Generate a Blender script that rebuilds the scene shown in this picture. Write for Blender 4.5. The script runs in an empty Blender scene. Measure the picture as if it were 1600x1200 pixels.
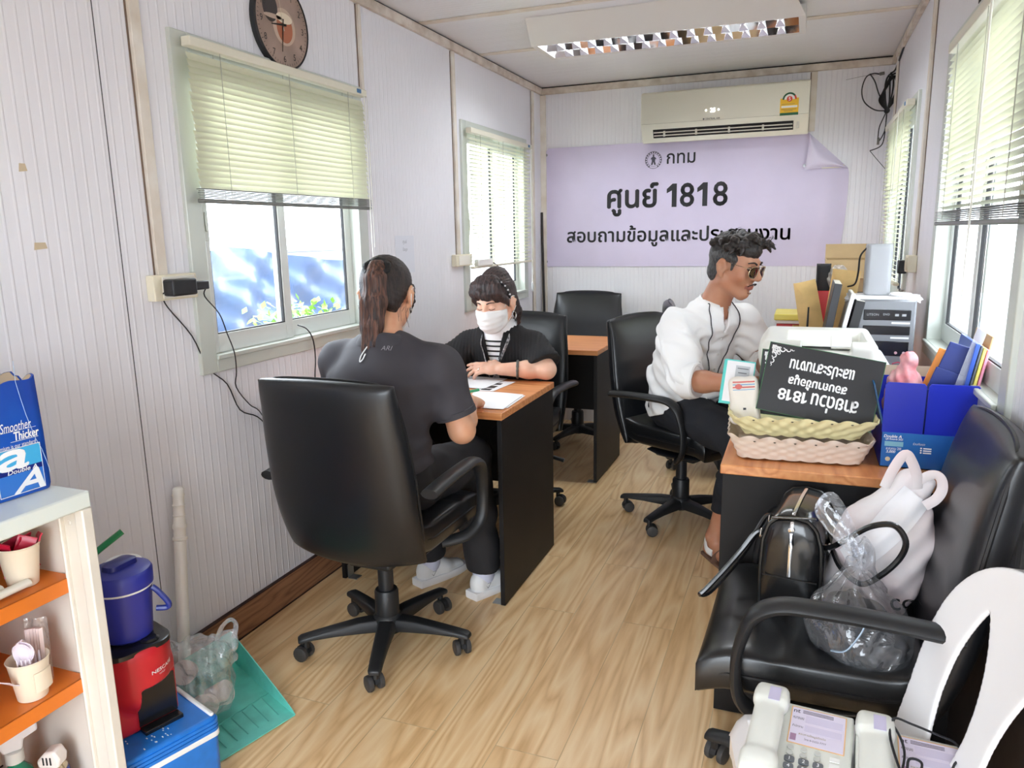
import bpy, bmesh, math, random
import numpy as np
from mathutils import Vector, Matrix, Euler
random.seed(7)
SC = bpy.context.scene
COL = SC.collection
PI = math.pi
V = Vector

# ---------------------------------------------------------------- camera
def set_camera():
    F = 1169.63; yaw, pitch, roll, h = 0.3718, 0.1982, -0.0185, 1.3755
    cy, sy, cp, sp = math.cos(yaw), math.sin(yaw), math.cos(pitch), math.sin(pitch)
    f = V((-sy*cp, cy*cp, -sp)); r = V((cy, sy, 0)); u = r.cross(f)
    c, s = math.cos(roll), math.sin(roll)
    r, u = c*r + s*u, -s*r + c*u
    cd = bpy.data.cameras.new('camera'); cam = bpy.data.objects.new('camera', cd); COL.objects.link(cam)
    M = Matrix.Identity(4)
    for i in range(3):
        M[i][0] = r[i]; M[i][1] = u[i]; M[i][2] = -f[i]
    M[2][3] = h
    cam.matrix_world = M
    cd.sensor_width = 36; cd.lens = F*36/1600; cd.clip_start = 0.02; cd.clip_end = 100
    SC.camera = cam
set_camera()

# ---------------------------------------------------------------- world, exposure, daylight
W = bpy.data.worlds.new('world'); SC.world = W; W.use_nodes = True
bg = W.node_tree.nodes['Background']; bg.inputs[0].default_value = (0.84, 0.92, 1.0, 1); bg.inputs[1].default_value = 6.0
SC.view_settings.view_transform = 'Standard'; SC.view_settings.look = 'None'
SC.view_settings.gamma = 1; SC.view_settings.use_curve_mapping = False
SC.view_settings.exposure = 1.12
SC.cycles.use_denoising = True
SC.cycles.max_bounces = 10; SC.cycles.diffuse_bounces = 6; SC.cycles.transparent_max_bounces = 24
SC.cycles.sample_clamp_indirect = 8
def portal(name, loc, rot, sx, sy):
    l = bpy.data.lights.new(name, 'AREA'); l.shape = 'RECTANGLE'; l.size = sx; l.size_y = sy
    l.cycles.is_portal = True
    o = bpy.data.objects.new(name, l); COL.objects.link(o); o.location = loc; o.rotation_euler = rot
XL, XR, YB, YF, ZC = -1.784, 0.437, 5.225, -1.1, 2.3655
# window openings: (y0, y1, z0, z1)
WIN_L = [(1.845, 2.85, 0.96, 1.975), (3.87, 4.875, 0.955, 1.975)]
WIN_R = [(1.88, 3.10, 0.93, 1.985), (3.88, 4.90, 0.955, 1.95)]
DOOR = (-1.0, 0.28, 0.0, 2.0)
for k, (a, b, c, d) in enumerate(WIN_L): portal('daylight_opening', (XL-.07, (a+b)/2, (c+d)/2), (0, -PI/2, 0), d-c, b-a)
for k, (a, b, c, d) in enumerate(WIN_R): portal('daylight_opening', (XR+.07, (a+b)/2, (c+d)/2), (0, PI/2, 0), d-c, b-a)
portal('daylight_opening', ((DOOR[0]+DOOR[1])/2, YF-.07, DOOR[3]/2), (PI/2, 0, 0), DOOR[1]-DOOR[0], DOOR[3])

# ---------------------------------------------------------------- materials
def lin(c):
    o = []
    for x in c[:3]:
        x = x/255
        o.append(x/12.92 if x <= .04045 else ((x+.055)/1.055)**2.4)
    return tuple(o)+(1,)
class NT:
    def __init__(s, m): s.t = m.node_tree; s.n = s.t.nodes; s.l = s.t.links
    def new(s, typ, **kw):
        n = s.n.new(typ)
        for k, v in kw.items():
            if k.startswith('i_'): n.inputs[k[2:].replace('_', ' ')].default_value = v
            else: setattr(n, k, v)
        return n
    def lk(s, a, b): s.l.new(a, b)
MATS = {}
def mat(name, col, rough=.5, metal=0, noise=None, bump=None, coat=0, spec=None, emit=None, sheen=0, tr=0, noise_col=None):
    """col sRGB 0-255; noise=(scale, amount); bump=(scale, strength, distance)"""
    if name in MATS: return MATS[name]
    m = bpy.data.materials.new(name); m.use_nodes = True; t = NT(m); b = t.n['Principled BSDF']
    b.inputs['Base Color'].default_value = lin(col); b.inputs['Roughness'].default_value = rough; b.inputs['Metallic'].default_value = metal
    if coat: b.inputs['Coat Weight'].default_value = coat; b.inputs['Coat Roughness'].default_value = .08
    if spec is not None: b.inputs['Specular IOR Level'].default_value = spec
    if sheen: b.inputs['Sheen Weight'].default_value = sheen
    if emit: b.inputs['Emission Color'].default_value = lin(emit[:3]); b.inputs['Emission Strength'].default_value = emit[3]
    if noise or bump: tc = t.new('ShaderNodeTexCoord')
    if noise:
        nz = t.new('ShaderNodeTexNoise', i_Scale=noise[0], i_Detail=4.0); t.lk(tc.outputs['Object'], nz.inputs['Vector'])
        mx = t.new('ShaderNodeMix', data_type='RGBA'); mr = t.new('ShaderNodeMapRange')
        mr.inputs[1].default_value = .35; mr.inputs[2].default_value = .7
        t.lk(nz.outputs['Fac'], mr.inputs[0]); t.lk(mr.outputs[0], mx.inputs[0])
        c2 = noise_col or tuple(x*(1-noise[1]) for x in col)
        mx.inputs[6].default_value = lin(col); mx.inputs[7].default_value = lin(c2)
        t.lk(mx.outputs[2], b.inputs['Base Color'])
    if bump:
        nb = t.new('ShaderNodeTexNoise', i_Scale=bump[0], i_Detail=3.0); t.lk(tc.outputs['Object'], nb.inputs['Vector'])
        bp = t.new('ShaderNodeBump', i_Strength=bump[1], i_Distance=bump[2] if len(bump) > 2 else .002)
        t.lk(nb.outputs['Fac'], bp.inputs['Height']); t.lk(bp.outputs[0], b.inputs['Normal'])
    if tr:   # see-through film: part of the light passes straight
        tp = t.new('ShaderNodeBsdfTransparent'); ms = t.new('ShaderNodeMixShader'); ms.inputs[0].default_value = tr
        tp.inputs[0].default_value = (1, 1, 1, 1)
        t.lk(b.outputs[0], ms.inputs[1]); t.lk(tp.outputs[0], ms.inputs[2]); t.lk(ms.outputs[0], t.n['Material Output'].inputs[0])
    MATS[name] = m
    return m
def film(name, gl=.12, tint=(255, 255, 255), rough=.05, dif=0.0, difcol=(255, 255, 255), bump=None):
    """glass / clear plastic: straight transmission + fresnel gloss (+ a little milky diffuse)"""
    if name in MATS: return MATS[name]
    m = bpy.data.materials.new(name); m.use_nodes = True; t = NT(m); t.n.remove(t.n['Principled BSDF'])
    tp = t.new('ShaderNodeBsdfTransparent'); tp.inputs[0].default_value = lin(tint)
    g = t.new('ShaderNodeBsdfGlossy', i_Roughness=rough); fr = t.new('ShaderNodeLayerWeight', i_Blend=.25)
    mr = t.new('ShaderNodeMapRange'); mr.inputs[3].default_value = gl*.35; mr.inputs[4].default_value = min(1, gl*3)
    t.lk(fr.outputs['Facing'], mr.inputs[0])
    m1 = t.new('ShaderNodeMixShader'); t.lk(mr.outputs[0], m1.inputs[0]); t.lk(tp.outputs[0], m1.inputs[1]); t.lk(g.outputs[0], m1.inputs[2])
    out = m1.outputs[0]
    if dif:
        d = t.new('ShaderNodeBsdfDiffuse'); d.inputs[0].default_value = lin(difcol); m2 = t.new('ShaderNodeMixShader'); m2.inputs[0].default_value = dif
        t.lk(out, m2.inputs[1]); t.lk(d.outputs[0], m2.inputs[2]); out = m2.outputs[0]
    if bump:
        tc = t.new('ShaderNodeTexCoord'); nb = t.new('ShaderNodeTexNoise', i_Scale=bump[0], i_Detail=3.0, i_Distortion=1.5)
        bp = t.new('ShaderNodeBump', i_Strength=bump[1], i_Distance=.01)
        t.lk(tc.outputs['Object'], nb.inputs['Vector']); t.lk(nb.outputs['Fac'], bp.inputs['Height']); t.lk(bp.outputs[0], g.inputs['Normal']); t.lk(bp.outputs[0], fr.inputs['Normal'])
    t.lk(out, t.n['Material Output'].inputs[0]); MATS[name] = m
    return m
def ribbed(name, col, axis, period, strength, rough=.32, sharp=.86, stain=.05):
    """sandwich-panel sheet: fine ridges along one axis"""
    m = bpy.data.materials.new(name); m.use_nodes = True; t = NT(m); b = t.n['Principled BSDF']
    tc = t.new('ShaderNodeTexCoord'); sp = t.new('ShaderNodeSeparateXYZ'); t.lk(tc.outputs['Object'], sp.inputs[0])
    mu = t.new('ShaderNodeMath', operation='MULTIPLY'); mu.inputs[1].default_value = 2*PI/period; t.lk(sp.outputs[axis], mu.inputs[0])
    sn = t.new('ShaderNodeMath', operation='SINE'); t.lk(mu.outputs[0], sn.inputs[0])
    m2 = t.new('ShaderNodeMath', operation='MULTIPLY'); m2.inputs[1].default_value = 2*PI/period*.31; t.lk(sp.outputs[axis], m2.inputs[0])
    s2 = t.new('ShaderNodeMath', operation='SINE'); t.lk(m2.outputs[0], s2.inputs[0])
    mr = t.new('ShaderNodeMapRange', interpolation_type='SMOOTHSTEP'); mr.inputs[1].default_value = sharp-.25; mr.inputs[2].default_value = 1
    t.lk(sn.outputs[0], mr.inputs[0])
    ad = t.new('ShaderNodeMath', operation='MULTIPLY_ADD'); ad.inputs[1].default_value = .25; t.lk(s2.outputs[0], ad.inputs[0]); t.lk(mr.outputs[0], ad.inputs[2])
    bp = t.new('ShaderNodeBump', i_Strength=strength, i_Distance=.003); t.lk(ad.outputs[0], bp.inputs['Height']); t.lk(bp.outputs[0], b.inputs['Normal'])
    nz = t.new('ShaderNodeTexNoise', i_Scale=2.2, i_Detail=6.0); t.lk(tc.outputs['Object'], nz.inputs['Vector'])
    mx = t.new('ShaderNodeMix', data_type='RGBA'); t.lk(nz.outputs['Fac'], mx.inputs[0])
    mx.inputs[6].default_value = lin(col); mx.inputs[7].default_value = lin(tuple(c*(1-stain) for c in col)); t.lk(mx.outputs[2], b.inputs['Base Color'])
    b.inputs['Roughness'].default_value = rough
    return m
def wood(name, c1, c2, c3, scale=1.0, axis=1, rough=.35, plank=None, coat=0):
    """streaky wood print along an axis (0=x, 1=y); plank=(width, length) adds joints"""
    m = bpy.data.materials.new(name); m.use_nodes = True; t = NT(m); b = t.n['Principled BSDF']
    tc = t.new('ShaderNodeTexCoord'); mp = t.new('ShaderNodeMapping')
    mp.inputs['Scale'].default_value = (1, .09, 1) if axis == 1 else (.09, 1, 1)
    src = tc.outputs['Object']
    if plank:
        br = t.new('ShaderNodeTexBrick', offset=.37, i_Scale=1.0, i_Mortar_Size=.0012, i_Brick_Width=plank[1], i_Row_Height=plank[0], i_Mortar_Smooth=0.0)
        br.inputs['Color1'].default_value = (0, 0, 0, 1); br.inputs['Color2'].default_value = (1, 1, 1, 1); br.inputs['Mortar'].default_value = (.5, .5, .5, 1)
        rt = t.new('ShaderNodeMapping'); rt.inputs['Rotation'].default_value = (0, 0, PI/2)
        t.lk(src, rt.inputs[0]); t.lk(rt.outputs[0], br.inputs['Vector'])
        ad = t.new('ShaderNodeVectorMath', operation='MULTIPLY_ADD'); ad.inputs[1].default_value = (3.7, 5.1, 0)
        t.lk(br.outputs['Color'], ad.inputs[0]); t.lk(src, ad.inputs[2]); src = ad.outputs[0]
    t.lk(src, mp.inputs[0])
    n1 = t.new('ShaderNodeTexNoise', i_Scale=5.5*scale, i_Detail=2.0, i_Distortion=.4); t.lk(mp.outputs[0], n1.inputs['Vector'])
    mu = t.new('ShaderNodeMath', operation='MULTIPLY'); mu.inputs[1].default_value = 19; t.lk(n1.outputs['Fac'], mu.inputs[0])
    fr = t.new('ShaderNodeMath', operation='PINGPONG'); fr.inputs[1].default_value = 1; t.lk(mu.outputs[0], fr.inputs[0])
    n2 = t.new('ShaderNodeTexNoise', i_Scale=60*scale, i_Detail=4.0); t.lk(mp.outputs[0], n2.inputs['Vector'])
    mx = t.new('ShaderNodeMix', data_type='FLOAT'); mx.inputs[0].default_value = .5; t.lk(fr.outputs[0], mx.inputs[2]); t.lk(n2.outputs['Fac'], mx.inputs[3])
    cr = t.new('ShaderNodeValToRGB'); e = cr.color_ramp.elements
    e[0].position = .12; e[0].color = lin(c3); e[1].position = .85; e[1].color = lin(c2); x = e.new(.45); x.color = lin(c1)
    t.lk(mx.outputs[0], cr.inputs[0]); out = cr.outputs[0]
    if plank:
        mm = t.new('ShaderNodeMix', data_type='RGBA', blend_type='MULTIPLY'); mm.inputs[0].default_value = 1
        inv = t.new('ShaderNodeMapRange'); inv.inputs[3].default_value = 1; inv.inputs[4].default_value = .72
        t.lk(br.outputs['Fac'], inv.inputs[0]); t.lk(out, mm.inputs[6]); t.lk(inv.outputs[0], mm.inputs[7]); out = mm.outputs[2]
    t.lk(out, b.inputs['Base Color']); b.inputs['Roughness'].default_value = rough
    if coat: b.inputs['Coat Weight'].default_value = coat; b.inputs['Coat Roughness'].default_value = .15
    bp = t.new('ShaderNodeBump', i_Strength=.12, i_Distance=.001); t.lk(n2.outputs['Fac'], bp.inputs['Height']); t.lk(bp.outputs[0], b.inputs['Normal'])
    return m

# ---------------------------------------------------------------- mesh helpers
class MB:
    def __init__(s): s.v = []; s.f = []; s.m = []; s.mi = 0
    def add(s, vs, fs):
        k = len(s.v); s.v += [tuple(p) for p in vs]; s.f += [tuple(i+k for i in f) for f in fs]; s.m += [s.mi]*len(fs)
        return s
    def bb(s, x0, x1, y0, y1, z0, z1, M=None):
        vs = [V((x, y, z)) for z in (z0, z1) for y in (y0, y1) for x in (x0, x1)]
        if M is not None: vs = [M @ v for v in vs]
        return s.add(vs, [(0, 2, 3, 1), (4, 5, 7, 6), (0, 1, 5, 4), (2, 6, 7, 3), (0, 4, 6, 2), (1, 3, 7, 5)])
    def box(s, c, d, M=None):
        return s.bb(c[0]-d[0]/2, c[0]+d[0]/2, c[1]-d[1]/2, c[1]+d[1]/2, c[2]-d[2]/2, c[2]+d[2]/2, M)
    def loft(s, rings, cap=(True, True), closed=True):
        n = len(rings[0]); vs = [p for r in rings for p in r]; fs = []
        for i in range(len(rings)-1):
            for j in range(n if closed else n-1):
                a = i*n+j; b = i*n+(j+1) % n
                fs.append((a, b, b+n, a+n))
        if closed and cap[0]: fs.append(tuple(range(n))[::-1])
        if closed and cap[1]: fs.append(tuple(range((len(rings)-1)*n, len(rings)*n)))
        return s.add(vs, fs)
    def tube(s, pts, r, n=8, cap=True, flat=1.0, up=None, smooth=0):
        pts = [V(p) for p in pts]
        if smooth: pts = spline(pts, smooth)
        N = len(pts); rr = r if callable(r) else (lambda t: r)
        T = [(pts[min(i+1, N-1)]-pts[max(i-1, 0)]).normalized() for i in range(N)]
        x = V(up) if up else (V((0, 0, 1)) if abs(T[0].z) < .9 else V((1, 0, 0)))
        rings = []
        for i in range(N):
            x = (x - T[i]*x.dot(T[i]))
            if x.length < 1e-6: x = V((1, .3, .2)).cross(T[i])
            x.normalize(); y = T[i].cross(x); q = rr(i/max(1, N-1))
            rings.append([pts[i]+x*q*math.cos(a)*flat+y*q*math.sin(a) for a in (2*PI*k/n for k in range(n))])
        return s.loft(rings, (cap, cap))
    def lathe(s, prof, n=24, M=None, cap=(True, True)):
        rings = [[V((r*math.cos(a), r*math.sin(a), z)) for a in (2*PI*k/n for k in range(n))] for r, z in prof]
        if M is not None: rings = [[M @ p for p in R] for R in rings]
        return s.loft(rings, cap)
    def prism(s, poly, t0, t1, M=None):
        n = len(poly); vs = [V((p[0], p[1], t0)) for p in poly]+[V((p[0], p[1], t1)) for p in poly]
        if M is not None: vs = [M @ v for v in vs]
        return s.add(vs, [tuple(range(n))[::-1], tuple(range(n, 2*n))]+[(i, (i+1) % n, (i+1) % n+n, i+n) for i in range(n)])
    def grid(s, fn, nu, nv):
        vs = [fn(i/nu, j/nv) for j in range(nv+1) for i in range(nu+1)]
        return s.add(vs, [(j*(nu+1)+i, j*(nu+1)+i+1, (j+1)*(nu+1)+i+1, (j+1)*(nu+1)+i) for j in range(nv) for i in range(nu)])
    def sheet(s, fn, nu, nv, t=.001):
        """a thin solid sheet: fn(u,v)->point, thickened along its normal"""
        P = [[V(fn(i/nu, j/nv)) for i in range(nu+1)] for j in range(nv+1)]
        def nr(i, j):
            a = P[j][min(i+1, nu)]-P[j][max(i-1, 0)]; b = P[min(j+1, nv)][i]-P[max(j-1, 0)][i]
            c = a.cross(b); return c.normalized() if c.length > 1e-12 else V((0, 0, 1))
        top = [P[j][i]+nr(i, j)*t/2 for j in range(nv+1) for i in range(nu+1)]
        bot = [P[j][i]-nr(i, j)*t/2 for j in range(nv+1) for i in range(nu+1)]
        w = nu+1; K = len(top); fs = []
        for j in range(nv):
            for i in range(nu):
                a = j*w+i; fs.append((a, a+1, a+1+w, a+w)); fs.append((K+a, K+a+w, K+a+w+1, K+a+1))
        for i in range(nu):
            fs.append((i+1, i, K+i, K+i+1)); q = nv*w+i; fs.append((q, q+1, K+q+1, K+q))
        for j in range(nv):
            a = j*w; fs.append((a, a+w, K+a+w, K+a)); a = j*w+nu; fs.append((a+w, a, K+a, K+a+w))
        return s.add(top+bot, fs)
    def ball(s, c, r, n=12, M=None):
        rx, ry, rz = r if isinstance(r, (tuple, list)) else (r, r, r)
        R = []
        for i in range(1, n):
            a = PI*i/n; R.append([V((c[0]+rx*math.sin(a)*math.cos(b), c[1]+ry*math.sin(a)*math.sin(b), c[2]-rz*math.cos(a))) for b in (2*PI*k/(2*n) for k in range(2*n))])
        if M is not None: R = [[M @ p for p in q] for q in R]
        return s.loft(R)
    def xf(s, M): s.v = [tuple(M @ V(p)) for p in s.v]; return s
def spline(pts, k=6):
    P = [pts[0]]+list(pts)+[pts[-1]]; out = []
    for i in range(1, len(P)-2):
        a, b, c, d = P[i-1:i+3]
        for q in range(k):
            t = q/k; out.append(.5*((2*b)+(c-a)*t+(2*a-5*b+4*c-d)*t*t+(3*b-a-3*c+d)*t**3))
    out.append(P[-2]); return out
def T(x=0, y=0, z=0): return Matrix.Translation((x, y, z))
def RX(a): return Matrix.Rotation(math.radians(a), 4, 'X')
def RY(a): return Matrix.Rotation(math.radians(a), 4, 'Y')
def RZ(a): return Matrix.Rotation(math.radians(a), 4, 'Z')
def frame(o, x, y):
    """matrix with local x, y along the given directions"""
    x = V(x).normalized(); z = x.cross(V(y)).normalized(); y = z.cross(x); M = Matrix.Identity(4)
    for i in range(3): M[i][0] = x[i]; M[i][1] = y[i]; M[i][2] = z[i]; M[i][3] = o[i]
    return M

def rootm(o):
    while o.parent: o = o.parent
    return Matrix.LocRotScale(o.location, o.rotation_euler, None)
def mesh_from(name, v, f, mats, mi=None, smooth=True, ang=38):
    me = bpy.data.meshes.new(name); me.from_pydata(v, [], f); me.update()
    bm = bmesh.new(); bm.from_mesh(me); bmesh.ops.recalc_face_normals(bm, faces=bm.faces); bm.to_mesh(me); bm.free()
    for q in mats: me.materials.append(q)
    if mi is not None and len(mats) > 1: me.polygons.foreach_set('material_index', mi)
    if smooth:
        me.shade_smooth()
        try: me.set_sharp_from_angle(angle=math.radians(ang))
        except Exception: pass
    return me
def obj(name, mb, m, parent=None, smooth=True, bevel=0, world=False, ang=38, seg=2, label=None, subd=0):
    ms = m if isinstance(m, (list, tuple)) else [m]
    v = mb.v
    if world and parent is not None:
        I = rootm(parent).inverted(); v = [tuple(I @ V(p)) for p in v]
    o = bpy.data.objects.new(name, mesh_from(name, v, mb.f, ms, mb.m, smooth, ang)); COL.objects.link(o)
    if parent is not None: o.parent = parent
    if subd:
        q = o.modifiers.new('s', 'SUBSURF'); q.levels = q.render_levels = subd
    if bevel:
        q = o.modifiers.new('b', 'BEVEL'); q.width = bevel; q.segments = seg; q.limit_method = 'ANGLE'; q.angle_limit = math.radians(40); q.harden_normals = False
    if label: o['label'] = label
    return o
def thing(name, label, cat, loc=(0, 0, 0), rz=0, group=None):
    o = bpy.data.objects.new(name, None); COL.objects.link(o); o.location = loc; o.rotation_euler = (0, 0, math.radians(rz))
    o.empty_display_size = .05
    return tag(o, label, cat, group)
def tag(o, label, cat, group=None):
    o['label'] = label; o['category'] = cat
    if group: o['group'] = group
    return o
def struct(o): o['kind'] = 'structure'; return o
def dup(root, loc, rz, label, group=None):
    r = root.copy(); COL.objects.link(r); r.location = loc; r.rotation_euler = (0, 0, math.radians(rz)); r['label'] = label
    if group: r['group'] = group
    for ch in list(root.children):
        c = ch.copy(); COL.objects.link(c); c.parent = r
        for g in list(ch.children):
            d = g.copy(); COL.objects.link(d); d.parent = c
    return r
def text_geo(s, size, bold=0.0, align='CENTER', shear=0, spacing=1):
    c = bpy.data.curves.new('t', 'FONT'); c.body = s; c.size = size; c.offset = bold*size; c.align_x = align; c.align_y = 'CENTER' if align == 'CENTER' else 'BOTTOM_BASELINE'
    c.shear = shear; c.space_character = spacing; c.resolution_u = 3
    o = bpy.data.objects.new('t', c); COL.objects.link(o); bpy.context.view_layer.update()
    me = o.evaluated_get(bpy.context.evaluated_depsgraph_get()).to_mesh()
    v = [V(x.co) for x in me.vertices]; f = [tuple(p.vertices) for p in me.polygons]
    bpy.data.objects.remove(o); bpy.data.curves.remove(c)
    return v, f
def put_text(mb, s, size, M, width=None, height=None, eps=.0008, rev=False, at=None, bold=0, **kw):
    """lettering laid on the plane M (x right, y up); fitted to width/height if given"""
    v, f = text_geo(s, size, **kw)
    if not v: return
    xs = [p.x for p in v]; ys = [p.y for p in v]; w = max(xs)-min(xs); h = max(ys)-min(ys)
    kx = width/w if width else 1; ky = height/h if height else (kx if width else 1)
    if height and not width: kx = ky
    if at is not None:    # centre of the bounding box
        cx = (max(xs)+min(xs))/2; cy = (max(ys)+min(ys))/2
        v = [V(((p.x-cx)*kx+at[0], (p.y-cy)*ky+at[1], eps)) for p in v]
    else: v = [V((p.x*kx, p.y*ky, eps)) for p in v]
    b = bold*(max(p.y for p in v)-min(p.y for p in v))*.8
    for k, (dx, dy) in enumerate(((0, 0), (b, 0), (-b, 0), (0, b), (0, -b)) if bold else ((0, 0),)): mb.add([M @ (p+V((dx, dy, -.00008*k))) for p in v], f)

# ---------------------------------------------------------------- soft forms: signed-distance modelling
import openvdb
class SDF:
    def __init__(s, lo, hi, vx):
        s.lo = np.array(lo, np.float32); s.vx = vx; s.n = np.ceil((np.array(hi)-s.lo)/vx).astype(int)+1
        s.d = np.full(tuple(s.n), .06, np.float32)
    def _sub(s, lo, hi, pad):
        a = np.clip(np.floor((np.array(lo)-pad-s.lo)/s.vx).astype(int), 0, s.n); b = np.clip(np.ceil((np.array(hi)+pad-s.lo)/s.vx).astype(int)+1, 0, s.n)
        if (b <= a).any(): return None, None
        g = [np.arange(a[i], b[i], dtype=np.float32)*s.vx+s.lo[i] for i in range(3)]
        return tuple(slice(a[i], b[i]) for i in range(3)), np.stack(np.meshgrid(*g, indexing='ij'), -1)
    def _mix(s, sl, q, k, op):
        d = s.d[sl]
        if op == 'sub':
            h = np.clip(.5-.5*(d+q)/k, 0, 1) if k else None
            s.d[sl] = np.maximum(d, -q) if not k else d*(1-h)+(-q)*h+k*h*(1-h)
        elif not k: s.d[sl] = np.minimum(d, q)
        else:
            h = np.clip(.5+.5*(d-q)/k, 0, 1); s.d[sl] = d*(1-h)+q*h-k*h*(1-h)
    def cone(s, a, b, ra, rb, k=.02, op='add'):
        a = np.array(a, np.float32); b = np.array(b, np.float32); R = max(ra, rb)
        sl, P = s._sub(np.minimum(a, b)-R, np.maximum(a, b)+R, .05+k)
        if sl is None: return s
        ba = b-a; t = np.clip(((P-a)@ba)/max(1e-9, ba@ba), 0, 1)
        q = np.linalg.norm(P-a-t[..., None]*ba, axis=-1)-(ra+(rb-ra)*t)
        s._mix(sl, q, k, op); return s
    def chain(s, pts, rs, k=.02, op='add'):
        for i in range(len(pts)-1): s.cone(pts[i], pts[i+1], rs[i], rs[i+1], k, op)
        return s
    def ell(s, c, r, M=None, k=.02, op='add'):
        c = np.array(c, np.float32); r = np.array(r, np.float32); R = float(r.max())
        sl, P = s._sub(c-R, c+R, .05+k)
        if sl is None: return s
        P = P-c
        if M is not None: P = P@np.array(M, np.float32)   # columns = local axes
        k0 = np.linalg.norm(P/r, axis=-1); k1 = np.linalg.norm(P/(r*r), axis=-1)
        s._mix(sl, k0*(k0-1)/np.maximum(k1, 1e-6), k, op); return s
    def slab(s, a, b, wa, wb, side, k=.02, op='add'):
        """tapered limb of elliptical section: a->b, (half-width along side, half-depth) at each end"""
        a = np.array(a, np.float32); b = np.array(b, np.float32); sd = np.array(side, np.float32)
        ax = b-a; L = np.linalg.norm(ax); ax = ax/L; sd = sd-ax*(sd@ax); sd /= np.linalg.norm(sd); dp = np.cross(ax, sd)
        R = max(wa+wb); sl, P = s._sub(np.minimum(a, b)-R, np.maximum(a, b)+R, .05+k)
        if sl is None: return s
        t = np.clip(((P-a)@ax)/L, 0, 1); Q = P-a-(t*L)[..., None]*ax
        u = wa[0]+(wb[0]-wa[0])*t; w = wa[1]+(wb[1]-wa[1])*t; m = np.minimum(u, w)
        x = (Q@sd); y = (Q@dp); z = (Q@ax)
        k0 = np.sqrt((x/u)**2+(y/w)**2+(z/m)**2); k1 = np.sqrt((x/u**2)**2+(y/w**2)**2+(z/m**2)**2)
        s._mix(sl, k0*(k0-1)/np.maximum(k1, 1e-6), k, op); return s
    def rbox(s, c, h, r, M=None, k=.01, op='add'):
        c = np.array(c, np.float32); h = np.array(h, np.float32); R = float(np.linalg.norm(h))
        sl, P = s._sub(c-R, c+R, .03+k)
        if sl is None: return s
        P = P-c
        if M is not None: P = P@np.array(M, np.float32)
        q = np.abs(P)-(h-r)
        s._mix(sl, np.linalg.norm(np.maximum(q, 0), axis=-1)+np.minimum(q.max(-1), 0)-r, k, op); return s
    def cut(s, p, n, k=.004):
        """remove everything on the side n points to"""
        n = np.array(n, np.float32); n /= np.linalg.norm(n)
        g = [np.arange(s.n[i], dtype=np.float32)*s.vx+s.lo[i] for i in range(3)]
        q = (g[0][:, None, None]-p[0])*n[0]+(g[1][None, :, None]-p[1])*n[1]+(g[2][None, None, :]-p[2])*n[2]
        h = np.clip(.5-.5*(s.d-q)/k, 0, 1); s.d = s.d*(1-h)+q*h+k*h*(1-h); return s
    def warp(s, fn):
        """fn(P) added to the distance near the surface (folds, ribs)"""
        for i0 in range(0, s.n[0], 24):
            g = [np.arange(i0, min(s.n[0], i0+24), dtype=np.float32)]+[np.arange(s.n[i], dtype=np.float32) for i in (1, 2)]
            sl = slice(i0, min(s.n[0], i0+24)); dd = s.d[sl]; msk = np.abs(dd) < .04
            if not msk.any(): continue
            idx = np.argwhere(msk).astype(np.float32); idx[:, 0] += i0
            dd[msk] += fn(idx*s.vx+s.lo).astype(np.float32)
        return s
    def mesh(s, name, mats, parent=None, pick=None, world=True, sm=2):
        gr = openvdb.FloatGrid(.06); gr.copyFromArray(np.ascontiguousarray(s.d, dtype=np.float32))
        pts, quads = gr.convertToQuads(isovalue=0.0)
        pts = np.asarray(pts)*s.vx+s.lo
        if world and parent is not None:
            I = np.array(rootm(parent).inverted()); loc = pts@I[:3, :3].T+I[:3, 3]
        else: loc = pts
        me = bpy.data.meshes.new(name); me.from_pydata(loc.tolist(), [], np.asarray(quads)[:, ::-1].tolist()); me.update()
        ms = mats if isinstance(mats, (list, tuple)) else [mats]
        for m in ms: me.materials.append(m)
        if pick is not None:
            cen = pts[np.asarray(quads)].mean(1); me.polygons.foreach_set('material_index', np.asarray(pick(cen), dtype=np.int32))
        bm = bmesh.new(); bm.from_mesh(me); bmesh.ops.recalc_face_normals(bm, faces=bm.faces)
        for _ in range(sm): bmesh.ops.smooth_vert(bm, verts=bm.verts, factor=.5, use_axis_x=True, use_axis_y=True, use_axis_z=True)
        bm.to_mesh(me); bm.free(); me.shade_smooth()
        o = bpy.data.objects.new(name, me); COL.objects.link(o)
        if parent is not None: o.parent = parent
        return o
def cols(x, y, z): return np.array([x, y, z], np.float32).T
def on_surface(o, pts, d, eps=.0015):
    """drop points along d on to the mesh o (lettering on cloth)"""
    from mathutils.bvhtree import BVHTree
    I = rootm(o); vs = [I @ v.co for v in o.data.vertices]; bt = BVHTree.FromPolygons(vs, [tuple(p.vertices) for p in o.data.polygons]); d = V(d).normalized(); out = []
    for p in pts:
        h = bt.ray_cast(V(p)-d*.3, d); out.append(tuple((h[0]-d*eps) if h[0] else V(p)))
    return out
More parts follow.
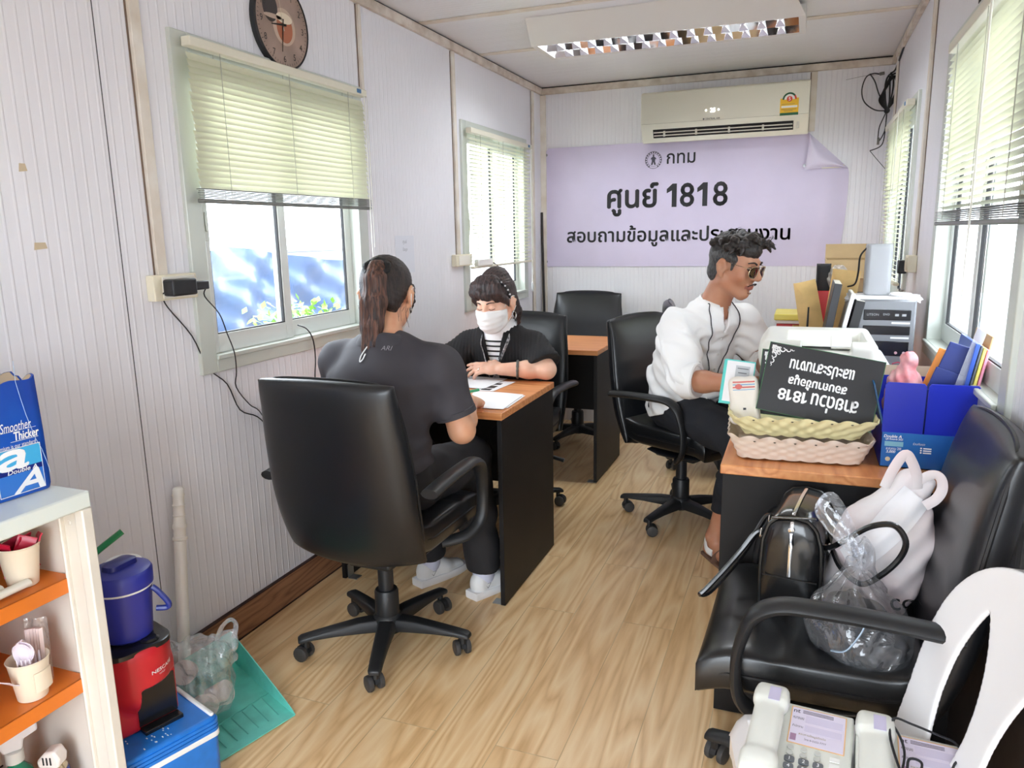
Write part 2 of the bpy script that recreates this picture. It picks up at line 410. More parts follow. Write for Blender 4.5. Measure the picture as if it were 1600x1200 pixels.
# ================================================================ the room
M_WALL = ribbed('wall_panel', (240, 239, 244), 1, .034, .4)
M_WALLB = ribbed('wall_panel_back', (238, 237, 241), 0, .0285, .5)
M_CEIL = ribbed('ceiling_panel', (238, 238, 240), 1, .03, .35, rough=.3)
M_FLOOR = wood('floor_vinyl', (236, 198, 146), (248, 220, 174), (212, 168, 114), scale=1.25, axis=1, rough=.34, plank=(.18, 1.22))
M_BASE = wood('baseboard_wood', (150, 106, 78), (170, 124, 92), (104, 66, 44), scale=2.2, axis=1, rough=.4)
M_TRIM = mat('stained_cream_trim', (232, 226, 216), .55, noise=(9, .12), noise_col=(214, 202, 186))
M_CORN = mat('stained_cornice', (222, 212, 200), .6, noise=(14, .2), noise_col=(190, 174, 158))
M_ALU = mat('window_aluminium', (206, 211, 203), .38, metal=.25)
M_ALU2 = mat('sash_aluminium', (222, 226, 222), .35, metal=.2)
M_DARK = mat('dark_gasket_and_shade', (26, 26, 28), .6)
M_GLASS = film('window_glass', .10)
M_BLACKP = mat('black_plastic', (30, 31, 34), .42)
M_CREAM = mat('cream_plastic', (232, 224, 200), .45)
M_WHITEP = mat('white_plastic', (238, 238, 236), .35)

def wall_with_holes(mb, x0, x1, y0, y1, z1, holes):
    hs = sorted(holes); y = y0
    for a, b, c, d in hs:
        mb.bb(x0, x1, y, a, 0, z1); mb.bb(x0, x1, a, b, 0, c); mb.bb(x0, x1, a, b, d, z1); y = b
    mb.bb(x0, x1, y, y1, 0, z1)
TH = .05
def room():
    mb = MB(); wall_with_holes(mb, XL-TH, XL, YF-TH, YB+TH, ZC, WIN_L); struct(obj('wall_left', mb, M_WALL, smooth=False))
    mb = MB(); wall_with_holes(mb, XR, XR+TH, YF-TH, YB+TH, ZC, WIN_R); struct(obj('wall_right', mb, M_WALL, smooth=False))
    struct(obj('wall_back', MB().bb(XL, XR, YB, YB+TH, 0, ZC), M_WALLB, smooth=False))
    mb = MB(); d = DOOR
    mb.bb(XL, d[0], YF-TH, YF, 0, ZC); mb.bb(d[1], XR, YF-TH, YF, 0, ZC); mb.bb(d[0], d[1], YF-TH, YF, d[3], ZC)
    struct(obj('wall_front', mb, M_WALLB, smooth=False))
    mb = MB()
    for x in (d[0], d[1]-.04): mb.bb(x, x+.04, YF-.06, YF+.012, 0, d[3])
    mb.bb(d[0], d[1], YF-.06, YF+.012, d[3]-.04, d[3]); o = obj('door_1', mb, M_ALU, bevel=.002); struct(o)
    struct(obj('floor', MB().bb(XL-TH, XR+TH, YF-TH, YB+TH, -.06, 0), M_FLOOR, smooth=False))
    struct(obj('ceiling', MB().bb(XL-TH, XR+TH, YF-TH, YB+TH, ZC, ZC+.06), M_CEIL, smooth=False))
    mb = MB(); mb.bb(XL, XL+.012, YF, YB, 0, .115); o = obj('baseboard_left', mb, [M_BASE, M_DARK], bevel=.002); struct(o)
    mb2 = MB(); mb2.bb(XL, XL+.014, YF, YB, .115, .119); mb2.bb(XL, XL+.016, YF, YB, 0, .004); obj('sealant_line', mb2, mat('dark_sealant', (60, 36, 34), .6), o, smooth=False)
    # cornices, with the shade above them put in as a dark strip
    mb = MB(); c = .042
    mb.bb(XL, XL+.02, YF, YB, ZC-c-.008, ZC-.008); mb.mi = 1; mb.bb(XL, XL+.012, YF, YB, ZC-.008, ZC); struct(obj('trim_1', mb, [M_CORN, M_DARK], bevel=.003))
    mb = MB(); mb.bb(XR-.02, XR, YF, YB, ZC-c-.008, ZC-.008); mb.mi = 1; mb.bb(XR-.012, XR, YF, YB, ZC-.008, ZC); struct(obj('trim_2', mb, [M_CORN, M_DARK], bevel=.003))
    mb = MB(); mb.bb(XL, XR, YB-.02, YB, ZC-c-.008, ZC-.008); mb.mi = 1; mb.bb(XL, XR, YB-.012, YB, ZC-.008, ZC); struct(obj('trim_3', mb, [M_CORN, M_DARK], bevel=.003))
    k = 4
    # upright cover strips / cable ducts:  (wall, along, width, z0)
    for side, p, w, z0 in (('L', 1.715, .036, 1.27), ('L', 2.885, .018, 1.95), ('L', 3.785, .03, 1.26), ('L', 5.03, .03, 0), ('R', 3.60, .04, 1.255), ('R', 4.98, .02, 0), ('B', -.006, .035, 1.965), ('B', XL+.02, .04, 0)):
        mb = MB(); z1 = ZC-c-.01
        if side == 'L': mb.bb(XL, XL+.014, p-w/2, p+w/2, z0, z1); mb.mi = 1; mb.bb(XL, XL+.003, p-w/2-.006, p-w/2, z0, z1)
        elif side == 'R': mb.bb(XR-.014, XR, p-w/2, p+w/2, z0, z1); mb.mi = 1; mb.bb(XR-.003, XR, p-w/2-.006, p-w/2, z0, z1)
        else: mb.bb(p-w/2, p+w/2, YB-.014, YB, z0, z1); mb.mi = 1; mb.bb(p-w/2-.006, p-w/2, YB-.003, YB, z0, z1)
        struct(obj('trim_%d' % k, mb, [M_TRIM, mat('brown_joint', (120, 100, 86), .7)], bevel=.003)); k += 1
    # cover strips across the ceiling and the joint line in the left wall
    for y in (3.42, 4.13):
        struct(obj('trim_%d' % k, MB().bb(XL+.02, XR-.02, y-.02, y+.02, ZC-.007, ZC), M_TRIM, bevel=.002)); k += 1
    mb = MB()
    mb.bb(XL-.001, XL+.0008, 1.585, 1.588, .3, ZC); mb.bb(XL-.001, XL+.0008, 1.1, 1.103, .115, ZC)
    struct(obj('trim_%d' % k, mb, mat('panel_joint', (90, 88, 92), .7), smooth=False))
room()

def window(n, side, w):
    """sliding aluminium window; side +1: right wall, -1: left wall"""
    y0, y1, z0, z1 = w; xi = XR if side > 0 else XL; s = side
    root = bpy.data.objects.new('window_%d' % n, None); COL.objects.link(root); root['kind'] = 'structure'; root.location = (xi, (y0+y1)/2, z0)
    def X(a, b): a, b = xi+s*a, xi+s*b; return min(a, b), max(a, b)
    def P(mb, a, b, ya, yb, za, zb): u, v = X(a, b); mb.bb(u, v, ya, yb, za, zb)
    mb = MB(); t = .055
    for (ya, yb, za, zb) in ((y0-.012, y0+t, z0-.012, z1+.012), (y1-t, y1+.012, z0-.012, z1+.012), (y0+t, y1-t, z0-.012, z0+.045), (y0+t, y1-t, z1-.045, z1+.012)):
        P(mb, -.014, TH+.01, ya, yb, za, zb)
    P(mb, -.026, -.014, y0+.05, y1-.05, z0+.030, z0+.046)
    obj('window_frame', mb, M_ALU, root, bevel=.003, world=True)
    ym = (y0+y1)/2-.04
    for (a, b, d0) in ((y0+t, ym+.028, .012), (ym-.012, y1-t, .034)):
        mb = MB(); q = .042
        P(mb, d0, d0+.018, a, a+q, z0+.045, z1-.045); P(mb, d0, d0+.018, b-q, b, z0+.045, z1-.045)
        P(mb, d0, d0+.018, a+q, b-q, z0+.045, z0+.045+.062); P(mb, d0, d0+.018, a+q, b-q, z1-.1, z1-.045)
        sash = obj('sash', mb, M_ALU2, root, bevel=.002, world=True)
        mb = MB(); g = .004
        P(mb, d0+.007, d0+.011, a+q-.002, b-q+.002, z0+.105, z1-.098); obj('glass_pane', mb, M_GLASS, sash, smooth=False, world=True)
        mb = MB()
        for yy in (a+q, b-q-g): P(mb, d0+.003, d0+.015, yy, yy+g, z0+.107, z1-.1)
        P(mb, d0+.003, d0+.015, a+q, b-q, z0+.107, z0+.107+g); obj('gasket', mb, M_DARK, sash, smooth=False, world=True)
    mb = MB(); P(mb, -.006, .012, y0+t+.004, y0+t+.026, 1.37, 1.50); P(mb, -.012, -.006, y0+t+.010, y0+t+.020, 1.40, 1.46); obj('latch', mb, M_ALU, root, bevel=.002, world=True)
for i, w in enumerate(WIN_L): window(i+1, -1, w)
for i, w in enumerate(WIN_R): window(i+3, 1, w)

# ---------------------------------------------------------------- venetian blinds
M_SLAT = mat('cream_slat', (226, 226, 204), .42, tr=0)
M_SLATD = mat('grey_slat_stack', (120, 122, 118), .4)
def slat_mat():
    m = bpy.data.materials.new('cream_slat_lit'); m.use_nodes = True; t = NT(m); b = t.n['Principled BSDF']
    b.inputs['Base Color'].default_value = lin((216, 216, 192)); b.inputs['Roughness'].default_value = .4
    tl = t.new('ShaderNodeBsdfTranslucent'); tl.inputs[0].default_value = lin((236, 236, 200)); ms = t.new('ShaderNodeMixShader', ); ms.inputs[0].default_value = .06
    t.lk(b.outputs[0], ms.inputs[1]); t.lk(tl.outputs[0], ms.inputs[2]); t.lk(ms.outputs[0], t.n['Material Output'].inputs[0]); return m
M_SL = slat_mat()
def blind(label, side, x, y0, y1, z0, z1, tilt, n, wand=None, stack=0, sag=.0):
    s = side; root = thing('venetian_blind', label, 'blind', (x, (y0+y1)/2, z1))
    mb = MB(); mb.box((x, (y0+y1)/2, z1-.014), (.034, y1-y0, .028)); hr = obj('headrail', mb, mat('cream_rail', (226, 222, 204), .4), root, bevel=.003, world=True)
    mb = MB(); mb.box((x-s*.018, y1-.06 if s < 0 else y0+.06, z1-.012), (.004, .03, .016)); obj('maker_badge', mb, mat('blue_badge', (70, 120, 170), .4), hr, bevel=.003, world=True)
    mb = MB(); sp = (z1-.045-z0-stack)/n; rnd = random.Random(n*7)
    for i in range(n):
        z = z1-.045-sp*(i+.5); a = math.radians(tilt+rnd.uniform(-3, 3)); w = .0125; j = rnd.uniform(-.004, .004)
        def fn(u, v, z=z, a=a, j=j):
            q = (v-.5)*2; y = y0+.004+j+(y1-y0-.008)*u
            c = .0025*(1-q*q)
            return (x+s*(q*w*math.cos(a)+c*math.sin(a)), y, z+q*w*math.sin(a)+c*math.cos(a)-sag*math.sin(PI*u)*.5)
        mb.grid(fn, 6, 4)
    obj('slats', mb, M_SL, root, world=True, ang=60)
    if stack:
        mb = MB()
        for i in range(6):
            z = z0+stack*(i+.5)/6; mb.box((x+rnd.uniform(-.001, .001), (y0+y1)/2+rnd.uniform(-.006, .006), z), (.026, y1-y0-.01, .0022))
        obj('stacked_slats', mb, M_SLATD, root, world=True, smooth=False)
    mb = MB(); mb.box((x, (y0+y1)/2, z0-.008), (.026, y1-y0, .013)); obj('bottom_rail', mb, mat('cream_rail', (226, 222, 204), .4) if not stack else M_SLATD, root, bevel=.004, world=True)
    L = y1-y0
    for f in (.13, .48, .86):
        mb = MB()
        for dx in (-.0135, .0135): mb.tube([(x+dx, y0+L*f, z1-.02), (x+dx, y0+L*f, z0)], .0012, 5)
        obj('ladder_cord', mb, mat('cord_grey', (170, 168, 156), .6), root, world=True)
    if wand:
        yy, zb = wand; mb = MB(); mb.tube([(x-s*.028, yy, z1-.03), (x-s*.03, yy, zb)], .0022, 6); mb.tube([(x-s*.027, yy+.02, z1-.03), (x-s*.028, yy+.022, zb+.05)], .0014, 5)
        w = obj('pull_cord', mb, mat('cord_white', (225, 224, 216), .5), root, world=True)
        mb = MB(); mb.lathe([(.003, 0), (.008, .006), (.009, .05), (.006, .062), (.003, .066)], 10, T(x-s*.03, yy, zb-.06)); obj('cord_tassel', mb, film('clear_tassel', .25, (235, 240, 240), dif=.25), w, world=True)
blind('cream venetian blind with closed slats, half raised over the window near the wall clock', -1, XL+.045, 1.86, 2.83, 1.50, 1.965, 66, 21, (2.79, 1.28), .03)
blind('open-slatted cream venetian blind over the far window on the left wall beside the banner', -1, XL+.045, 3.88, 4.86, 1.20, 1.945, -16, 33, (4.80, 1.05))
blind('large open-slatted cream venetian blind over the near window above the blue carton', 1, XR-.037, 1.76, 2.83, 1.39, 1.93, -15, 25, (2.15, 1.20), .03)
blind('narrow-looking sunlit venetian blind on the far right window behind the white router', 1, XR-.037, 3.90, 4.90, 1.12, 1.93, -14, 36, (4.1, 1.25))

# ---------------------------------------------------------------- outside
def outside():
    struct(obj('ground', MB().bb(-30, 30, -30, 40, -.35, -.30), mat('grey_asphalt', (128, 126, 124), .8, noise=(1.5, .1)), smooth=False))
    rnd = random.Random(3)
    def tarp(u, v):
        y = .8+4.6*u; z = .35+.93*v+.05*math.sin(y*2.2)*v
        return (-3.22+.05*math.sin(5*y+3*z)*v+.025*math.sin(13*y-9*z)+.012*math.sin(31*z+16*y), y, z-.03*abs(math.sin(y*1.7))*v)
    o = obj('tarpaulin', MB().sheet(tarp, 110, 40, .004), mat('blue_grey_tarpaulin', (78, 100, 136), .3, noise=(3, .12), bump=(5, .25, .02))); tag(o, 'blue-grey plastic tarpaulin hanging outside the near left window', 'tarpaulin')
    mb = MB(); mb.bb(-3.6, -3.52, .6, 5.6, -.3, 1.30); struct(obj('outside_wall', mb, mat('pale_fence', (196, 204, 214), .6), smooth=False))
    mb = MB(); mb.tube([(-3.40, .7, 1.29), (-3.40, 5.5, 1.29)], .02, 8); struct(obj('outside_rail', mb, mat('rail_grey', (170, 172, 174), .5)))
    mb = MB()
    for i in range(420):
        a, b = rnd.uniform(0, 2*PI), rnd.uniform(0, 1); r = .24*math.sqrt(rnd.random())
        p = V((-2.72+r*math.cos(a), 3.62+.42*(rnd.random()-.5)+r*math.sin(a), .70+b*.34*(1-r)));  d = V((rnd.uniform(-1, 1), rnd.uniform(-1, 1), rnd.uniform(-.2, 1))).normalized(); e = d.cross(V((.3, .2, 1))).normalized()*.016; L = .055
        mb.add([p-e*.2, p+d*L*.5-e, p+d*L, p+d*L*.5+e], [(0, 1, 2, 3)])
    sh = thing('shrub', 'leafy green shrub outside the near left window behind the ponytail', 'shrub', (-2.72, 3.62, -.3))
    obj('foliage', mb, mat('fresh_leaves', (150, 200, 80), .5, noise=(20, .3)), sh, world=True, smooth=False)
    mb = MB()
    for i in range(5): mb.tube([(-2.72, 3.62, -.3), (-2.72+rnd.uniform(-.2, .2), 3.62+rnd.uniform(-.2, .2), .85)], .008, 6)
    obj('stem', mb, mat('bark', (110, 84, 60), .8), sh, world=True)
    # neighbouring cabin seen through the right-hand windows
    mb = MB(); mb.bb(1.75, 1.85, 1.0, 7.5, -.3, 2.6)
    struct(obj('outside_cabin', mb, mat('white_cabin', (232, 234, 234), .5), smooth=False))
    mb = MB()
    for y in (3.0, 4.15, 5.3, 6.4): mb.bb(1.68, 1.76, y, y+.14, -.3, 2.6)
    struct(obj('outside_posts', mb, mat('grey_post', (150, 152, 156), .5), smooth=False))
outside()

# ---------------------------------------------------------------- ceiling luminaire
def luminaire():
    x0, x1 = -1.345, -.055; y0, y1 = 3.55, 4.14; zb = 2.298
    r = thing('ceiling_light', 'white fluorescent ceiling fitting with a mirrored louvre above the banner', 'ceiling light', ((x0+x1)/2, (y0+y1)/2, ZC))
    mb = MB(); a, b = 3.815, 4.10   # louvre opening
    hw = mat('fitting_white', (226, 224, 222), .45)
    mb.add([(x0+.06, y0, ZC-.001), (x1-.06, y0, ZC-.001), (x1, a-.012, zb), (x0, a-.012, zb)], [(0, 1, 2, 3)])
    mb.add([(x0+.06, y0, ZC-.001), (x0, a-.012, zb), (x0, y1, zb), (x0, y1, ZC-.001)], [(0, 1, 2, 3)])
    mb.add([(x1-.06, y0, ZC-.001), (x1, a-.012, zb), (x1, y1, zb), (x1, y1, ZC-.001)], [(0, 1, 2, 3)])
    mb.bb(x0, x1, b, y1, zb, ZC-.001); mb.bb(x0, x1, a-.012, a, zb, zb+.05); mb.bb(x0, x0+.03, a, b, zb, zb+.05); mb.bb(x1-.03, x1, a, b, zb, zb+.05)
    obj('housing', mb, hw, r, world=True, smooth=False)
    mir = mat('mirror_louvre', (225, 226, 228), .06, metal=1)
    mb = MB(); X0, X1 = x0+.03, x1-.03
    mb.bb(X0, X1, a, b, zb+.048, zb+.052)
    mb.add([(X0, a, zb), (X1, a, zb), (X1, a+.03, zb+.05), (X0, a+.03, zb+.05)], [(0, 1, 2, 3)]); mb.add([(X0, b, zb), (X1, b, zb), (X1, b-.03, zb+.05), (X0, b-.03, zb+.05)], [(0, 1, 2, 3)])
    ym = (a+b)/2; mb.add([(X0, ym, zb+.001), (X1, ym, zb+.001), (X1, ym-.035, zb+.05), (X0, ym-.035, zb+.05)], [(0, 1, 2, 3)]); mb.add([(X0, ym, zb+.001), (X1, ym, zb+.001), (X1, ym+.035, zb+.05), (X0, ym+.035, zb+.05)], [(0, 1, 2, 3)])
    obj('reflector', mb, mir, r, world=True, smooth=False)
    mb = MB()
    for y in ((a+ym)/2, (ym+b)/2): mb.tube([(X0+.02, y, zb+.034), (X1-.02, y, zb+.034)], .007, 10)
    obj('lamp_tube', mb, mat('lamp_tube', (250, 250, 250), .3, emit=(250, 252, 255, 6)), r, world=True)
    for y in ((a+ym)/2, (ym+b)/2):      # the tubes' light
        l = bpy.data.lights.new('tube_light', 'AREA'); l.shape = 'RECTANGLE'; l.size = X1-X0-.06; l.size_y = .03; l.energy = 4.0; l.color = (.90, .96, 1); lo = bpy.data.objects.new('tube_light', l); COL.objects.link(lo); lo.parent = r; lo.location = V(((X0+X1)/2, y, zb+.024))-V(r.location)
    n = 15
    for i in range(1, n):
        mb = MB(); x = X0+(X1-X0)*i/n
        for (ya, yb) in ((a, ym), (ym, b)):
            c = (ya+yb)/2
            mb.add([(x-.022, ya+.002, zb), (x+.022, ya+.002, zb), (x+.006, c, zb+.012), (x-.006, c, zb+.012), (x, ya+.01, zb+.046), (x, c, zb+.046)], [(0, 3, 5, 4), (1, 4, 5, 2), (0, 1, 2, 3)])
            mb.add([(x-.022, yb-.002, zb), (x+.022, yb-.002, zb), (x+.006, c, zb+.012), (x-.006, c, zb+.012), (x, yb-.01, zb+.046), (x, c, zb+.046)], [(0, 3, 5, 4), (1, 4, 5, 2), (0, 1, 2, 3)])
        obj('louvre_blade', mb, mat('bright_louvre', (238, 238, 238), .25, metal=.7), r, world=True, smooth=False)
luminaire()

# ---------------------------------------------------------------- air conditioner
def aircon():
    x0, x1, z0, z1 = -1.03, -.025, 1.935, 2.243; yb = YB; yf = 4.995
    r = thing('air_conditioner', 'cream wall-mounted split air conditioner above the lilac banner', 'air conditioner', ((x0+x1)/2, yb, z0))
    M = mat('aircon_cream', (240, 236, 218), .35)
    prof = [(yb, z0+.02), (yb, z1), (yf+.05, z1), (yf+.012, z1-.012), (yf, z1-.04), (yf, z0+.105), (yf+.02, z0+.085), (yf+.055, z0+.02), (yf+.085, z0)]
    mb = MB(); mb.loft([[(x, y, z) for y, z in prof] for x in (x0, x0+.004, x1-.004, x1)])
    obj('casing', mb, M, r, bevel=.006, world=True)
    def onslope(v): return (yf+.02+(.055-.02)*v, z0+.085-(.065)*v)
    mb = MB(); ya, za = onslope(.12); yb2, zb2 = onslope(.88); off = -.0015
    mb.add([(x0+.075, ya+off, za-.001), (x1-.085, ya+off, za-.001), (x1-.085, yb2+off, zb2-.001), (x0+.075, yb2+off, zb2-.001)], [(0, 1, 2, 3)])
    ou = obj('outlet', mb, M_DARK, r, world=True, smooth=False)
    mb = MB()
    for f in (.42, .7):
        y, z = onslope(f); mb.bb(x0+.08, x1-.09, y-.012, y+.004, z-.003, z+.003)
    for k in range(5):
        x = x0+.14+k*.2; y, z = onslope(.5); mb.bb(x, x+.012, y-.009, y, z-.02, z+.02)
    obj('louvre', mb, mat('louvre_grey', (205, 200, 186), .5), ou, world=True, smooth=False)
    mb = MB(); mb.bb(x0+.004, x1-.004, yf-.0012, yf+.001, z0+.108, z0+.110); obj('panel_seam', mb, mat('seam', (190, 184, 166), .6), r, world=True, smooth=False)
    Mf = frame(((x0+x1)/2, yf-.001, 0), (1, 0, 0), (0, 0, 1))
    def at(px): return px
    mb = MB(); mb.prism([(.017*math.cos(a), .017*math.sin(a)) for a in ()] or [(0, 0), (.001, 0), (0, .001)], 0, .0001, T(0, yf, z0+.15))
    mb = MB(); put_text(mb, '25', 1, Mf, height=.024, at=(-.055, z0+.168), bold=.01); mb.add([Mf @ p for p in [V((-.095+.006*math.cos(a), z0+.168+.006*math.sin(a), .0008)) for a in (2*PI*k/10 for k in range(10))]], [tuple(range(10))])
    mb.add([Mf @ p for p in [V((-.02+.006*math.cos(a), z0+.168+.006*math.sin(a), .0008)) for a in (2*PI*k/10 for k in range(10))]], [tuple(range(10))])
    obj('temperature_display', mb, mat('display_white', (255, 255, 255), .4, emit=(255, 255, 255, 1.2)), r, world=True, smooth=False)
    mb = MB(); put_text(mb, 'CENTRAL AIR', 1, Mf, width=.09, at=(-.055, z0+.117), bold=.03); mb.add([Mf @ p for p in [V((-.113, z0+.112, .0008)), V((-.104, z0+.112, .0008)), V((-.104, z0+.122, .0008)), V((-.113, z0+.122, .0008))]], [(0, 1, 2, 3)])
    obj('lettering', mb, mat('grey_ink', (96, 94, 92), .5), r, world=True, smooth=False)
    # energy label
    cx, cz = .39, z0+.15
    yl = mat('label_yellow', (246, 196, 40), .45); gr = mat('label_green', (30, 96, 60), .5); rd = mat('label_red', (226, 70, 40), .5); wh = mat('label_white', (246, 244, 236), .5)
    mb = MB(); mb.mi = 0; Q = lambda a, b, c, d, e: mb.add([Mf @ V((a, c, e)), Mf @ V((b, c, e)), Mf @ V((b, d, e)), Mf @ V((a, d, e))], [(0, 1, 2, 3)])
    Q(cx-.052, cx+.052, cz-.045, cz+.052, .0008); mb.mi = 1; Q(cx-.052, cx+.052, cz-.045, cz-.030, .0012)
    def half(R, e, z, a0=0, a1=PI): mb.add([Mf @ V((cx, z, e))]+[Mf @ V((cx+R*math.cos(a0+(a1-a0)*k/16), z+R*math.sin(a0+(a1-a0)*k/16), e)) for k in range(17)], [(0, k, k+1) for k in range(1, 17)])
    mb.mi = 1; half(.04, .0012, cz+.045); mb.mi = 2; half(.04, .0014, cz+.045, 0, .6); mb.mi = 3; half(.03, .0016, cz+.045); mb.mi = 2; half(.016, .002, cz+.048, 0, 2*PI)
    mb.mi = 3; Q(cx-.045, cx+.045, cz-.002, cz+.010, .0014)
    put_text(mb, '5', 1, Mf, height=.02, at=(cx, cz+.048), eps=.0024, bold=.03)
    mb.mi = 4; Q(cx-.045, cx+.03, cz+.018, cz+.020, .0014); Q(cx-.045, cx+.04, cz-.012, cz-.010, .0014); Q(cx-.03, cx+.02, cz-.02, cz-.018, .0014)
    obj('energy_label', mb, [yl, gr, rd, wh, mat('grey_ink', (96, 94, 92), .5)], r, world=True, smooth=False)
aircon()

# ---------------------------------------------------------------- banner
def banner():
    x0, x1, z0, z1 = -1.776, .190, 1.137, 1.958
    FX, FZ = -.02, 1.735      # the top right corner is folded down along (FX,z1)-(x1+.03,FZ)
    r = thing('banner', 'lilac vinyl banner with black Thai lettering pinned under the air conditioner', 'banner', ((x0+x1)/2, YB, z0))
    def surf(x, z):
        u = (x-x0)/(x1-x0); v = (z-z0)/(z1-z0)
        w = .005+.004*math.sin(5*u+3*v)*math.sin(4*v+1)+.012*max(0, u-.78)*math.sin((u*26+v*6))*(.4+v)*2.2
        w += .010*math.exp(-((u-.93-.05*v)/.03)**2)+.02*max(0, u-.93)*(1-v)
        return V((x, YB-max(.003, w), z))
    def edge(v):        # right-hand edge of the sheet at height v
        z = z0+(z1-z0)*v; xe = x1+.035*math.sin(v*2.6)
        if z > FZ: xe = FX+(x1+.03-FX)*(z1-z)/(z1-FZ)
        return xe
    def fn(u, v):
        z = z0+(z1-z0)*v; xe = edge(v); x = x0+(xe-x0)*u
        # rounded, slightly lifted top left corner
        if v > .9: x = max(x, x0+.05*((v-.9)/.1)**2)
        return surf(x, z)
    lil = mat('lilac_vinyl', (214, 204, 228), .38, noise=(3, .04))
    obj('vinyl_sheet', MB().sheet(fn, 70, 30, .0012), lil, r, world=True)
    def flap(u, v):     # the turned-over corner
        a = V((FX+.005, 0, z1-.005)); b = V((x1+.025, 0, FZ)); t = u
        base = a.lerp(b, t); dirn = V((-.075, 0, -.19)).lerp(V((-.19, 0, -.03)), t)
        p = base+dirn*v*(1-abs(2*t-1)**1.6)*1.0
        d = .010+.022*math.sin(PI*min(1, v*1.1))+.004
        return V((p.x, surf(p.x, p.z).y-d*(.3+.7*min(1, v*3)), p.z))
    obj('folded_corner', MB().sheet(flap, 24, 12, .001), mat('lilac_vinyl_back', (222, 214, 234), .4), r, world=True)
    ink = mat('banner_ink', (24, 22, 26), .45)
    def lay(mb):
        mb.v = [tuple(surf(p[0], p[2])+V((0, -.0022, 0))) for p in mb.v]
    M = frame((0, 0, 0), (1, 0, 0), (0, 0, 1))
    # positions measured on the wall plane
    mb = MB()
    put_text(mb, 'กทม', 1, M, width=.185, height=.066, at=(-.803, 1.846), bold=.025)
    put_text(mb, 'ศูนย์', 1, M, width=.345, height=.21, at=(-1.125, 1.588), bold=.03)
    for k in (0, 2): mb.add([M @ V((-.885+.201*k/2+x*.9, 1.532+z, 0)) for x, z in ((.030, 0), (.066, 0), (.066, .152), (.034, .152), (-.008, .118), (-.008, .090), (.030, .108))], [(0, 1, 2, 6), (2, 3, 4, 5, 6)])
    for k in (0, 1): put_text(mb, '8', 1, M, width=.088, height=.150, at=(-.757+.215*k, 1.608), bold=.03)
    put_text(mb, 'สอบถามข้อมูลและประสานงาน', 1, M, width=1.49, height=.140, at=(-.845, 1.344), bold=.022)
    lay(mb); obj('lettering', mb, ink, r, world=True, smooth=False)
    mb = MB(); c = (-.985, 1.842)
    def ring(R, w, n=40): mb.add([M @ V((c[0]+q*math.cos(2*PI*k/n), c[1]+q*math.sin(2*PI*k/n), 0)) for q in (R, R-w) for k in range(n)], [(k, (k+1) % n, (k+1) % n+n, k+n) for k in range(n)])
    ring(.056, .003); ring(.042, .002)
    for a in range(0, 360, 18):   # lettering band
        if 240 < a < 300: continue
        q = math.radians(a); mb.add([M @ V((c[0]+.049*math.cos(q)+dx*.004, c[1]+.049*math.sin(q)+dz*.004, 0)) for dx, dz in ((-1, -1), (1, -1), (1, 1), (-1, 1))], [(0, 1, 2, 3)])
    fig = [(0, .04), (.006, .030), (.004, .022), (.014, .016), (.02, .004), (.012, .006), (.011, -.01), (.017, -.03), (.006, -.032), (0, -.012), (-.006, -.032), (-.017, -.03), (-.011, -.01), (-.012, .006), (-.02, .004), (-.014, .016), (-.004, .022), (-.006, .030)]
    mb.add([M @ V((c[0]+x, c[1]+z, 0)) for x, z in fig], [tuple(range(len(fig)))]); lay(mb)
    obj('emblem', mb, mat('emblem_ink', (70, 66, 78), .5), r, world=True, smooth=False)
    ey = mat('eyelet', (150, 150, 152), .3, metal=1); mb = MB()
    for (x, z) in ((x0+.035, z1-.045), (x0+.03, z0+.035)): mb.lathe([(.005, 0), (.009, .001), (.009, .003), (.005, .0035)], 12, frame(surf(x, z)+V((0, -.003, 0)), (1, 0, 0), (0, 0, 1)))
    obj('eyelet', mb, ey, r, world=True)
    q = flap(.5, .95); mb = MB(); mb.lathe([(.005, 0), (.010, .001), (.010, .003), (.005, .0035)], 12, frame(q+V((-.01, -.004, .02)), (1, 0, 0), (0, 0, 1))); obj('eyelet', mb, ey, r, world=True)
    mb = MB(); mb.box((x1-.06, q.y+.003, FZ+.012), (.13, .002, .016), None); obj('tape', mb, mat('cream_tape', (238, 232, 200), .5), r, world=True)
banner()

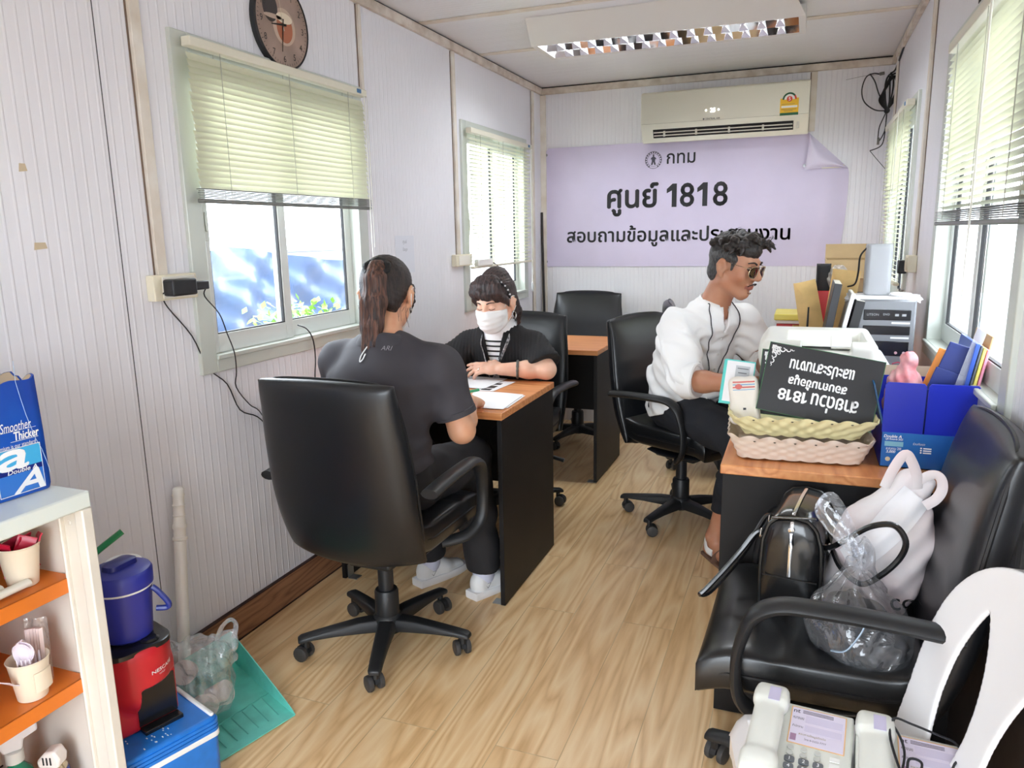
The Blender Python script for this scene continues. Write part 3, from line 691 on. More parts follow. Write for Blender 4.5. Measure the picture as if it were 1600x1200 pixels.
# ---------------------------------------------------------------- clock
def clock():
    c = V((XL, 2.362, 2.112)); R = .150
    r = thing('wall_clock', 'round brown wall clock with cup picture above the half-raised blind', 'clock', c)
    M = frame(c, (0, 1, 0), (0, 0, 1))
    obj('case', MB().lathe([(0, 0), (R, 0), (R, .018), (R-.004, .022), (R-.007, .022), (R-.007, .017), (0, .017)], 56, M), M_BLACKP, r, world=True)
    def disc(mb, x, y, a, b, e, n=32, rot=0, t0=0, t1=2*PI):
        pts = [(0, 0)]+[(a*math.cos(t0+(t1-t0)*k/n), b*math.sin(t0+(t1-t0)*k/n)) for k in range(n+1)]; ca, sa = math.cos(rot), math.sin(rot)
        mb.add([M @ V((x+p*ca-q*sa, y+p*sa+q*ca, e)) for p, q in pts], [(0, k, k+1) for k in range(1, n+1)])
    mb = MB(); disc(mb, 0, 0, R-.007, R-.007, .0176, 48)
    d = obj('dial', mb, mat('dial_brown', (176, 150, 136), .35, noise=(6, .18)), r, world=True, smooth=False)
    mb = MB(); mb.mi = 0; disc(mb, .01, -.005, .062, .062, .0182); mb.mi = 1; disc(mb, .012, -.008, .044, .050, .0186); mb.mi = 2; disc(mb, .012, .024, .044, .018, .0190); mb.mi = 3; disc(mb, -.062, .045, .040, .048, .0186); mb.mi = 0; disc(mb, -.05, .018, .05, .008, .019, 16, .05)
    obj('printed_picture', mb, [mat('dial_ring', (196, 172, 154), .4), mat('coffee_copper', (176, 104, 72), .35), mat('cup_cream', (232, 218, 196), .4), mat('cup_dark', (52, 44, 42), .4)], d, world=True, smooth=False)
    mb = MB()
    for h in range(1, 13):
        a = PI/2-2*PI*h/12; put_text(mb, str(h), 1, M, height=.022, at=(.113*math.cos(a), .113*math.sin(a)), eps=.0195)
    for k in range(60):
        a = 2*PI*k/60; q = .002 if k % 5 else .003; p = V((.131*math.cos(a), .131*math.sin(a), 0)); e = V((math.cos(a), math.sin(a), 0))*.004; n_ = V((-e.y, e.x, 0)).normalized()*q*.4
        mb.add([M @ (p-e-n_+V((0, 0, .0195))), M @ (p+e-n_+V((0, 0, .0195))), M @ (p+e+n_+V((0, 0, .0195))), M @ (p-e+n_+V((0, 0, .0195)))], [(0, 1, 2, 3)])
    obj('numerals', mb, mat('dial_ink', (40, 34, 32), .5), d, world=True, smooth=False)
    for nm, ang, L, w in (('hour_hand', 188, .062, .004), ('minute_hand', 262, .092, .003), ('second_hand', 100, .09, .0012)):
        a = math.radians(ang); e = V((math.cos(a), math.sin(a), 0)); n_ = V((-e.y, e.x, 0)); mb = MB()
        z = .0205+.0008*(L > .07)
        mb.prism([tuple((e*-.02+n_*w)[:2]), tuple((e*-.02-n_*w)[:2]), tuple((e*L-n_*w*.4)[:2]), tuple((e*L+n_*w*.4)[:2])], z, z+.0008, M); obj(nm, mb, mat('hand_black', (22, 20, 20), .4) if nm != 'second_hand' else mat('hand_pale', (226, 214, 190), .4), r, world=True, smooth=False)
clock()
# ================================================================ desks
M_TOP = wood('desk_top_wood', (214, 142, 88), (228, 162, 106), (190, 116, 66), scale=1.6, axis=0, rough=.32)
M_TOPY = wood('desk_top_wood_lengthwise', (214, 142, 88), (228, 162, 106), (190, 116, 66), scale=1.6, axis=1, rough=.32)
M_EDGE = mat('desk_edge', (206, 134, 82), .4)
M_DBLK = mat('black_laminate', (22, 21, 22), .5, noise=(5, .25), noise_col=(30, 28, 28), spec=.25)
M_STEEL = mat('steel_bracket', (170, 172, 172), .35, metal=.8)
def desk(label, x0, x1, y0, y1, modesty, mtop=None, group=None, axis='x', brackets=True):
    """axis = long direction; modesty = inset of the modesty panel from the y1 (or x1) side"""
    r = thing('office_desk', label, 'desk', ((x0+x1)/2, (y0+y1)/2, 0), group=group); t = .018; zt = .75
    mb = MB(); mb.bb(x0, x1, y0, y1, zt-.027, zt); obj('desktop', mb, mtop or M_TOP, r, bevel=.003, world=True)
    if axis == 'x':
        for x in (x0+.004, x1-.004-t):
            mb = MB(); mb.bb(x, x+t, y0+.006, y1-.006, .006, zt-.027); obj('side_panel', mb, M_DBLK, r, bevel=.0015, world=True)
        mb = MB(); mb.bb(x0+.004+t, x1-.004-t, y1-modesty-t, y1-modesty, .30, zt-.027); obj('modesty_panel', mb, M_DBLK, r, world=True, bevel=.001)
        bx = [(x0+.004+t, 1), (x1-.004-t, -1)]
        for x, s in bx:
            if brackets: mb = MB(); mb.bb(min(x, x+s*.04), max(x, x+s*.04), y0+.02, y0+.06, 0, .003); mb.bb(min(x, x+s*.002), max(x, x+s*.002), y0+.02, y0+.06, 0, .06); obj('floor_bracket', mb, M_STEEL, r, world=True)
    else:
        for y in (y0+.004, y1-.004-t):
            mb = MB(); mb.bb(x0+.006, x1-.006, y, y+t, .006, zt-.027); obj('side_panel', mb, M_DBLK, r, bevel=.0015, world=True)
        mb = MB(); mb.bb(x1-modesty-t, x1-modesty, y0+.004+t, y1-.004-t, .30, zt-.027); obj('modesty_panel', mb, M_DBLK, r, world=True, bevel=.001)
    return r
desk('small wood-topped black desk between the two women with papers on it', -1.70, -.975, 2.393, 2.998, .05)
desk('wood-topped black desk in front of the empty chair at the back wall', -1.74, -1.012, 3.867, 4.44, .05)
desk('wood-topped black desk by the window holding baskets, sign and blue carton', -.185, .425, 2.024, 3.22, .05, M_TOPY, axis='y')
desk('far wood-topped desk behind the printer with the stacked folders', -.185, .425, 3.24, 4.95, .05, M_TOPY, axis='y')

# ================================================================ office chairs
M_LEATH = mat('black_leather', (19, 20, 22), .33, bump=(120, .12, .001), coat=.12)
M_LEATH2 = mat('black_leather_back', (20, 22, 26), .36, bump=(90, .10, .001), coat=.1)
M_PIPE = mat('black_piping', (20, 20, 22), .45)
M_PP = mat('black_moulded_plastic', (29, 30, 32), .45)
M_TYRE = mat('caster_grey', (58, 56, 55), .6)
def superr(a, n=4.0):
    c, s = math.cos(a), math.sin(a); q = (abs(c)**n+abs(s)**n)**(-1/n); return c*q, s*q
def pillow(mapf, th, nu=24, nv=24, crown=.3, seams=(), pinch=4.5, back=1.0, edge=.16):
    """closed cushion. mapf(u,v,d): u,v in -1..1, d = height off the mid-surface in metres"""
    mb = MB(); fr, bk = [], []
    for j in range(nv+1):
        for i in range(nu+1):
            u = -1+2*i/nu; v = -1+2*j/nv
            # denser near rims
            u = math.copysign(1-(1-abs(u))**1.5, u); v = math.copysign(1-(1-abs(v))**1.5, v)
            e = max(0, 1-abs(u)**pinch)**.5*max(0, 1-abs(v)**pinch)**.5
            g = sum(math.exp(-((v-s)/.022)**2)*.011 for s in seams)*(1-abs(u)**8)
            h = th*(edge+(1-edge)*e**.8)*(1+crown*(1-u*u)*(1-v*v)*.5)
            fr.append(mapf(u, v, h*.5-g)); bk.append(mapf(u, v, -h*.5*back))
    w = nu+1; K = w*(nv+1); fs = []
    for j in range(nv):
        for i in range(nu):
            a = j*w+i; fs.append((a, a+1, a+1+w, a+w)); fs.append((K+a, K+a+w, K+a+w+1, K+a+1))
    for i in range(nu):
        fs.append((i+1, i, K+i, K+i+1)); q = nv*w+i; fs.append((q, q+1, K+q+1, K+q))
    for j in range(nv):
        a = j*w; fs.append((a, a+w, K+a+w, K+a)); a = j*w+nu; fs.append((a+w, a, K+a, K+a+w))
    return mb.add(fr+bk, fs)
def rim(mapf, d=0, n=80, k=9.0):
    return [mapf(*superr(2*PI*i/n, k), d) for i in range(n+1)]
def office_chair(label, loc, rz, group=None, base_rot=-68, lever=True):
    r = thing('office_chair', label, 'chair', loc, rz, group)
    # seat: x across, y forward; waterfall front
    def seatf(u, v, d):
        hw = .243-.012*(1-v)*.5; y = .055+.225*v
        drop = -.026*max(0, (v-.62)/.38)**2+.012*u*u+.03*max(0, (-v-.55)/.45)**2
        return V((hw*u, y, .445+drop+d*1.0))
    se = obj('seat', pillow(seatf, .105, seams=(.35, .62), edge=.62, pinch=7), M_LEATH, r, ang=80)
    mb = MB(); mb.tube(rim(seatf, -.004), .0045, 6, cap=False); obj('piping', mb, M_PIPE, se)
    def backf(u, v, d):
        t = (v+1)/2; hw = .238+.012*math.sin(PI*min(1, t*1.15))-.012*t**3
        z = .402+.578*t-.012*u*u*t-.030*(1-u*u)*max(0, 1-3.5*t)
        y0 = -.205-.06*t-.03*t*t+.035*max(0,(.42-t)/.42)**2          # reclined, sweeps forward at the foot
        wrap = .022*u*u                                     # wraps round the sitter
        n = V((0, 1, .18)).normalized()
        return V((hw*u, y0+wrap, z))+n*d
    ba = obj('backrest', pillow(backf, .09, seams=(-.28, -.08, .10), pinch=4, back=.9), M_LEATH2, r, ang=80)
    mb = MB(); mb.tube(rim(backf, .010), .0045, 6, cap=False); obj('piping', mb, M_PIPE, ba)
    # shell under the seat joining the back
    def shellf(u, v, d):
        t = (v+1)/2
        p = [V((0, .2, .372)), V((0, .1, .362)), V((0, .04, .358)), V((0, -.02, .360)), V((0, -.08, .372))]
        q = t*4; i = min(3, int(q)); a = p[i].lerp(p[i+1], q-i)
        return V((.165*u, a.y, a.z))+V((0, 0, .0))+V((0, 0, d))
    obj('under_shell', pillow(shellf, .03, 12, 24, crown=0), M_LEATH2, r, ang=70)
    for s in (-1, 1):
        path = [(s*.285, -.20, .640), (s*.285, -.10, .648), (s*.285, .04, .652), (s*.285, .115, .648), (s*.284, .160, .622), (s*.282, .182, .575), (s*.278, .195, .50), (s*.272, .185, .42), (s*.24, .14, .375), (s*.17, .09, .360)]
        mb = MB(); P = spline([V(p) for p in path], 6)
        def rad(t): return .028 if t < .42 else .028-.007*min(1, (t-.42)/.2)
        mb.tube(P, rad, 12, flat=.55, up=(0, 0, 1)); obj('armrest', mb, M_PP, r)
    mb = MB(); mb.box((0, .01, .335), (.16, .22, .035)); obj('mechanism', mb, M_PP, r, bevel=.012)
    mb = MB(); mb.lathe([(.026, .16), (.026, .325), (.03, .33)], 20); obj('gas_lift', mb, M_BLACKP, r)
    mb = MB(); mb.lathe([(.036, .085), (.041, .10), (.040, .20), (.037, .205), (.0365, .207)], 20); obj('lift_cover', mb, M_PP, r)
    if lever:
        mb = MB(); mb.tube([(-.08, .02, .335), (-.2, .02, .325), (-.25, .02, .318)], .005, 6); mb.tube([(-.23, .02, .321), (-.31, .02, .305)], .010, 8); obj('height_lever', mb, M_BLACKP, r)
    mb = MB(); mb.lathe([(0, .058), (.05, .06), (.054, .08), (.048, .112), (.04, .12), (0, .12)], 20)
    leg_o = obj('base_hub', mb, M_PP, r)
    for k in range(5):
        a = math.radians(base_rot+72*k); e = V((math.cos(a), math.sin(a), 0)); n = V((-e.y, e.x, 0))
        mb = MB(); rings = []
        for q, hw, z0, z1 in ((.03, .032, .066, .112), (.10, .027, .07, .112), (.18, .024, .074, .103), (.25, .022, .074, .094), (.285, .021, .070, .089), (.298, .016, .068, .082)):
            c = e*q
            rings.append([c+n*(hw*x)+V((0, 0, z0+(z1-z0)*y)) for x, y in ((-1, 0), (1, 0), (1, .6), (.75, .92), (0, 1), (-.75, .92), (-1, .6))])
        mb.loft(rings); lo = obj('base_leg', mb, M_PP, r, bevel=.003, ang=50)
        c = e*.272; sw = math.radians(base_rot+72*k+[35, -50, 80, 20, 140][k]); d = V((math.cos(sw), math.sin(sw), 0)); ax = V((-d.y, d.x, 0))
        mb = MB(); mb.tube([c+V((0, 0, .075)), c+V((0, 0, .045))], .011, 8)
        w = c-d*.012+V((0, 0, .0265))
        mb.loft([[w+ax*x+d*(math.cos(t)*.027)+V((0, 0, math.sin(t)*.027)) for t in (PI*.05+PI*.95*j/8 for j in range(9))]+[w+ax*x+d*(math.cos(t)*.018)+V((0, 0, math.sin(t)*.018)) for t in (PI*.95-PI*.9*j/8 for j in range(9))] for x in (-.008, .008)])
        mb.mi = 1
        for s in (-1, 1): mb.lathe([(.0, -.009), (.018, -.010), (.025, -.007), (.0265, 0), (.025, .007), (.018, .010), (0, .009)], 16, frame(w+ax*(s*.018), d, (0, 0, 1)))
        obj('caster', mb, [M_PP, M_TYRE], r)
    return r
ch = office_chair('black leather office chair seen from behind, holding the ponytailed woman', (-1.262, 2.03, 0), 0, None)
chairs = 'black leather office chairs on five-star bases'
ch['group'] = chairs
CH1 = ch
dup(ch, (-1.335, 3.33, 0), 178, 'black leather office chair behind the masked woman in the ribbed cardigan', chairs)
dup(ch, (-1.365, 4.70, 0), 180, 'empty black leather office chair standing at the back wall behind the empty desk', chairs)
dup(ch, (-.50, 3.50, 0), -116, 'black leather office chair under the man in the white shirt', chairs)
dup(ch, (-.44, 4.40, 0), -80, 'mostly hidden black office chair behind the man, caster showing past his knee', chairs)
dup(ch, (.112, 1.735, 0), 89, 'black leather office chair in the foreground loaded with three bags', chairs)

# ================================================================ white plastic chair
M_MONO = mat('white_monobloc', (240, 238, 238), .22, coat=.2)
def monobloc():
    r = thing('plastic_chair', 'white plastic stacking chair carrying two telephones, arched back cut open', 'chair', (.152, 1.225, 0), 102)
    Rm = rootm(r)
    def seat(u, v):
        x = (u-.5)*2; y = (v-.5)*2; hw = .222-.02*(y < 0)*abs(y)
        z = .437-.010*(1-x*x)*(1-y*y)-.05*max(0, (y-.8)/.2)**2*.9-.012*max(0, (abs(x)-.9)/.1)**2
        return V((hw*x*(1-.5*max(0, y-.75)**2), .03+.17*y, z))
    obj('seat', MB().sheet(seat, 24, 24, .006), M_MONO, r)
    mb = MB()
    for path in ([seat(i/12, 1) for i in range(13)], [seat(1, 1-i/12) for i in range(13)], [seat(0, 1-i/12) for i in range(13)]):
        mb.loft([[p, p+V((0, 0, -.04)), p+V((p.x*-.012, p.y*-.012, -.04)), p+V((p.x*-.012, p.y*-.012, -.004))] for p in path])
    obj('seat_rim', mb, M_MONO, r)
    # back: arched plate with two leaf-shaped openings either side of a centre splat
    S = SDF((-.25, -.30, .40), (.25, -.04, .92), .0026)
    g = [np.arange(S.n[i], dtype=np.float32)*S.vx+S.lo[i] for i in range(3)]
    X, Y, Z = np.meshgrid(*g, indexing='ij'); h = (Z-.43)/.405
    hw = .205+.020*np.sin(np.clip(h, 0, 1)*2.2)
    k = (np.abs(X/hw)**2.6+np.clip((Z-.58)/.25, 0, 2)**2.6)**(1/2.6); outer = (k-1)*.20
    hole = None
    for sx in (-1, 1):
        px = (X*sx-.088)-(.03*(h-.45)); pz = Z-.572; R = .29; o = R-.050
        leaf = np.maximum(np.hypot(px-o, pz*.95)-R, np.hypot(px+o, pz*.95)-R)
        hole = leaf if hole is None else np.minimum(hole, leaf)
    d2 = np.maximum(outer, -hole)
    ys = -.098-.105*h-.022*np.cos(X/.21*1.4)+.03*np.clip(.25-h, 0, 1)*2*np.abs(X)
    q = np.stack([d2, np.abs(Y-ys)-.0035], 0)
    S.d = np.clip(np.minimum(q.max(0), 0)+np.linalg.norm(np.maximum(q, 0), axis=0), -.05, .06)-.0015
    S.d = np.maximum(S.d, .432-Z)
    # turned rim along the outer edge
    rimd = np.maximum(np.abs(outer+.003)-.003, np.abs(Y-ys+.012)-.012); S.d = np.minimum(S.d, np.maximum(rimd, .432-Z)).astype(np.float32)
    S.mesh('back', M_MONO, r, world=False, sm=9)
    for sx in (-1, 1):
        for sy, yy in ((1, .165), (-1, -.145)):
            mb = MB(); top = V((sx*.20, yy, .425)); bot = V((sx*.235, yy+sy*.04, 0)); out = V((sx, 0, 0)); rings = []
            for t in (0, .5, 1):
                c = top.lerp(bot, t); w = .035-.013*t; q = V((0, sy, 0))
                rings.append([c, c-q*w*1.5, c-q*w*1.5+out*-.004, c-out*.004-q*.004, c-out*w*1.3-q*.004, c-out*w*1.3])
            mb.loft(rings); obj('leg', mb, M_MONO, r)
    return r
monobloc()
o = obj('wooden_board', MB().bb(.413, .430, 1.40, 2.05, 0, .62), mat('dark_walnut', (62, 52, 48), .5, noise=(30, .2)), bevel=.002)
tag(o, 'dark brown board leaning on the right wall behind the loaded office chair', 'board')
# ================================================================ things on the right-hand desks
def rrect(hx, hy, r, n=10):
    o = []
    for sx, sy, a0 in ((1, 1, 0), (-1, 1, 90), (-1, -1, 180), (1, -1, 270)):
        for k in range(n+1):
            a = math.radians(a0+90*k/n); o.append(((hx-r)*sx+r*math.cos(a), (hy-r)*sy+r*math.sin(a)))
    return o
def resample(poly, n):
    P = [V((p[0], p[1], 0)) for p in poly]; P.append(P[0]); L = [0]
    for a, b in zip(P, P[1:]): L.append(L[-1]+(b-a).length)
    o = []; j = 0
    for k in range(n):
        s = L[-1]*k/n
        while L[j+1] < s: j += 1
        o.append(P[j].lerp(P[j+1], (s-L[j])/max(1e-9, L[j+1]-L[j])))
    return o
INK = mat('black_ink', (30, 30, 32), .5)
WINK = mat('white_ink', (246, 246, 246), .5, emit=None)
PAPER = mat('white_paper', (242, 242, 244), .6)
def basket(label, loc, rz, b, t, h, m, braid):
    r = thing('plastic_basket', label, 'basket', loc, rz, 'cream lattice baskets on the desk')
    n = 288; nz = 14; pb = resample(rrect(*b, .03), n); pt = resample(rrect(*t, .04), n); per = 26 if braid else 24
    def wall(off):
        R = []
        for j in range(nz+1):
            v = j/nz; ring = []
            for k in range(n):
                p = pb[k].lerp(pt[k], v); nrm = V((p.x/t[0], p.y/t[1], 0)).normalized(); a = 2*PI*per*k/n
                z = h*v+(.007*abs(math.sin(a/2)) if j == nz else .0045*abs(math.sin(a/2))*max(0, (v-.8)/.2))
                if braid:
                    q = (math.sin(a+v*10)*(v < .97)+math.sin(a-v*10))*.5; d = .0042*q*min(1, v*6)
                else:
                    d = .0022*math.cos(a)*math.cos(v*19)+(.002 if v > .86 else 0)
                if j == 0: z -= .0045*abs(math.sin(a/2))
                ring.append(p+nrm*(d+off)+V((0, 0, z)))
            R.append(ring)
        return R
    o = wall(0); i = wall(-.0035)
    obj('lattice_wall', MB().loft(o+i[::-1], (False, False)), m, r, ang=60)
    mb = MB(); mb.prism([(p.x*.99, p.y*.99) for p in pb], .002, .006); obj('base', mb, m, r)
    mb = MB()      # dark slivers painted as shade in the cut-outs under the scallops
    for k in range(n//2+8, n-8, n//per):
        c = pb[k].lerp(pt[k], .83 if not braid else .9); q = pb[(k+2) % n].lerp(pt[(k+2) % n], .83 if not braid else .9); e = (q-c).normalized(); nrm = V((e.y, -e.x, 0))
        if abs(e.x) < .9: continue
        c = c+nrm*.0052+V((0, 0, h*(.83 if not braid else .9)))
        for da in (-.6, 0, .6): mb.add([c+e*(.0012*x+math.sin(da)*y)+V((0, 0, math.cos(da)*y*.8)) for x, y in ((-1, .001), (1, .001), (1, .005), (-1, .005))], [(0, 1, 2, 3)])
    obj('cut_out_shade', mb, mat('lattice_shadow_gap', (92, 84, 66), .8), r, smooth=False)
    return r
basket('cream plastic basket at the bottom, resting on the desktop under the yellow basket', (.005, 2.222, .758), 4, (.160, .125), (.186, .150), .060, mat('basket_pinkish_cream', (226, 210, 194), .5), False)
basket('yellowish braided plastic basket stacked on top, holding the signs and tissues', (.008, 2.226, .8225), 4, (.150, .116), (.192, .154), .050, mat('basket_yellow_cream', (236, 226, 176), .5), True)

M_BOARD = mat('sign_black', (26, 25, 27), .5); M_GREEN = mat('sign_green_edge', (40, 110, 52), .45)
def sign_board(label, o, ex, ey, w, h, writing, orn=True):
    M = frame(o, ex, ey); r = thing('sign_board', label, 'sign', o, 0, None)
    obj('board', MB().bb(-w/2, w/2, -h/2, h/2, -.006, 0, M), M_BOARD, r, world=True)
    mb = MB()
    for a in ((-w/2-.0015, -w/2, -h/2, h/2), (w/2, w/2+.0015, -h/2, h/2), (-w/2-.0015, w/2+.0015, h/2, h/2+.0015), (-w/2-.0015, w/2+.0015, -h/2-.0015, -h/2)): mb.bb(a[0], a[1], a[2], a[3], -.007, -.0005, M)
    obj('edging', mb, M_GREEN, r, world=True, smooth=False)
    if writing:
        mb = MB(); F2 = M @ RZ(180)
        put_text(mb, 'สายด่วน', 1, F2, width=.118, height=.046, at=(-.046, .046), bold=.03)
        for k in (0, 1): mb.add([F2 @ V((.026+.040*k+x, .026+z, .0008)) for x, z in ((.005, 0), (.012, 0), (.012, .031), (.006, .031), (-.002, .025), (-.002, .0195), (.005, .0225))], [(0, 1, 2, 6), (2, 3, 4, 5, 6)]); put_text(mb, '8', 1, F2, width=.0195, height=.031, at=(.0505+.040*k, .0415), bold=.035)
        put_text(mb, 'สอบถามข้อมูล', 1, F2, width=.150, height=.036, at=(.006, .0), bold=.035)
        put_text(mb, 'และประสานงาน', 1, F2, width=.165, height=.034, at=(.004, -.042), bold=.035)
        obj('lettering', mb, WINK, r, world=True, smooth=False)
    mb = MB(); c = V((-w/2+.006, h/2-.006, .0006))
    def curl(x, y, R, a0, a1, w0):
        pts = [V((x+R*(1-.65*t)*math.cos(a0+(a1-a0)*t), -y+R*(1-.65*t)*math.sin(a0+(a1-a0)*t), 0)) for t in (k/16 for k in range(17))]
        for sw in (0, 1):
            q = [c+(p if sw == 0 else V((-p.y, -p.x, 0))) for p in pts]
            vs = []; 
            for i, p in enumerate(q):
                tg = (q[min(i+1, 16)]-q[max(i-1, 0)]).normalized(); nn = V((-tg.y, tg.x, 0))*w0*(1-.6*i/16); vs += [M @ (p-nn), M @ (p+nn)]
            mb.add(vs, [(2*i, 2*i+1, 2*i+3, 2*i+2) for i in range(16)])
    curl(.012, .012, .010, 0, 5.5, .0022); curl(.030, .008, .009, 3, 8, .002); curl(.046, .006, .008, 3.2, 7, .0016); curl(.022, .020, .008, 1, 6, .0018); curl(.012, .006, .006, 2, 7, .0018); curl(.058, .004, .006, 3.2, 5.5, .0012); curl(.008, .022, .009, 0, 4, .002)
    mb.add([M @ (c+V(p)) for p in ((0, 0, 0), (.012, 0, 0), (.008, -.008, 0), (0, -.012, 0))], [(0, 1, 2, 3)])
    obj('corner_ornament', mb, WINK, r, world=True, smooth=False)
    return r
ex = V((.290, 0, -.046)); ey = V((.026, .05, .183))
sign_board('black sign with white upside-down Thai lettering leaning in the yellow basket', V((.056, 2.176, .951)), ex, ey, .297, .190, True)
sign_board('green-edged sign peeking out behind the upside-down black sign', V((.03, 2.245, .935)), V((.29, .01, -.02)), V((.02, .04, .19)), .27, .185, False)
def desk_small():
    # tissue pack
    r = thing('tissue_pack', 'white tissue packet with red and blue print, in the yellow basket', 'tissue packet', (-.135, 2.19, .835))
    S = SDF((-.21, 2.13, .82), (-.06, 2.25, .98), .004); Mx = np.array((RY(-6) @ RX(-14)).to_3x3())
    S.rbox((-.140, 2.19, .895), (.040, .035, .068), .016, Mx); S.warp(lambda P: .0012*np.sin(P[:, 0]*160+P[:, 2]*90)); pk_ = S.mesh('packet', mat('tissue_white', (232, 226, 216), .55), r)
    M = frame((-.1405, 2.166, .925), (1, 0, .1), (0, .24, .97)); mb = MB()
    for i, (y, h, mi) in enumerate(((.027, .004, 0), (.020, .003, 1), (.012, .004, 0), (.006, .002, 1), (-.05, .006, 2))):
        mb.mi = mi; w = .030 if mi < 2 else .004; mb.grid(lambda u, v: M @ V((-w+2*w*u, y+h*v, 0)), 8, 2)
    mb.mi = 0; mb.add([M @ V((-.014+.010*math.cos(2*PI*k/14), .016+.008*math.sin(2*PI*k/14), .001)) for k in range(14)], [tuple(range(14))]); mb.v = on_surface(pk_, mb.v, (0, 1, 0), .0012)
    obj('print', mb, [mat('print_red', (206, 104, 96), .5), mat('print_blue', (120, 170, 206), .5), INK], r, world=True, smooth=False)
    # leaflets
    r = thing('leaflet_stack', 'teal-bordered white leaflets standing at the left of the yellow basket', 'leaflets', (-.16, 2.25, .87))
    M = frame((-.163, 2.235, .938), (1, .05, -.10), (.42, .40, .85)); mb = MB()
    for k in range(6): mb.bb(-.042-.001*k, .042-.001*k, -.066, .066, -.0022*k-.002, -.0022*k-.0006, M)
    obj('sheets', mb, mat('leaflet_teal', (98, 214, 208), .5), r, world=True, smooth=False)
    mb = MB(); mb.bb(-.038, .039, -.060, .062, 0, .0004, M); mb.mi = 1; mb.bb(-.012, .028, -.052, .05, .0004, .0007, M); mb.mi = 2
    for k in range(7): mb.bb(-.007+.003*(k % 2), .024-.004*(k % 3), .04-.013*k, .043-.013*k, .0007, .001, M)
    obj('printed_face', mb, [PAPER, mat('pale_grey_print', (196, 200, 204), .6), mat('mid_grey_print', (120, 124, 130), .6)], r, world=True, smooth=False)
    # printer
    r = thing('laser_printer', 'off-white laser printer with a recessed paper tray behind the black sign', 'printer', (.075, 2.65, .75))
    lo = mat('printer_grey', (206, 209, 216), .4); up = mat('printer_cream', (232, 232, 224), .38)
    S = SDF((-.14, 2.42, .74), (.29, 2.88, 1.06), .005); S.rbox((.077, 2.65, .858), (.190, .20, .106), .022); S.rbox((.245, 2.65, .80), (.03, .19, .048), .012); S.mesh('lower_body', lo, r)
    S = SDF((-.14, 2.42, .93), (.29, 2.88, 1.08), .004); S.rbox((.052, 2.66, .985), (.170, .20, .048), .024); S.ell((-.09, 2.66, .975), (.04, .20, .055), k=.02)
    S.rbox((.075, 2.62, 1.04), (.112, .125, .045), .008, np.array(RX(-9).to_3x3()), k=.003, op='sub'); S.rbox((.075, 2.50, 1.05), (.07, .09, .05), .006, k=.003, op='sub')
    S.mesh('upper_cover', up, r)
    mb = MB(); mb.box((.0, 0, 0), (.06, .07, .006), T(.12, 2.54, 1.022) @ RX(24)); obj('paper_stop', mb, up, r, bevel=.002, world=True)
    mb = MB(); mb.box((0, 0, 0), (.19, .19, .002), T(.06, 2.60, .9985) @ RX(-9)); obj('output_paper', mb, PAPER, r, world=True)
    # tower computer
    x0, x1, y0, y1, z0, z1 = .187, .368, 2.9, 3.30, .755, 1.123
    r = thing('computer_tower', 'silver-fronted black tower computer under the white router', 'computer', ((x0+x1)/2, 3.1, .75))
    sil = mat('silver_plastic', (126, 128, 132), .35, metal=.3); pb = mat('gloss_black', (22, 22, 24), .25)
    mb = MB(); mb.bb(x0+.004, x1-.004, y0+.02, y1, z0, z1); obj('case', mb, M_BLACKP, r, bevel=.004, world=True)
    mb = MB(); mb.bb(x0, x1, y0, y0+.03, z0, z1+.003); obj('front_panel', mb, sil, r, bevel=.006, world=True)
    for za, zb in ((1.055, 1.092), (1.004, 1.036), (.930, .982)):
        mb = MB(); mb.bb(x0+.016, x1-.016, y0-.002, y0+.004, za, zb); b = obj('drive_bay', mb, pb, r, bevel=.002, world=True)
        if za > 1.05:
            mb = MB(); M = frame((0, y0-.0025, 0), (1, 0, 0), (0, 0, 1)); put_text(mb, 'LITEON', 1, M, height=.008, at=(x0+.045, 1.075)); put_text(mb, 'DVD', 1, M, height=.007, at=(x0+.088, 1.076)); mb.bb(x0+.115, x0+.127, y0-.0026, y0-.002, 1.070, 1.078); mb.bb(x0+.137, x0+.15, y0-.0026, y0-.002, 1.070, 1.078); obj('lettering', mb, mat('grey_print', (150, 152, 154), .4), b, world=True, smooth=False)
        elif za < .95:
            mb = MB()
            for xx in (x1-.055, x1-.03): mb.lathe([(.0025, 0), (.005, 0), (.005, .002), (.0025, .002)], 12, frame((xx, y0-.002, .942), (1, 0, 0), (0, 0, 1)))
            obj('audio_socket', mb, mat('socket_ring', (190, 150, 160), .4), b, world=True)
    mb = MB()
    for z in (1.046, .994): mb.bb(x1-.075, x1-.018, y0-.0015, y0+.002, z-.003, z+.003)
    obj('eject_strip', mb, mat('silver_light', (220, 222, 224), .3), r, world=True)
    M = frame((x1-.045, y0-.0012, .885), (1, 0, 0), (0, 0, 1)); sh = [(-.018, .02), (0, .026), (.018, .02), (.017, -.006), (.010, -.018), (0, -.026), (-.010, -.018), (-.017, -.006)]
    mb = MB(); mb.prism(sh, 0, .0008, M); mb.mi = 1; mb.prism([(x*.86, y*.86) for x, y in sh], .0008, .0011, M); mb.mi = 0
    mb.tube([M @ V((p[0], p[1], .0014)) for p in spline([V((-.009, .012, 0)), V((.004, .012, 0)), V((.010, .004, 0)), V((-.002, .001, 0)), V((.007, -.006, 0)), V((0, -.014, 0)), V((-.008, -.008, 0))], 4)], .0022, 6)
    obj('shield_badge', mb, [mat('badge_red', (178, 44, 72), .4), sil], r, world=True, smooth=False)
    # papers on it, router
    mb = MB(); rnd = random.Random(4)
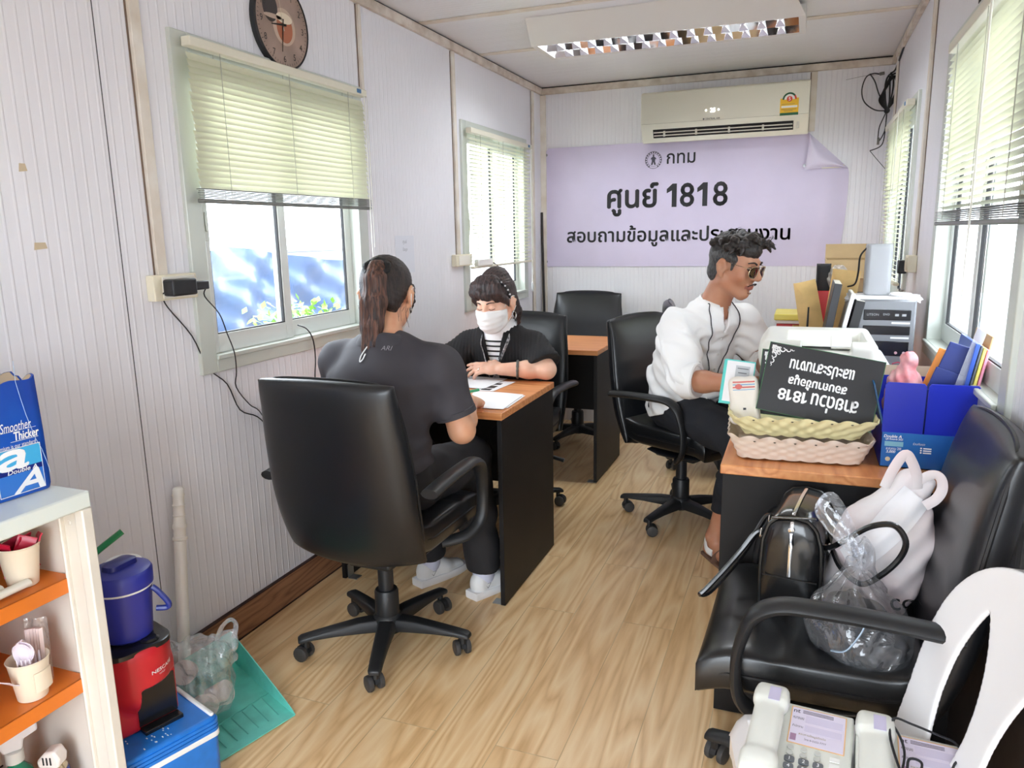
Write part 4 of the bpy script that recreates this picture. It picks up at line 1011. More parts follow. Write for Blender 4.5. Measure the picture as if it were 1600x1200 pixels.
    for k in range(4):
        a = RZ(rnd.uniform(-9, 9)); mb.sheet(lambda u, v, k=k, a=a: T(.27, 3.02, 1.128+k*.0012) @ a @ V(((u-.5)*.24, (v-.5)*.21, -.012*max(0, abs(u-.5)-.38)*8*(k == 3)-.006*max(0, .15-v)*4)), 10, 6, .0006)
    o = obj('paper_sheets', mb, PAPER); tag(o, 'loose white papers lying between computer tower and white router', 'papers')
    r = thing('wifi_router', 'tall white box router standing on the computer tower', 'router', (.25, 3.05, 1.133))
    pol = rrect(.043, .048, .016, 6)
    mb = MB(); mb.loft([[(.25+x*s, 3.06+y*s, z) for x, y in pol] for s, z in ((.94, 1.134), (1, 1.142), (1, 1.305), (.985, 1.312), (.93, 1.315))]); obj('body', mb, mat('router_white', (158, 159, 162), .35), r, world=True)
    mb = MB(); mb.loft([[(.25+x*1.005, 3.06+y*1.005, z) for x, y in pol] for z in (1.300, 1.3025)]); obj('seam_ring', mb, mat('router_seam', (160, 160, 162), .4), r, world=True)
    o = obj('white_dish', MB().lathe([(0, 0), (.03, 0), (.036, .008), (.034, .009), (.028, .004), (0, .004)], 20, T(.325, 3.0, 1.134)), M_WHITEP); tag(o, 'small white round lid beside the router on the papers', 'lid')
    mb = MB(); mb.tube([(.208, 3.06, 1.30), (.19, 3.08, 1.27), (.188, 3.1, 1.21), (.182, 3.14, 1.165), (.16, 3.2, 1.15)], .0035, 6, smooth=5); o = obj('cable', mb, M_BLACKP); tag(o, 'black cable curving down the left side of the white router', 'cable')
    r = thing('power_adapter', 'black power adapter hanging beside the far right window', 'adapter', (.405, 3.86, 1.16)); mb = MB(); mb.bb(.395, .432, 3.83, 3.89, 1.165, 1.225); obj('body', mb, M_BLACKP, r, bevel=.006, world=True); mb = MB(); mb.tube([(.41, 3.85, 1.166), (.405, 3.8, 1.13), (.39, 3.65, 1.10), (.385, 3.45, 1.12), (.35, 3.3, 1.13)], .002, 6, smooth=5); obj('lead', mb, M_BLACKP, r, world=True)
    r = thing('socket_box', 'cream wall socket box on the right wall beside the far window', 'socket', (XR, 3.60, 1.22)); mb = MB(); mb.bb(XR-.036, XR, 3.555, 3.645, 1.185, 1.255); obj('box', mb, M_CREAM, r, bevel=.003, world=True); mb = MB(); mb.bb(XR-.038, XR-.036, 3.565, 3.635, 1.195, 1.245); obj('cover_plate', mb, mat('cream_plate', (206, 200, 172), .45), r, world=True)
    # things behind the printer, on the far desk
    r = thing('ring_binder', 'red box with gold lettering under the yellow folder on the far desk', 'box', (-.02, 3.5, .75)); mb = MB(); mb.bb(-.10, .06, 3.40, 3.62, .752, .976); obj('box', mb, mat('red_box', (190, 40, 40), .4), r, bevel=.003, world=True)
    mb = MB(); mb.bb(-.035, .05, 3.3985, 3.40, .952, .972); obj('gold_print', mb, mat('gold_print', (224, 170, 60), .4, noise=(60, .5)), r, world=True, smooth=False)
    r.name = 'red_box'
    o = obj('white_file', MB().bb(-.105, .075, 3.39, 3.62, .977, .991), mat('file_white', (226, 222, 220), .5), bevel=.003); tag(o, 'white paper file between the red box and the yellow folder', 'file')
    o = obj('yellow_folder', MB().bb(-.11, .07, 3.38, 3.62, .992, 1.018), mat('folder_yellow', (226, 212, 96), .45), bevel=.004); tag(o, 'yellow folder topping the stack beside the man', 'folder')
    def leaner(name, label, cat, c, w, h, t, rot, m, parts=None):
        r = thing(name, label, cat, (c[0], c[1], .752)); M = T(*c) @ RY(rot)
        mb = MB(); mb.bb(-t/2, t/2, -w/2, w/2, 0, h, M); obj('cover', mb, m, r, bevel=.002, world=True)
        mb = MB(); mb.bb(-t/2+.002, t/2-.002, -w/2+.004, w/2-.002, .004, h+.001, M); obj('pages', mb, mat('page_edge', (224, 220, 206), .7), r, world=True, smooth=False)
        return r
    leaner('binder', 'black binder leaning leftmost among the files behind the printer', 'binder', (.055, 3.0, .755), .22, .43, .026, 8, mat('binder_black', (38, 38, 42), .4))
    leaner('binder', 'white book leaning between two black binders behind the printer', 'book', (.088, 2.97, .755), .2, .40, .014, 11, mat('book_white', (226, 226, 224), .4))
    leaner('binder', 'thick black book with tiny white marks leaning beside the tower computer', 'book', (.118, 2.97, .755), .2, .375, .030, 11, mat('book_black', (34, 34, 36), .4))
    def env(label, c, w, h, rot, m, tw=0):
        r_ = thing('envelope', label, 'envelope', c); M = T(*c) @ RZ(tw) @ RY(rot)
        mb = MB(); mb.sheet(lambda u, v: M @ V(((u-.5)*w, .012*math.sin(3*u+4*v)+.02*v*v, h*v)), 8, 8, .004); obj('body', mb, m, r_, world=True)
        mb = MB(); mb.sheet(lambda u, v: M @ V(((u-.5)*w*.98, -.006+.012*math.sin(3*u+4)+.02, h*(1-.2*v*(1-abs(2*u-1))))), 8, 4, .002); obj('flap', mb, m, r_, world=True)
    kraft = mat('kraft_orange', (234, 196, 128), .6, noise=(12, .12))
    env('tan envelope leaning left beside the binders behind the printer', (.085, 3.14, .756), .085, .425, -11, kraft, 12)
    env('tan envelope standing behind the black binders', (.105, 3.20, .756), .10, .46, 6, kraft, -8)
    r = thing('carton', 'open kraft cardboard box behind the white router', 'box', (.17, 3.62, .75)); mb = MB(); kb = mat('kraft_brown', (206, 178, 132), .65, noise=(6, .08))
    mb.bb(.085, .265, 3.50, 3.504, .752, 1.24); mb.bb(.085, .265, 3.72, 3.724, .752, 1.24); mb.bb(.085, .089, 3.50, 3.72, .752, 1.24); mb.bb(.261, .265, 3.50, 3.72, .752, 1.24); mb.bb(.085, .265, 3.5, 3.72, .752, .756); obj('body', mb, kb, r, world=True, smooth=False)
    mb = MB(); mb.bb(-.09, .09, 0, .07, -.002, .002, T(.175, 3.724, 1.24) @ RX(62)); obj('flap', mb, kb, r, world=True, smooth=False); mb = MB(); mb.bb(-.09, .09, -.08, 0, -.002, .002, T(.175, 3.50, 1.24) @ RX(70)); obj('flap', mb, kb, r, world=True, smooth=False)
    o = obj('black_pouch', pillow(lambda u, v, d: V((.075+.028*u, 3.40-d, 1.155+.075*v)), .05, 12, 12), mat('black_fabric', (30, 30, 32), .7)); o.name = 'black_pouch'; tag(o, 'small black pouch leaning at the left of the kraft box', 'pouch')
    o = obj('red_carton', MB().bb(.03, .20, 3.36, 3.48, .752, 1.12), mat('red_carton', (196, 46, 52), .4), bevel=.002); tag(o, 'red carton in front of the kraft box, behind the envelopes', 'box')
    S = SDF((.06, 3.28, 1.1), (.18, 3.44, 1.28), .004); S.ell((.13, 3.39, 1.17), (.045, .03, .055)); S.warp(lambda P: .005*np.sin(P[:, 0]*210+P[:, 2]*120)*np.sin(P[:, 1]*160+P[:, 2]*80)); o = S.mesh('plastic_bag', film('crinkly_bag', .3, (250, 250, 246), .15, dif=.35, difcol=(240, 236, 226), bump=(40, .6))); tag(o, 'crumpled clear plastic bag on the red carton', 'plastic bag')
    mb = MB(); mb.tube([(.020, 3.02, .76), (.022, 3.02, 1.085)], lambda t: .007-.004*t, 8); o = obj('antenna', mb, M_BLACKP); tag(o, 'thin black antenna rising between the yellow folder and binders', 'antenna')
desk_small()

# ---------------------------------------------------------------- blue carton with files
def blue_carton():
    x0, x1, y0, y1, z0, z1 = .214, .425, 2.13, 2.43, .752, .846
    r = thing('carton', 'blue paper carton on the desk with files and a pink bag inside', 'box', ((x0+x1)/2, (y0+y1)/2, .75))
    bl = mat('carton_blue', (24, 42, 176), .35); lb = mat('carton_label_blue', (36, 116, 190), .35, noise=(5, .25), noise_col=(24, 84, 168)); kr = mat('carton_inside', (196, 176, 150), .7)
    mb = MB(); t = .004
    mb.bb(x0, x1, y0, y0+t, z0, z1); mb.bb(x0, x1, y1-t, y1, z0, z1+.10); mb.bb(x0, x0+t, y0, y1, z0, z1+.02); mb.bb(x1-t, x1, y0, y1, z0, z1+.02); mb.bb(x0, x1, y0, y1, z0, z0+t)
    obj('body', mb, bl, r, world=True, smooth=False)
    mb = MB(); mb.bb(x0+.001, x1-.001, y0-.0012, y0, z0+.002, z1); obj('front_label', mb, lb, r, world=True, smooth=False)
    xm = .308
    for a, b, rot in ((x0-.001, xm, -2), (xm+.004, x1+.004, 2)):
        mb = MB(); M = T((a+b)/2, y0+.003, z1) @ RX(4) @ RZ(rot); w = b-a
        mb.prism([(-w/2, 0), (w/2, 0), (w/2, .128), (w/2-.006, .135), (-w/2+.006, .135), (-w/2, .128)], -.002, .002, M @ RX(90)); obj('flap', mb, bl, r, world=True, smooth=False)
    mb = MB(); M = T((x0+x1)/2, y1-.002, z1+.1) @ RX(-8); mb.bb(-.105, .105, -.002, .002, 0, .03, M); obj('rear_flap', mb, kr, r, world=True, smooth=False)
    mb = MB(); M = T(x0, (y0+y1)/2, z1+.02) @ RY(-14); mb.bb(-.002, .002, -.145, .145, 0, .11, M); obj('side_flap', mb, mat('carton_teal_blue', (16, 74, 116), .4), r, world=True, smooth=False)
    M = frame((0, y0-.0014, 0), (1, 0, 0), (0, 0, 1)); mb = MB(); mb.mi = 0
    put_text(mb, 'Double A', 1, M, height=.0075, at=(x0+.026, z1-.010), bold=.03, shear=.2); put_text(mb, 'QR Rewards 2025', 1, M, width=.041, height=.006, at=(x0+.030, z1-.018), bold=.02, shear=.2)
    put_text(mb, 'สะสมครบ 200', 1, M, width=.036, height=.007, at=(x0+.03, z1-.043)); put_text(mb, '3,000', 1, M, height=.008, at=(x0+.024, z1-.052), bold=.03, shear=.2); put_text(mb, 'ร่วมกับเรา', 1, M, width=.028, height=.007, at=(x0+.088, z1-.026), shear=.2)
    for k in range(3): mb.lathe([(0, 0), (.0022, 0), (.0022, .0003), (0, .0003)], 10, M @ T(x0+.094, z1-.037-.006*k, .0005))
    for k in range(3): mb.bb(x0+.099, x0+.118, y0-.0017, y0-.0013, z1-.039-.006*k, z1-.036-.006*k)
    mb.mi = 1; mb.bb(x0+.008, x0+.052, y0-.0017, y0-.0013, z1-.037, z1-.024); mb.mi = 2; mb.lathe([(0, 0), (.006, 0), (.006, .0003), (0, .0003)], 16, M @ T(x0+.018, z1-.072, .0006))
    obj('printing', mb, [WINK, mat('print_sky', (130, 186, 206), .5), mat('print_beige', (210, 200, 170), .5)], r, world=True, smooth=False)
    # stepped blue file box, leaning
    def plate(name, label, cat, m, c, w, h, t, rx, ry, rz, outline=None, group=None):
        M = T(*c) @ RZ(rz) @ RY(ry) @ RX(rx)
        poly = outline or [(-w/2, 0), (w/2, 0), (w/2, h), (-w/2, h)]
        o = obj(name, MB().prism(poly, -t/2, t/2, M @ RX(90)), m, bevel=.0015); tag(o, label, cat, group); return o
    S3 = [(-.085, 0), (.085, 0), (.085, .20), (.03, .20), (.03, .155), (-.03, .155), (-.03, .105), (-.085, .105)]
    navy = mat('file_navy', (28, 46, 116), .45)
    r2 = thing('magazine_file', 'navy stepped file holder leaning inside the blue carton', 'file holder', (.345, 2.26, .76))
    for k, (ww, hh, oy) in enumerate(((.092, .185, 0), (.092, .245, .010), (.088, .315, .020))):
        mb = MB(); M = T(.318+.004*k, 2.185+oy, .825) @ RZ(-3) @ RY(18)
        mb.bb(-ww/2, ww/2, -.004, .004, -.04, hh-.06-.0, M); obj('compartment', mb, navy, r2, bevel=.002, world=True)
    plate('orange_file', 'orange file edge showing left of the navy file holder', 'file', mat('file_orange', (236, 146, 60), .45), (.280, 2.245, .775), .05, .29, .006, 0, 18, -3)
    def slab(name, label, cat, m, x, t, h, y0=2.165, y1=2.37, rot=9):
        mb = MB(); mb.bb(-t/2, t/2, y0, y1, 0, h, T(x, 0, .775) @ RY(rot)); o = obj(name, mb, m, bevel=.0015); tag(o, label, cat)
    slab('plastic_file', 'blue plastic file standing right of the clear ruler', 'file', mat('file_blue', (48, 84, 176), .4), .371, .010, .31)
    slab('plastic_file', 'grey file between the blue and yellow files in the carton', 'file', mat('file_grey', (96, 100, 104), .5), .381, .005, .305)
    slab('plastic_file', 'yellow file standing among the files in the blue carton', 'file', mat('file_yellow', (230, 218, 110), .5), .389, .007, .30)
    slab('plastic_file', 'pink file standing beside the yellow file in the carton', 'file', mat('file_pink', (232, 150, 178), .5), .398, .006, .295)
    slab('brown_envelope', 'brown envelope standing rearmost in the blue carton beside the window', 'envelope', mat('envelope_brown', (200, 166, 124), .6), .407, .005, .325, 2.20, 2.40)
    plate('clear_ruler', 'clear plastic ruler leaning across the navy file holder', 'ruler', film('clear_acrylic', .3, (238, 240, 248), .04, dif=.22, difcol=(225, 228, 240)), (.345, 2.165, .80), .024, .405, .003, -2, 14.5, 0)
    S = SDF((.21, 2.15, .84), (.34, 2.32, 1.06), .004); S.chain([(.268, 2.25, .90), (.270, 2.25, .96), (.276, 2.25, 1.0), (.278, 2.25, 1.022)], [.048, .040, .018, .022], .01); S.warp(lambda P: .004*np.sin(P[:, 0]*190+P[:, 2]*70)*np.sin(P[:, 1]*150-P[:, 2]*110))
    o = S.mesh('pink_bag', mat('pink_plastic', (236, 176, 178), .35, noise=(22, .3), noise_col=(214, 104, 112), tr=.12)); tag(o, 'knotted pink plastic bag in the blue carton', 'plastic bag')
blue_carton()

# ---------------------------------------------------------------- bags on the foreground chair
def handbag():
    r = thing('handbag', 'black leather handbag with a silver zip on the foreground office chair', 'handbag', (.006, 1.86, .49))
    lt = mat('handbag_leather', (22, 22, 23), .22, bump=(70, .15, .001), coat=.25); chrome = mat('chrome', (226, 226, 228), .15, metal=1)
    M = T(.006, 1.735, .497) @ RZ(-8)
    prof = [(-.064, .006), (-.050, 0), (.050, 0), (.064, .006), (.066, .10), (.063, .165), (.052, .205), (.032, .224), (0, .230), (-.032, .224), (-.052, .205), (-.063, .165), (-.066, .10)]
    P = resample(prof, 60)
    def ring(y, s): return [M @ V((p.x*s, y, .115+(p.y-.115)*s)) for p in P]
    mb = MB(); mb.loft([ring(-.010, .3), ring(-.008, .7), ring(-.003, .93), ring(.004, 1), ring(.08, 1.03), ring(.155, 1.03), ring(.225, 1), ring(.233, .93), ring(.238, .5)]); obj('body', mb, lt, r, world=True, ang=50)
    mb = MB()
    for y in (.004, .225): mb = MB(); mb.tube(ring(y, 1.012)+ring(y, 1.012)[:1], .0042, 6, cap=False); obj('piping', mb, mat('handbag_piping', (16, 16, 17), .3), r, world=True)
    mb = MB()
    mb.tube([M @ V((x, -.0075-.002, .085)) for x in (-.06, -.02, .02, .06)], .002, 6); obj('pocket_seam', mb, mat('handbag_piping', (16, 16, 17), .3), r, world=True)
    zp = [V((0, -.0115, .09)), V((0, -.0118, .15)), V((0, -.0085, .20)), V((0, -.001, .222)), V((0, .02, .2335)), V((0, .12, .238)), V((0, .21, .234))]
    mb = MB(); mb.tube([M @ p for p in spline(zp, 5)], .0042, 6, flat=.4, up=(M.to_3x3() @ V((0, -1, 0)))); z = obj('zip', mb, chrome, r, world=True)
    mb = MB(); mb.tube([M @ V((0, -.014, .195)), M @ V((.001, -.018, .175)), M @ V((.003, -.018, .165))], .004, 6); mb.lathe([(.004, 0), (.007, .001), (.007, .003), (.004, .004)], 10, M @ T(0, -.012, .205) @ RX(90)); obj('zip_puller', mb, chrome, z, world=True)
    mb = MB(); mb.tube([M @ V((-.045, -.0, .224)), M @ V((0, -.006, .232)), M @ V((.05, -.001, .236))], .006, 6, flat=.4); obj('pull_tab', mb, lt, r, world=True)
    strap = mat('handbag_strap', (24, 24, 26), .25, coat=.25)
    hl = [(-.066, .05, .16), (-.085, .045, .165), (-.115, .03, .12), (-.150, .0, .07), (-.185, -.03, .025), (-.196, -.035, .012), (-.180, -.01, .012), (-.150, .05, .045), (-.120, .11, .09), (-.085, .15, .165), (-.066, .155, .16)]
    mb = MB(); mb.tube([M @ V(p) for p in spline([V(p) for p in hl], 6)], .0065, 8); obj('handle', mb, strap, r, world=True)
    hr = [(.066, .05, .15), (.085, .03, .165), (.115, .0, .20), (.16, -.02, .245), (.205, -.035, .262), (.230, -.045, .235), (.222, -.045, .195), (.19, -.045, .15), (.15, -.03, .115), (.10, .04, .12), (.066, .14, .145)]
    mb = MB(); mb.tube([M @ V(p) for p in spline([V(p) for p in hr], 6)], .0065, 8); obj('handle', mb, strap, r, world=True)
    for sx, zz in ((-1, .16), (1, .15)):
        for y in (.05, .155):
            mb = MB(); c = V((sx*.072, y, zz)); mb.tube([M @ (c+V((sx*.004, .012*math.cos(a), .012*math.sin(a)))) for a in (2*PI*k/14 for k in range(15))], .0022, 6, cap=False)
            mb.box((sx*.068, y, zz-.004), (.006, .014, .02), M); obj('buckle_ring', mb, chrome, r, world=True)
            mb = MB(); mb.box((sx*.0665, y, zz-.045), (.004, .016, .075), M); obj('handle_tab', mb, strap, r, world=True, bevel=.0015)
handbag()
def white_bag():
    r = thing('shopping_bag', 'white non-woven shopping bag slumped against the foreground chair back', 'bag', (.215, 1.83, .49))
    nw = mat('non_woven_white', (236, 232, 232), .7, noise=(5, .10), noise_col=(232, 206, 208), bump=(160, .25, .001), tr=.06)
    S = SDF((.05, 1.68, .47), (.36, 2.0, .90), .005); R = np.array((RZ(-14) @ RY(13) @ RX(-4)).to_3x3())
    S.rbox((.195, 1.835, .605), (.098, .062, .13), .045, R); S.slab((.21, 1.835, .66), (.258, 1.835, .815), (.088, .045), (.040, .018), (1, 0, .3), .05)
    S.warp(lambda P: .0035*np.sin(P[:, 0]*45+P[:, 2]*38+2*np.sin(P[:, 2]*22))*np.sin(P[:, 1]*40+P[:, 2]*28)+.0035*np.sin(P[:, 0]*100-P[:, 2]*85))
    bd = S.mesh('body', nw, r)
    mb = MB(); A, B, Cc, D = V((.236, 1.5, .842)), V((.292, 1.5, .800)), V((.150, 1.5, .620)), V((.112, 1.5, .675))
    nu, nv = 26, 26; P = [D.lerp(A, u/nu).lerp(Cc.lerp(B, u/nu), v/nv) for v in range(nv+1) for u in range(nu+1)]
    P = [V(p) for p in on_surface(bd, P, (0, 1, -.12), .004)]; P = [p if p.y > 1.6 else V((p.x, 1.80, p.z)) for p in P]
    mb.sheet(lambda u, v: P[int(round(v*nv))*(nu+1)+int(round(u*nu))], nu, nv, .0012); obj('folded_flap', mb, mat('non_woven_bright', (244, 242, 244), .65), r, world=True)
    for pts in ([(.195, 1.80, .80), (.21, 1.79, .85), (.228, 1.785, .884), (.243, 1.79, .868), (.258, 1.80, .83), (.262, 1.81, .80)], [(.258, 1.81, .815), (.285, 1.80, .838), (.302, 1.795, .835), (.308, 1.795, .81), (.298, 1.795, .785), (.278, 1.80, .765)]):
        mb = MB(); mb.tube(pts, .011, 8, flat=.25, up=(0, 1, 0), smooth=6); obj('handle', mb, nw, r, world=True)
    mb = MB(); M = frame((.215, 1.735, .585), (1, -.12, .12), (-.1, -.05, 1)); put_text(mb, 'coc', 1, M, height=.026, at=(.04, -.045), bold=.02, eps=.004); mb.v = on_surface(bd, mb.v, (0, 1, -.1), .002)
    obj('lettering', mb, INK, r, world=True, smooth=False)
white_bag()
def clear_bag():
    r = thing('clear_plastic_bag', 'knotted clear plastic bag of dark clothes on the foreground chair', 'plastic bag', (.14, 1.60, .47))
    fm = film('clear_polythene', .22, (250, 251, 253), .09, dif=.06, difcol=(232, 236, 242), bump=(13, 1.0))
    S = SDF((-.02, 1.46, .46), (.30, 1.76, .82), .004)
    S.ell((.145, 1.615, .545), (.105, .085, .078)); S.ell((.17, 1.575, .515), (.075, .055, .045), k=.04); S.cone((.14, 1.625, .60), (.148, 1.65, .675), .062, .022, k=.04); S.cone((.148, 1.65, .68), (.145, 1.655, .70), .019, .024, k=.01)
    def wr(P):
        a = np.arctan2(P[:, 1]-1.62, P[:, 0]-.145); k = np.clip((P[:, 2]-.54)/.12, 0, 1)
        return .0065*k*np.sin(9*a+3*np.sin(P[:, 2]*40))+.0035*np.sin(P[:, 0]*70+P[:, 2]*60)*np.sin(P[:, 1]*60-P[:, 2]*50)+.0015*np.sin(P[:, 0]*150-P[:, 2]*120+P[:, 1]*60)
    S.warp(wr); S.mesh('bag', fm, r)
    S = SDF((-.02, 1.48, .46), (.30, 1.74, .68), .005); S.ell((.145, 1.612, .535), (.092, .072, .060)); S.ell((.165, 1.585, .512), (.066, .05, .034), k=.03); S.ell((.12, 1.63, .575), (.05, .045, .035), k=.03)
    S.warp(lambda P: .008*np.sin(P[:, 0]*85+P[:, 2]*40)*np.sin(P[:, 1]*70+P[:, 2]*90)); S.mesh('dark_clothes', mat('dark_cloth', (22, 23, 28), .85, noise=(40, .4), noise_col=(60, 54, 54)), r)
    mb = MB()
    for pts in ([(.143, 1.655, .69), (.118, 1.668, .72), (.085, 1.68, .762), (.066, 1.69, .785), (.082, 1.693, .80), (.104, 1.69, .772), (.128, 1.67, .725), (.147, 1.656, .69)], [(.140, 1.655, .69), (.105, 1.66, .72), (.075, 1.672, .75), (.060, 1.68, .772), (.068, 1.686, .795)]): mb.tube(pts, .012, 8, flat=.22, up=(0, 1, .3), smooth=6)
    obj('knotted_handle', mb, fm, r, world=True)
    mb = MB(); mb.tube([(.095, 1.545, .52), (.12, 1.525, .535), (.145, 1.528, .575), (.155, 1.54, .60)], .0045, 6, flat=.4, smooth=5); obj('pale_strap', mb, mat('pale_blue_strap', (176, 196, 216), .35), r, world=True)
clear_bag()

# ---------------------------------------------------------------- telephones on the plastic chair
def telephone(label, loc, rz, cable):
    r = thing('telephone', label, 'telephone', loc, rz, 'desk telephones on the plastic chair')
    pl = mat('telephone_plastic', (226, 228, 220), .4); W_, L = .172, .215
    # body: wedge rising to the back
    mb = MB(); prof = [(-L/2, .0), (-L/2, .018), (-L/2+.01, .024), (L/2-.045, .050), (L/2, .054), (L/2, .0)]
    mb.loft([[(x, y, z) for y, z in prof] for x in (-W_/2, -W_/2+.004, W_/2-.004, W_/2)]); obj('body', mb, pl, r, bevel=.004)
    sl = math.atan2(.026, L-.055); M = T(0, -L/2+.01, .0245) @ Matrix.Rotation(sl, 4, 'X')   # sloping face, y from front
    # handset on the left
    S = SDF((-.10, -.125, .02), (-.02, .125, .10), .0035)
    S.slab((-.056, -.085, .052), (-.056, .085, .070), (.027, .013), (.027, .013), (1, 0, 0)); S.rbox((-.056, .088, .066), (.030, .026, .018), .012, np.array(RX(6).to_3x3()), k=.015); S.rbox((-.056, -.088, .046), (.030, .026, .018), .012, np.array(RX(6).to_3x3()), k=.015)
    h = S.mesh('handset', mat('handset_plastic', (232, 234, 226), .35), r, world=False)
    mb = MB(); mb.bb(-.010, .010, -.018, .018, 0, .0006, T(-.05, .075, .0858) @ RX(7)); obj('name_sticker', mb, mat('lilac_sticker', (206, 200, 226), .5), h, smooth=False)
    # label
    mb = MB(); mb.bb(-.020, .074, .105, .196, 0, .0004, M); lb = obj('label_card', mb, mat('label_orange', (232, 186, 130), .5), r, smooth=False)
    mb = MB(); mb.bb(-.018, .072, .107, .194, .0004, .0006, M); mb.mi = 1; mb.bb(.006, .068, .160, .178, .0006, .0008, M); mb.bb(.006, .068, .138, .154, .0006, .0008, M); mb.mi = 2
    put_text(mb, 'nt', 1, M, height=.008, at=(-.010, .185), bold=.02, eps=.0008); put_text(mb, 'หมายเลข', 1, M, width=.018, height=.006, at=(-.006, .168), eps=.0008); put_text(mb, 'สำนักงาน', 1, M, width=.018, height=.006, at=(-.006, .148), eps=.0008)
    for k in range(3): mb.bb(.0, .052, .1825+.003*k, .1835+.003*k, .0006, .0009, M)
    mb.mi = 3; put_text(mb, 'สอบถามข้อมูลติดต่อ', 1, M, width=.045, height=.007, at=(.020, .130), eps=.0008); mb.mi = 2; put_text(mb, 'โทร 0-2222-7777', 1, M, width=.036, height=.005, at=(.026, .120), eps=.0008)
    mb.mi = 4; mb.bb(-.016, -.006, .112, .128, .0006, .0008, M)
    obj('label_print', mb, [mat('label_lilac', (224, 216, 234), .5), mat('label_box', (212, 204, 226), .5), mat('label_ink', (60, 52, 70), .5), mat('label_olive', (150, 130, 60), .5), mat('label_mauve', (176, 140, 170), .5)], lb, smooth=False)
    mb = MB()
    for i in range(3):
        for j in range(2): mb.lathe([(.0035, 0), (.0055, 0), (.0055, .002), (.0035, .002)], 12, M @ T(-.012+.022*i, .094-.013*j, 0))
    obj('lamp_ring', mb, mat('ring_grey', (200, 202, 196), .4), r)
    for k, c in enumerate('123456789*0#'):
        i, j = k % 3, k//3; x, y = -.011+.023*i, .066-.0165*j
        mb = MB(); mb.prism(resample(rrect(.0085, .0058, .004, 4), 20) and [(p.x+x, p.y+y) for p in resample(rrect(.0085, .0058, .004, 4), 20)], 0, .004, M); kk = obj('key', mb, mat('key_grey', (104, 108, 112), .45), r)
        mb = MB(); put_text(mb, c, 1, M, height=.007, at=(x, y), eps=.0045, bold=.01); obj('digit', mb, WINK, kk, smooth=False)
    mb = MB()
    for k in range(6): mb.bb(.052, .068, .085-.014*k, .094-.014*k, 0, .0015, M)
    obj('memory_strip', mb, mat('strip_white', (240, 240, 236), .4), r)
    mb = MB()
    for k in range(6): mb.bb(-W_/2-.0004, -W_/2+.0, 0, 0, 0, 0)
    return r
telephone('white telephone at the left of the plastic chair, keys facing the camera', (.035, 1.262, .441), -5, False)
telephone('white telephone at the right of the plastic chair, under a tangled black cord', (.212, 1.235, .441), -3, True)
def cord():
    mb = MB(); z = .50
    pts = [(.165, 1.33, .50), (.155, 1.30, .505), (.165, 1.24, .505), (.185, 1.21, .50), (.20, 1.26, .51), (.195, 1.31, .515), (.178, 1.335, .52), (.165, 1.30, .51), (.172, 1.22, .50), (.19, 1.16, .49), (.215, 1.22, .50), (.225, 1.255, .505), (.205, 1.25, .51), (.195, 1.20, .505), (.18, 1.28, .52), (.19, 1.34, .522), (.22, 1.345, .515), (.26, 1.335, .51), (.285, 1.33, .505), (.295, 1.30, .50), (.275, 1.27, .505), (.262, 1.22, .50), (.265, 1.15, .485)]
    mb.tube(pts, .0022, 6, smooth=6); o = obj('tangled_cord', mb, M_BLACKP); tag(o, 'tangled black cord lying on the right-hand telephone', 'cord')  # loose telephone cord, one long tangled tube
cord()
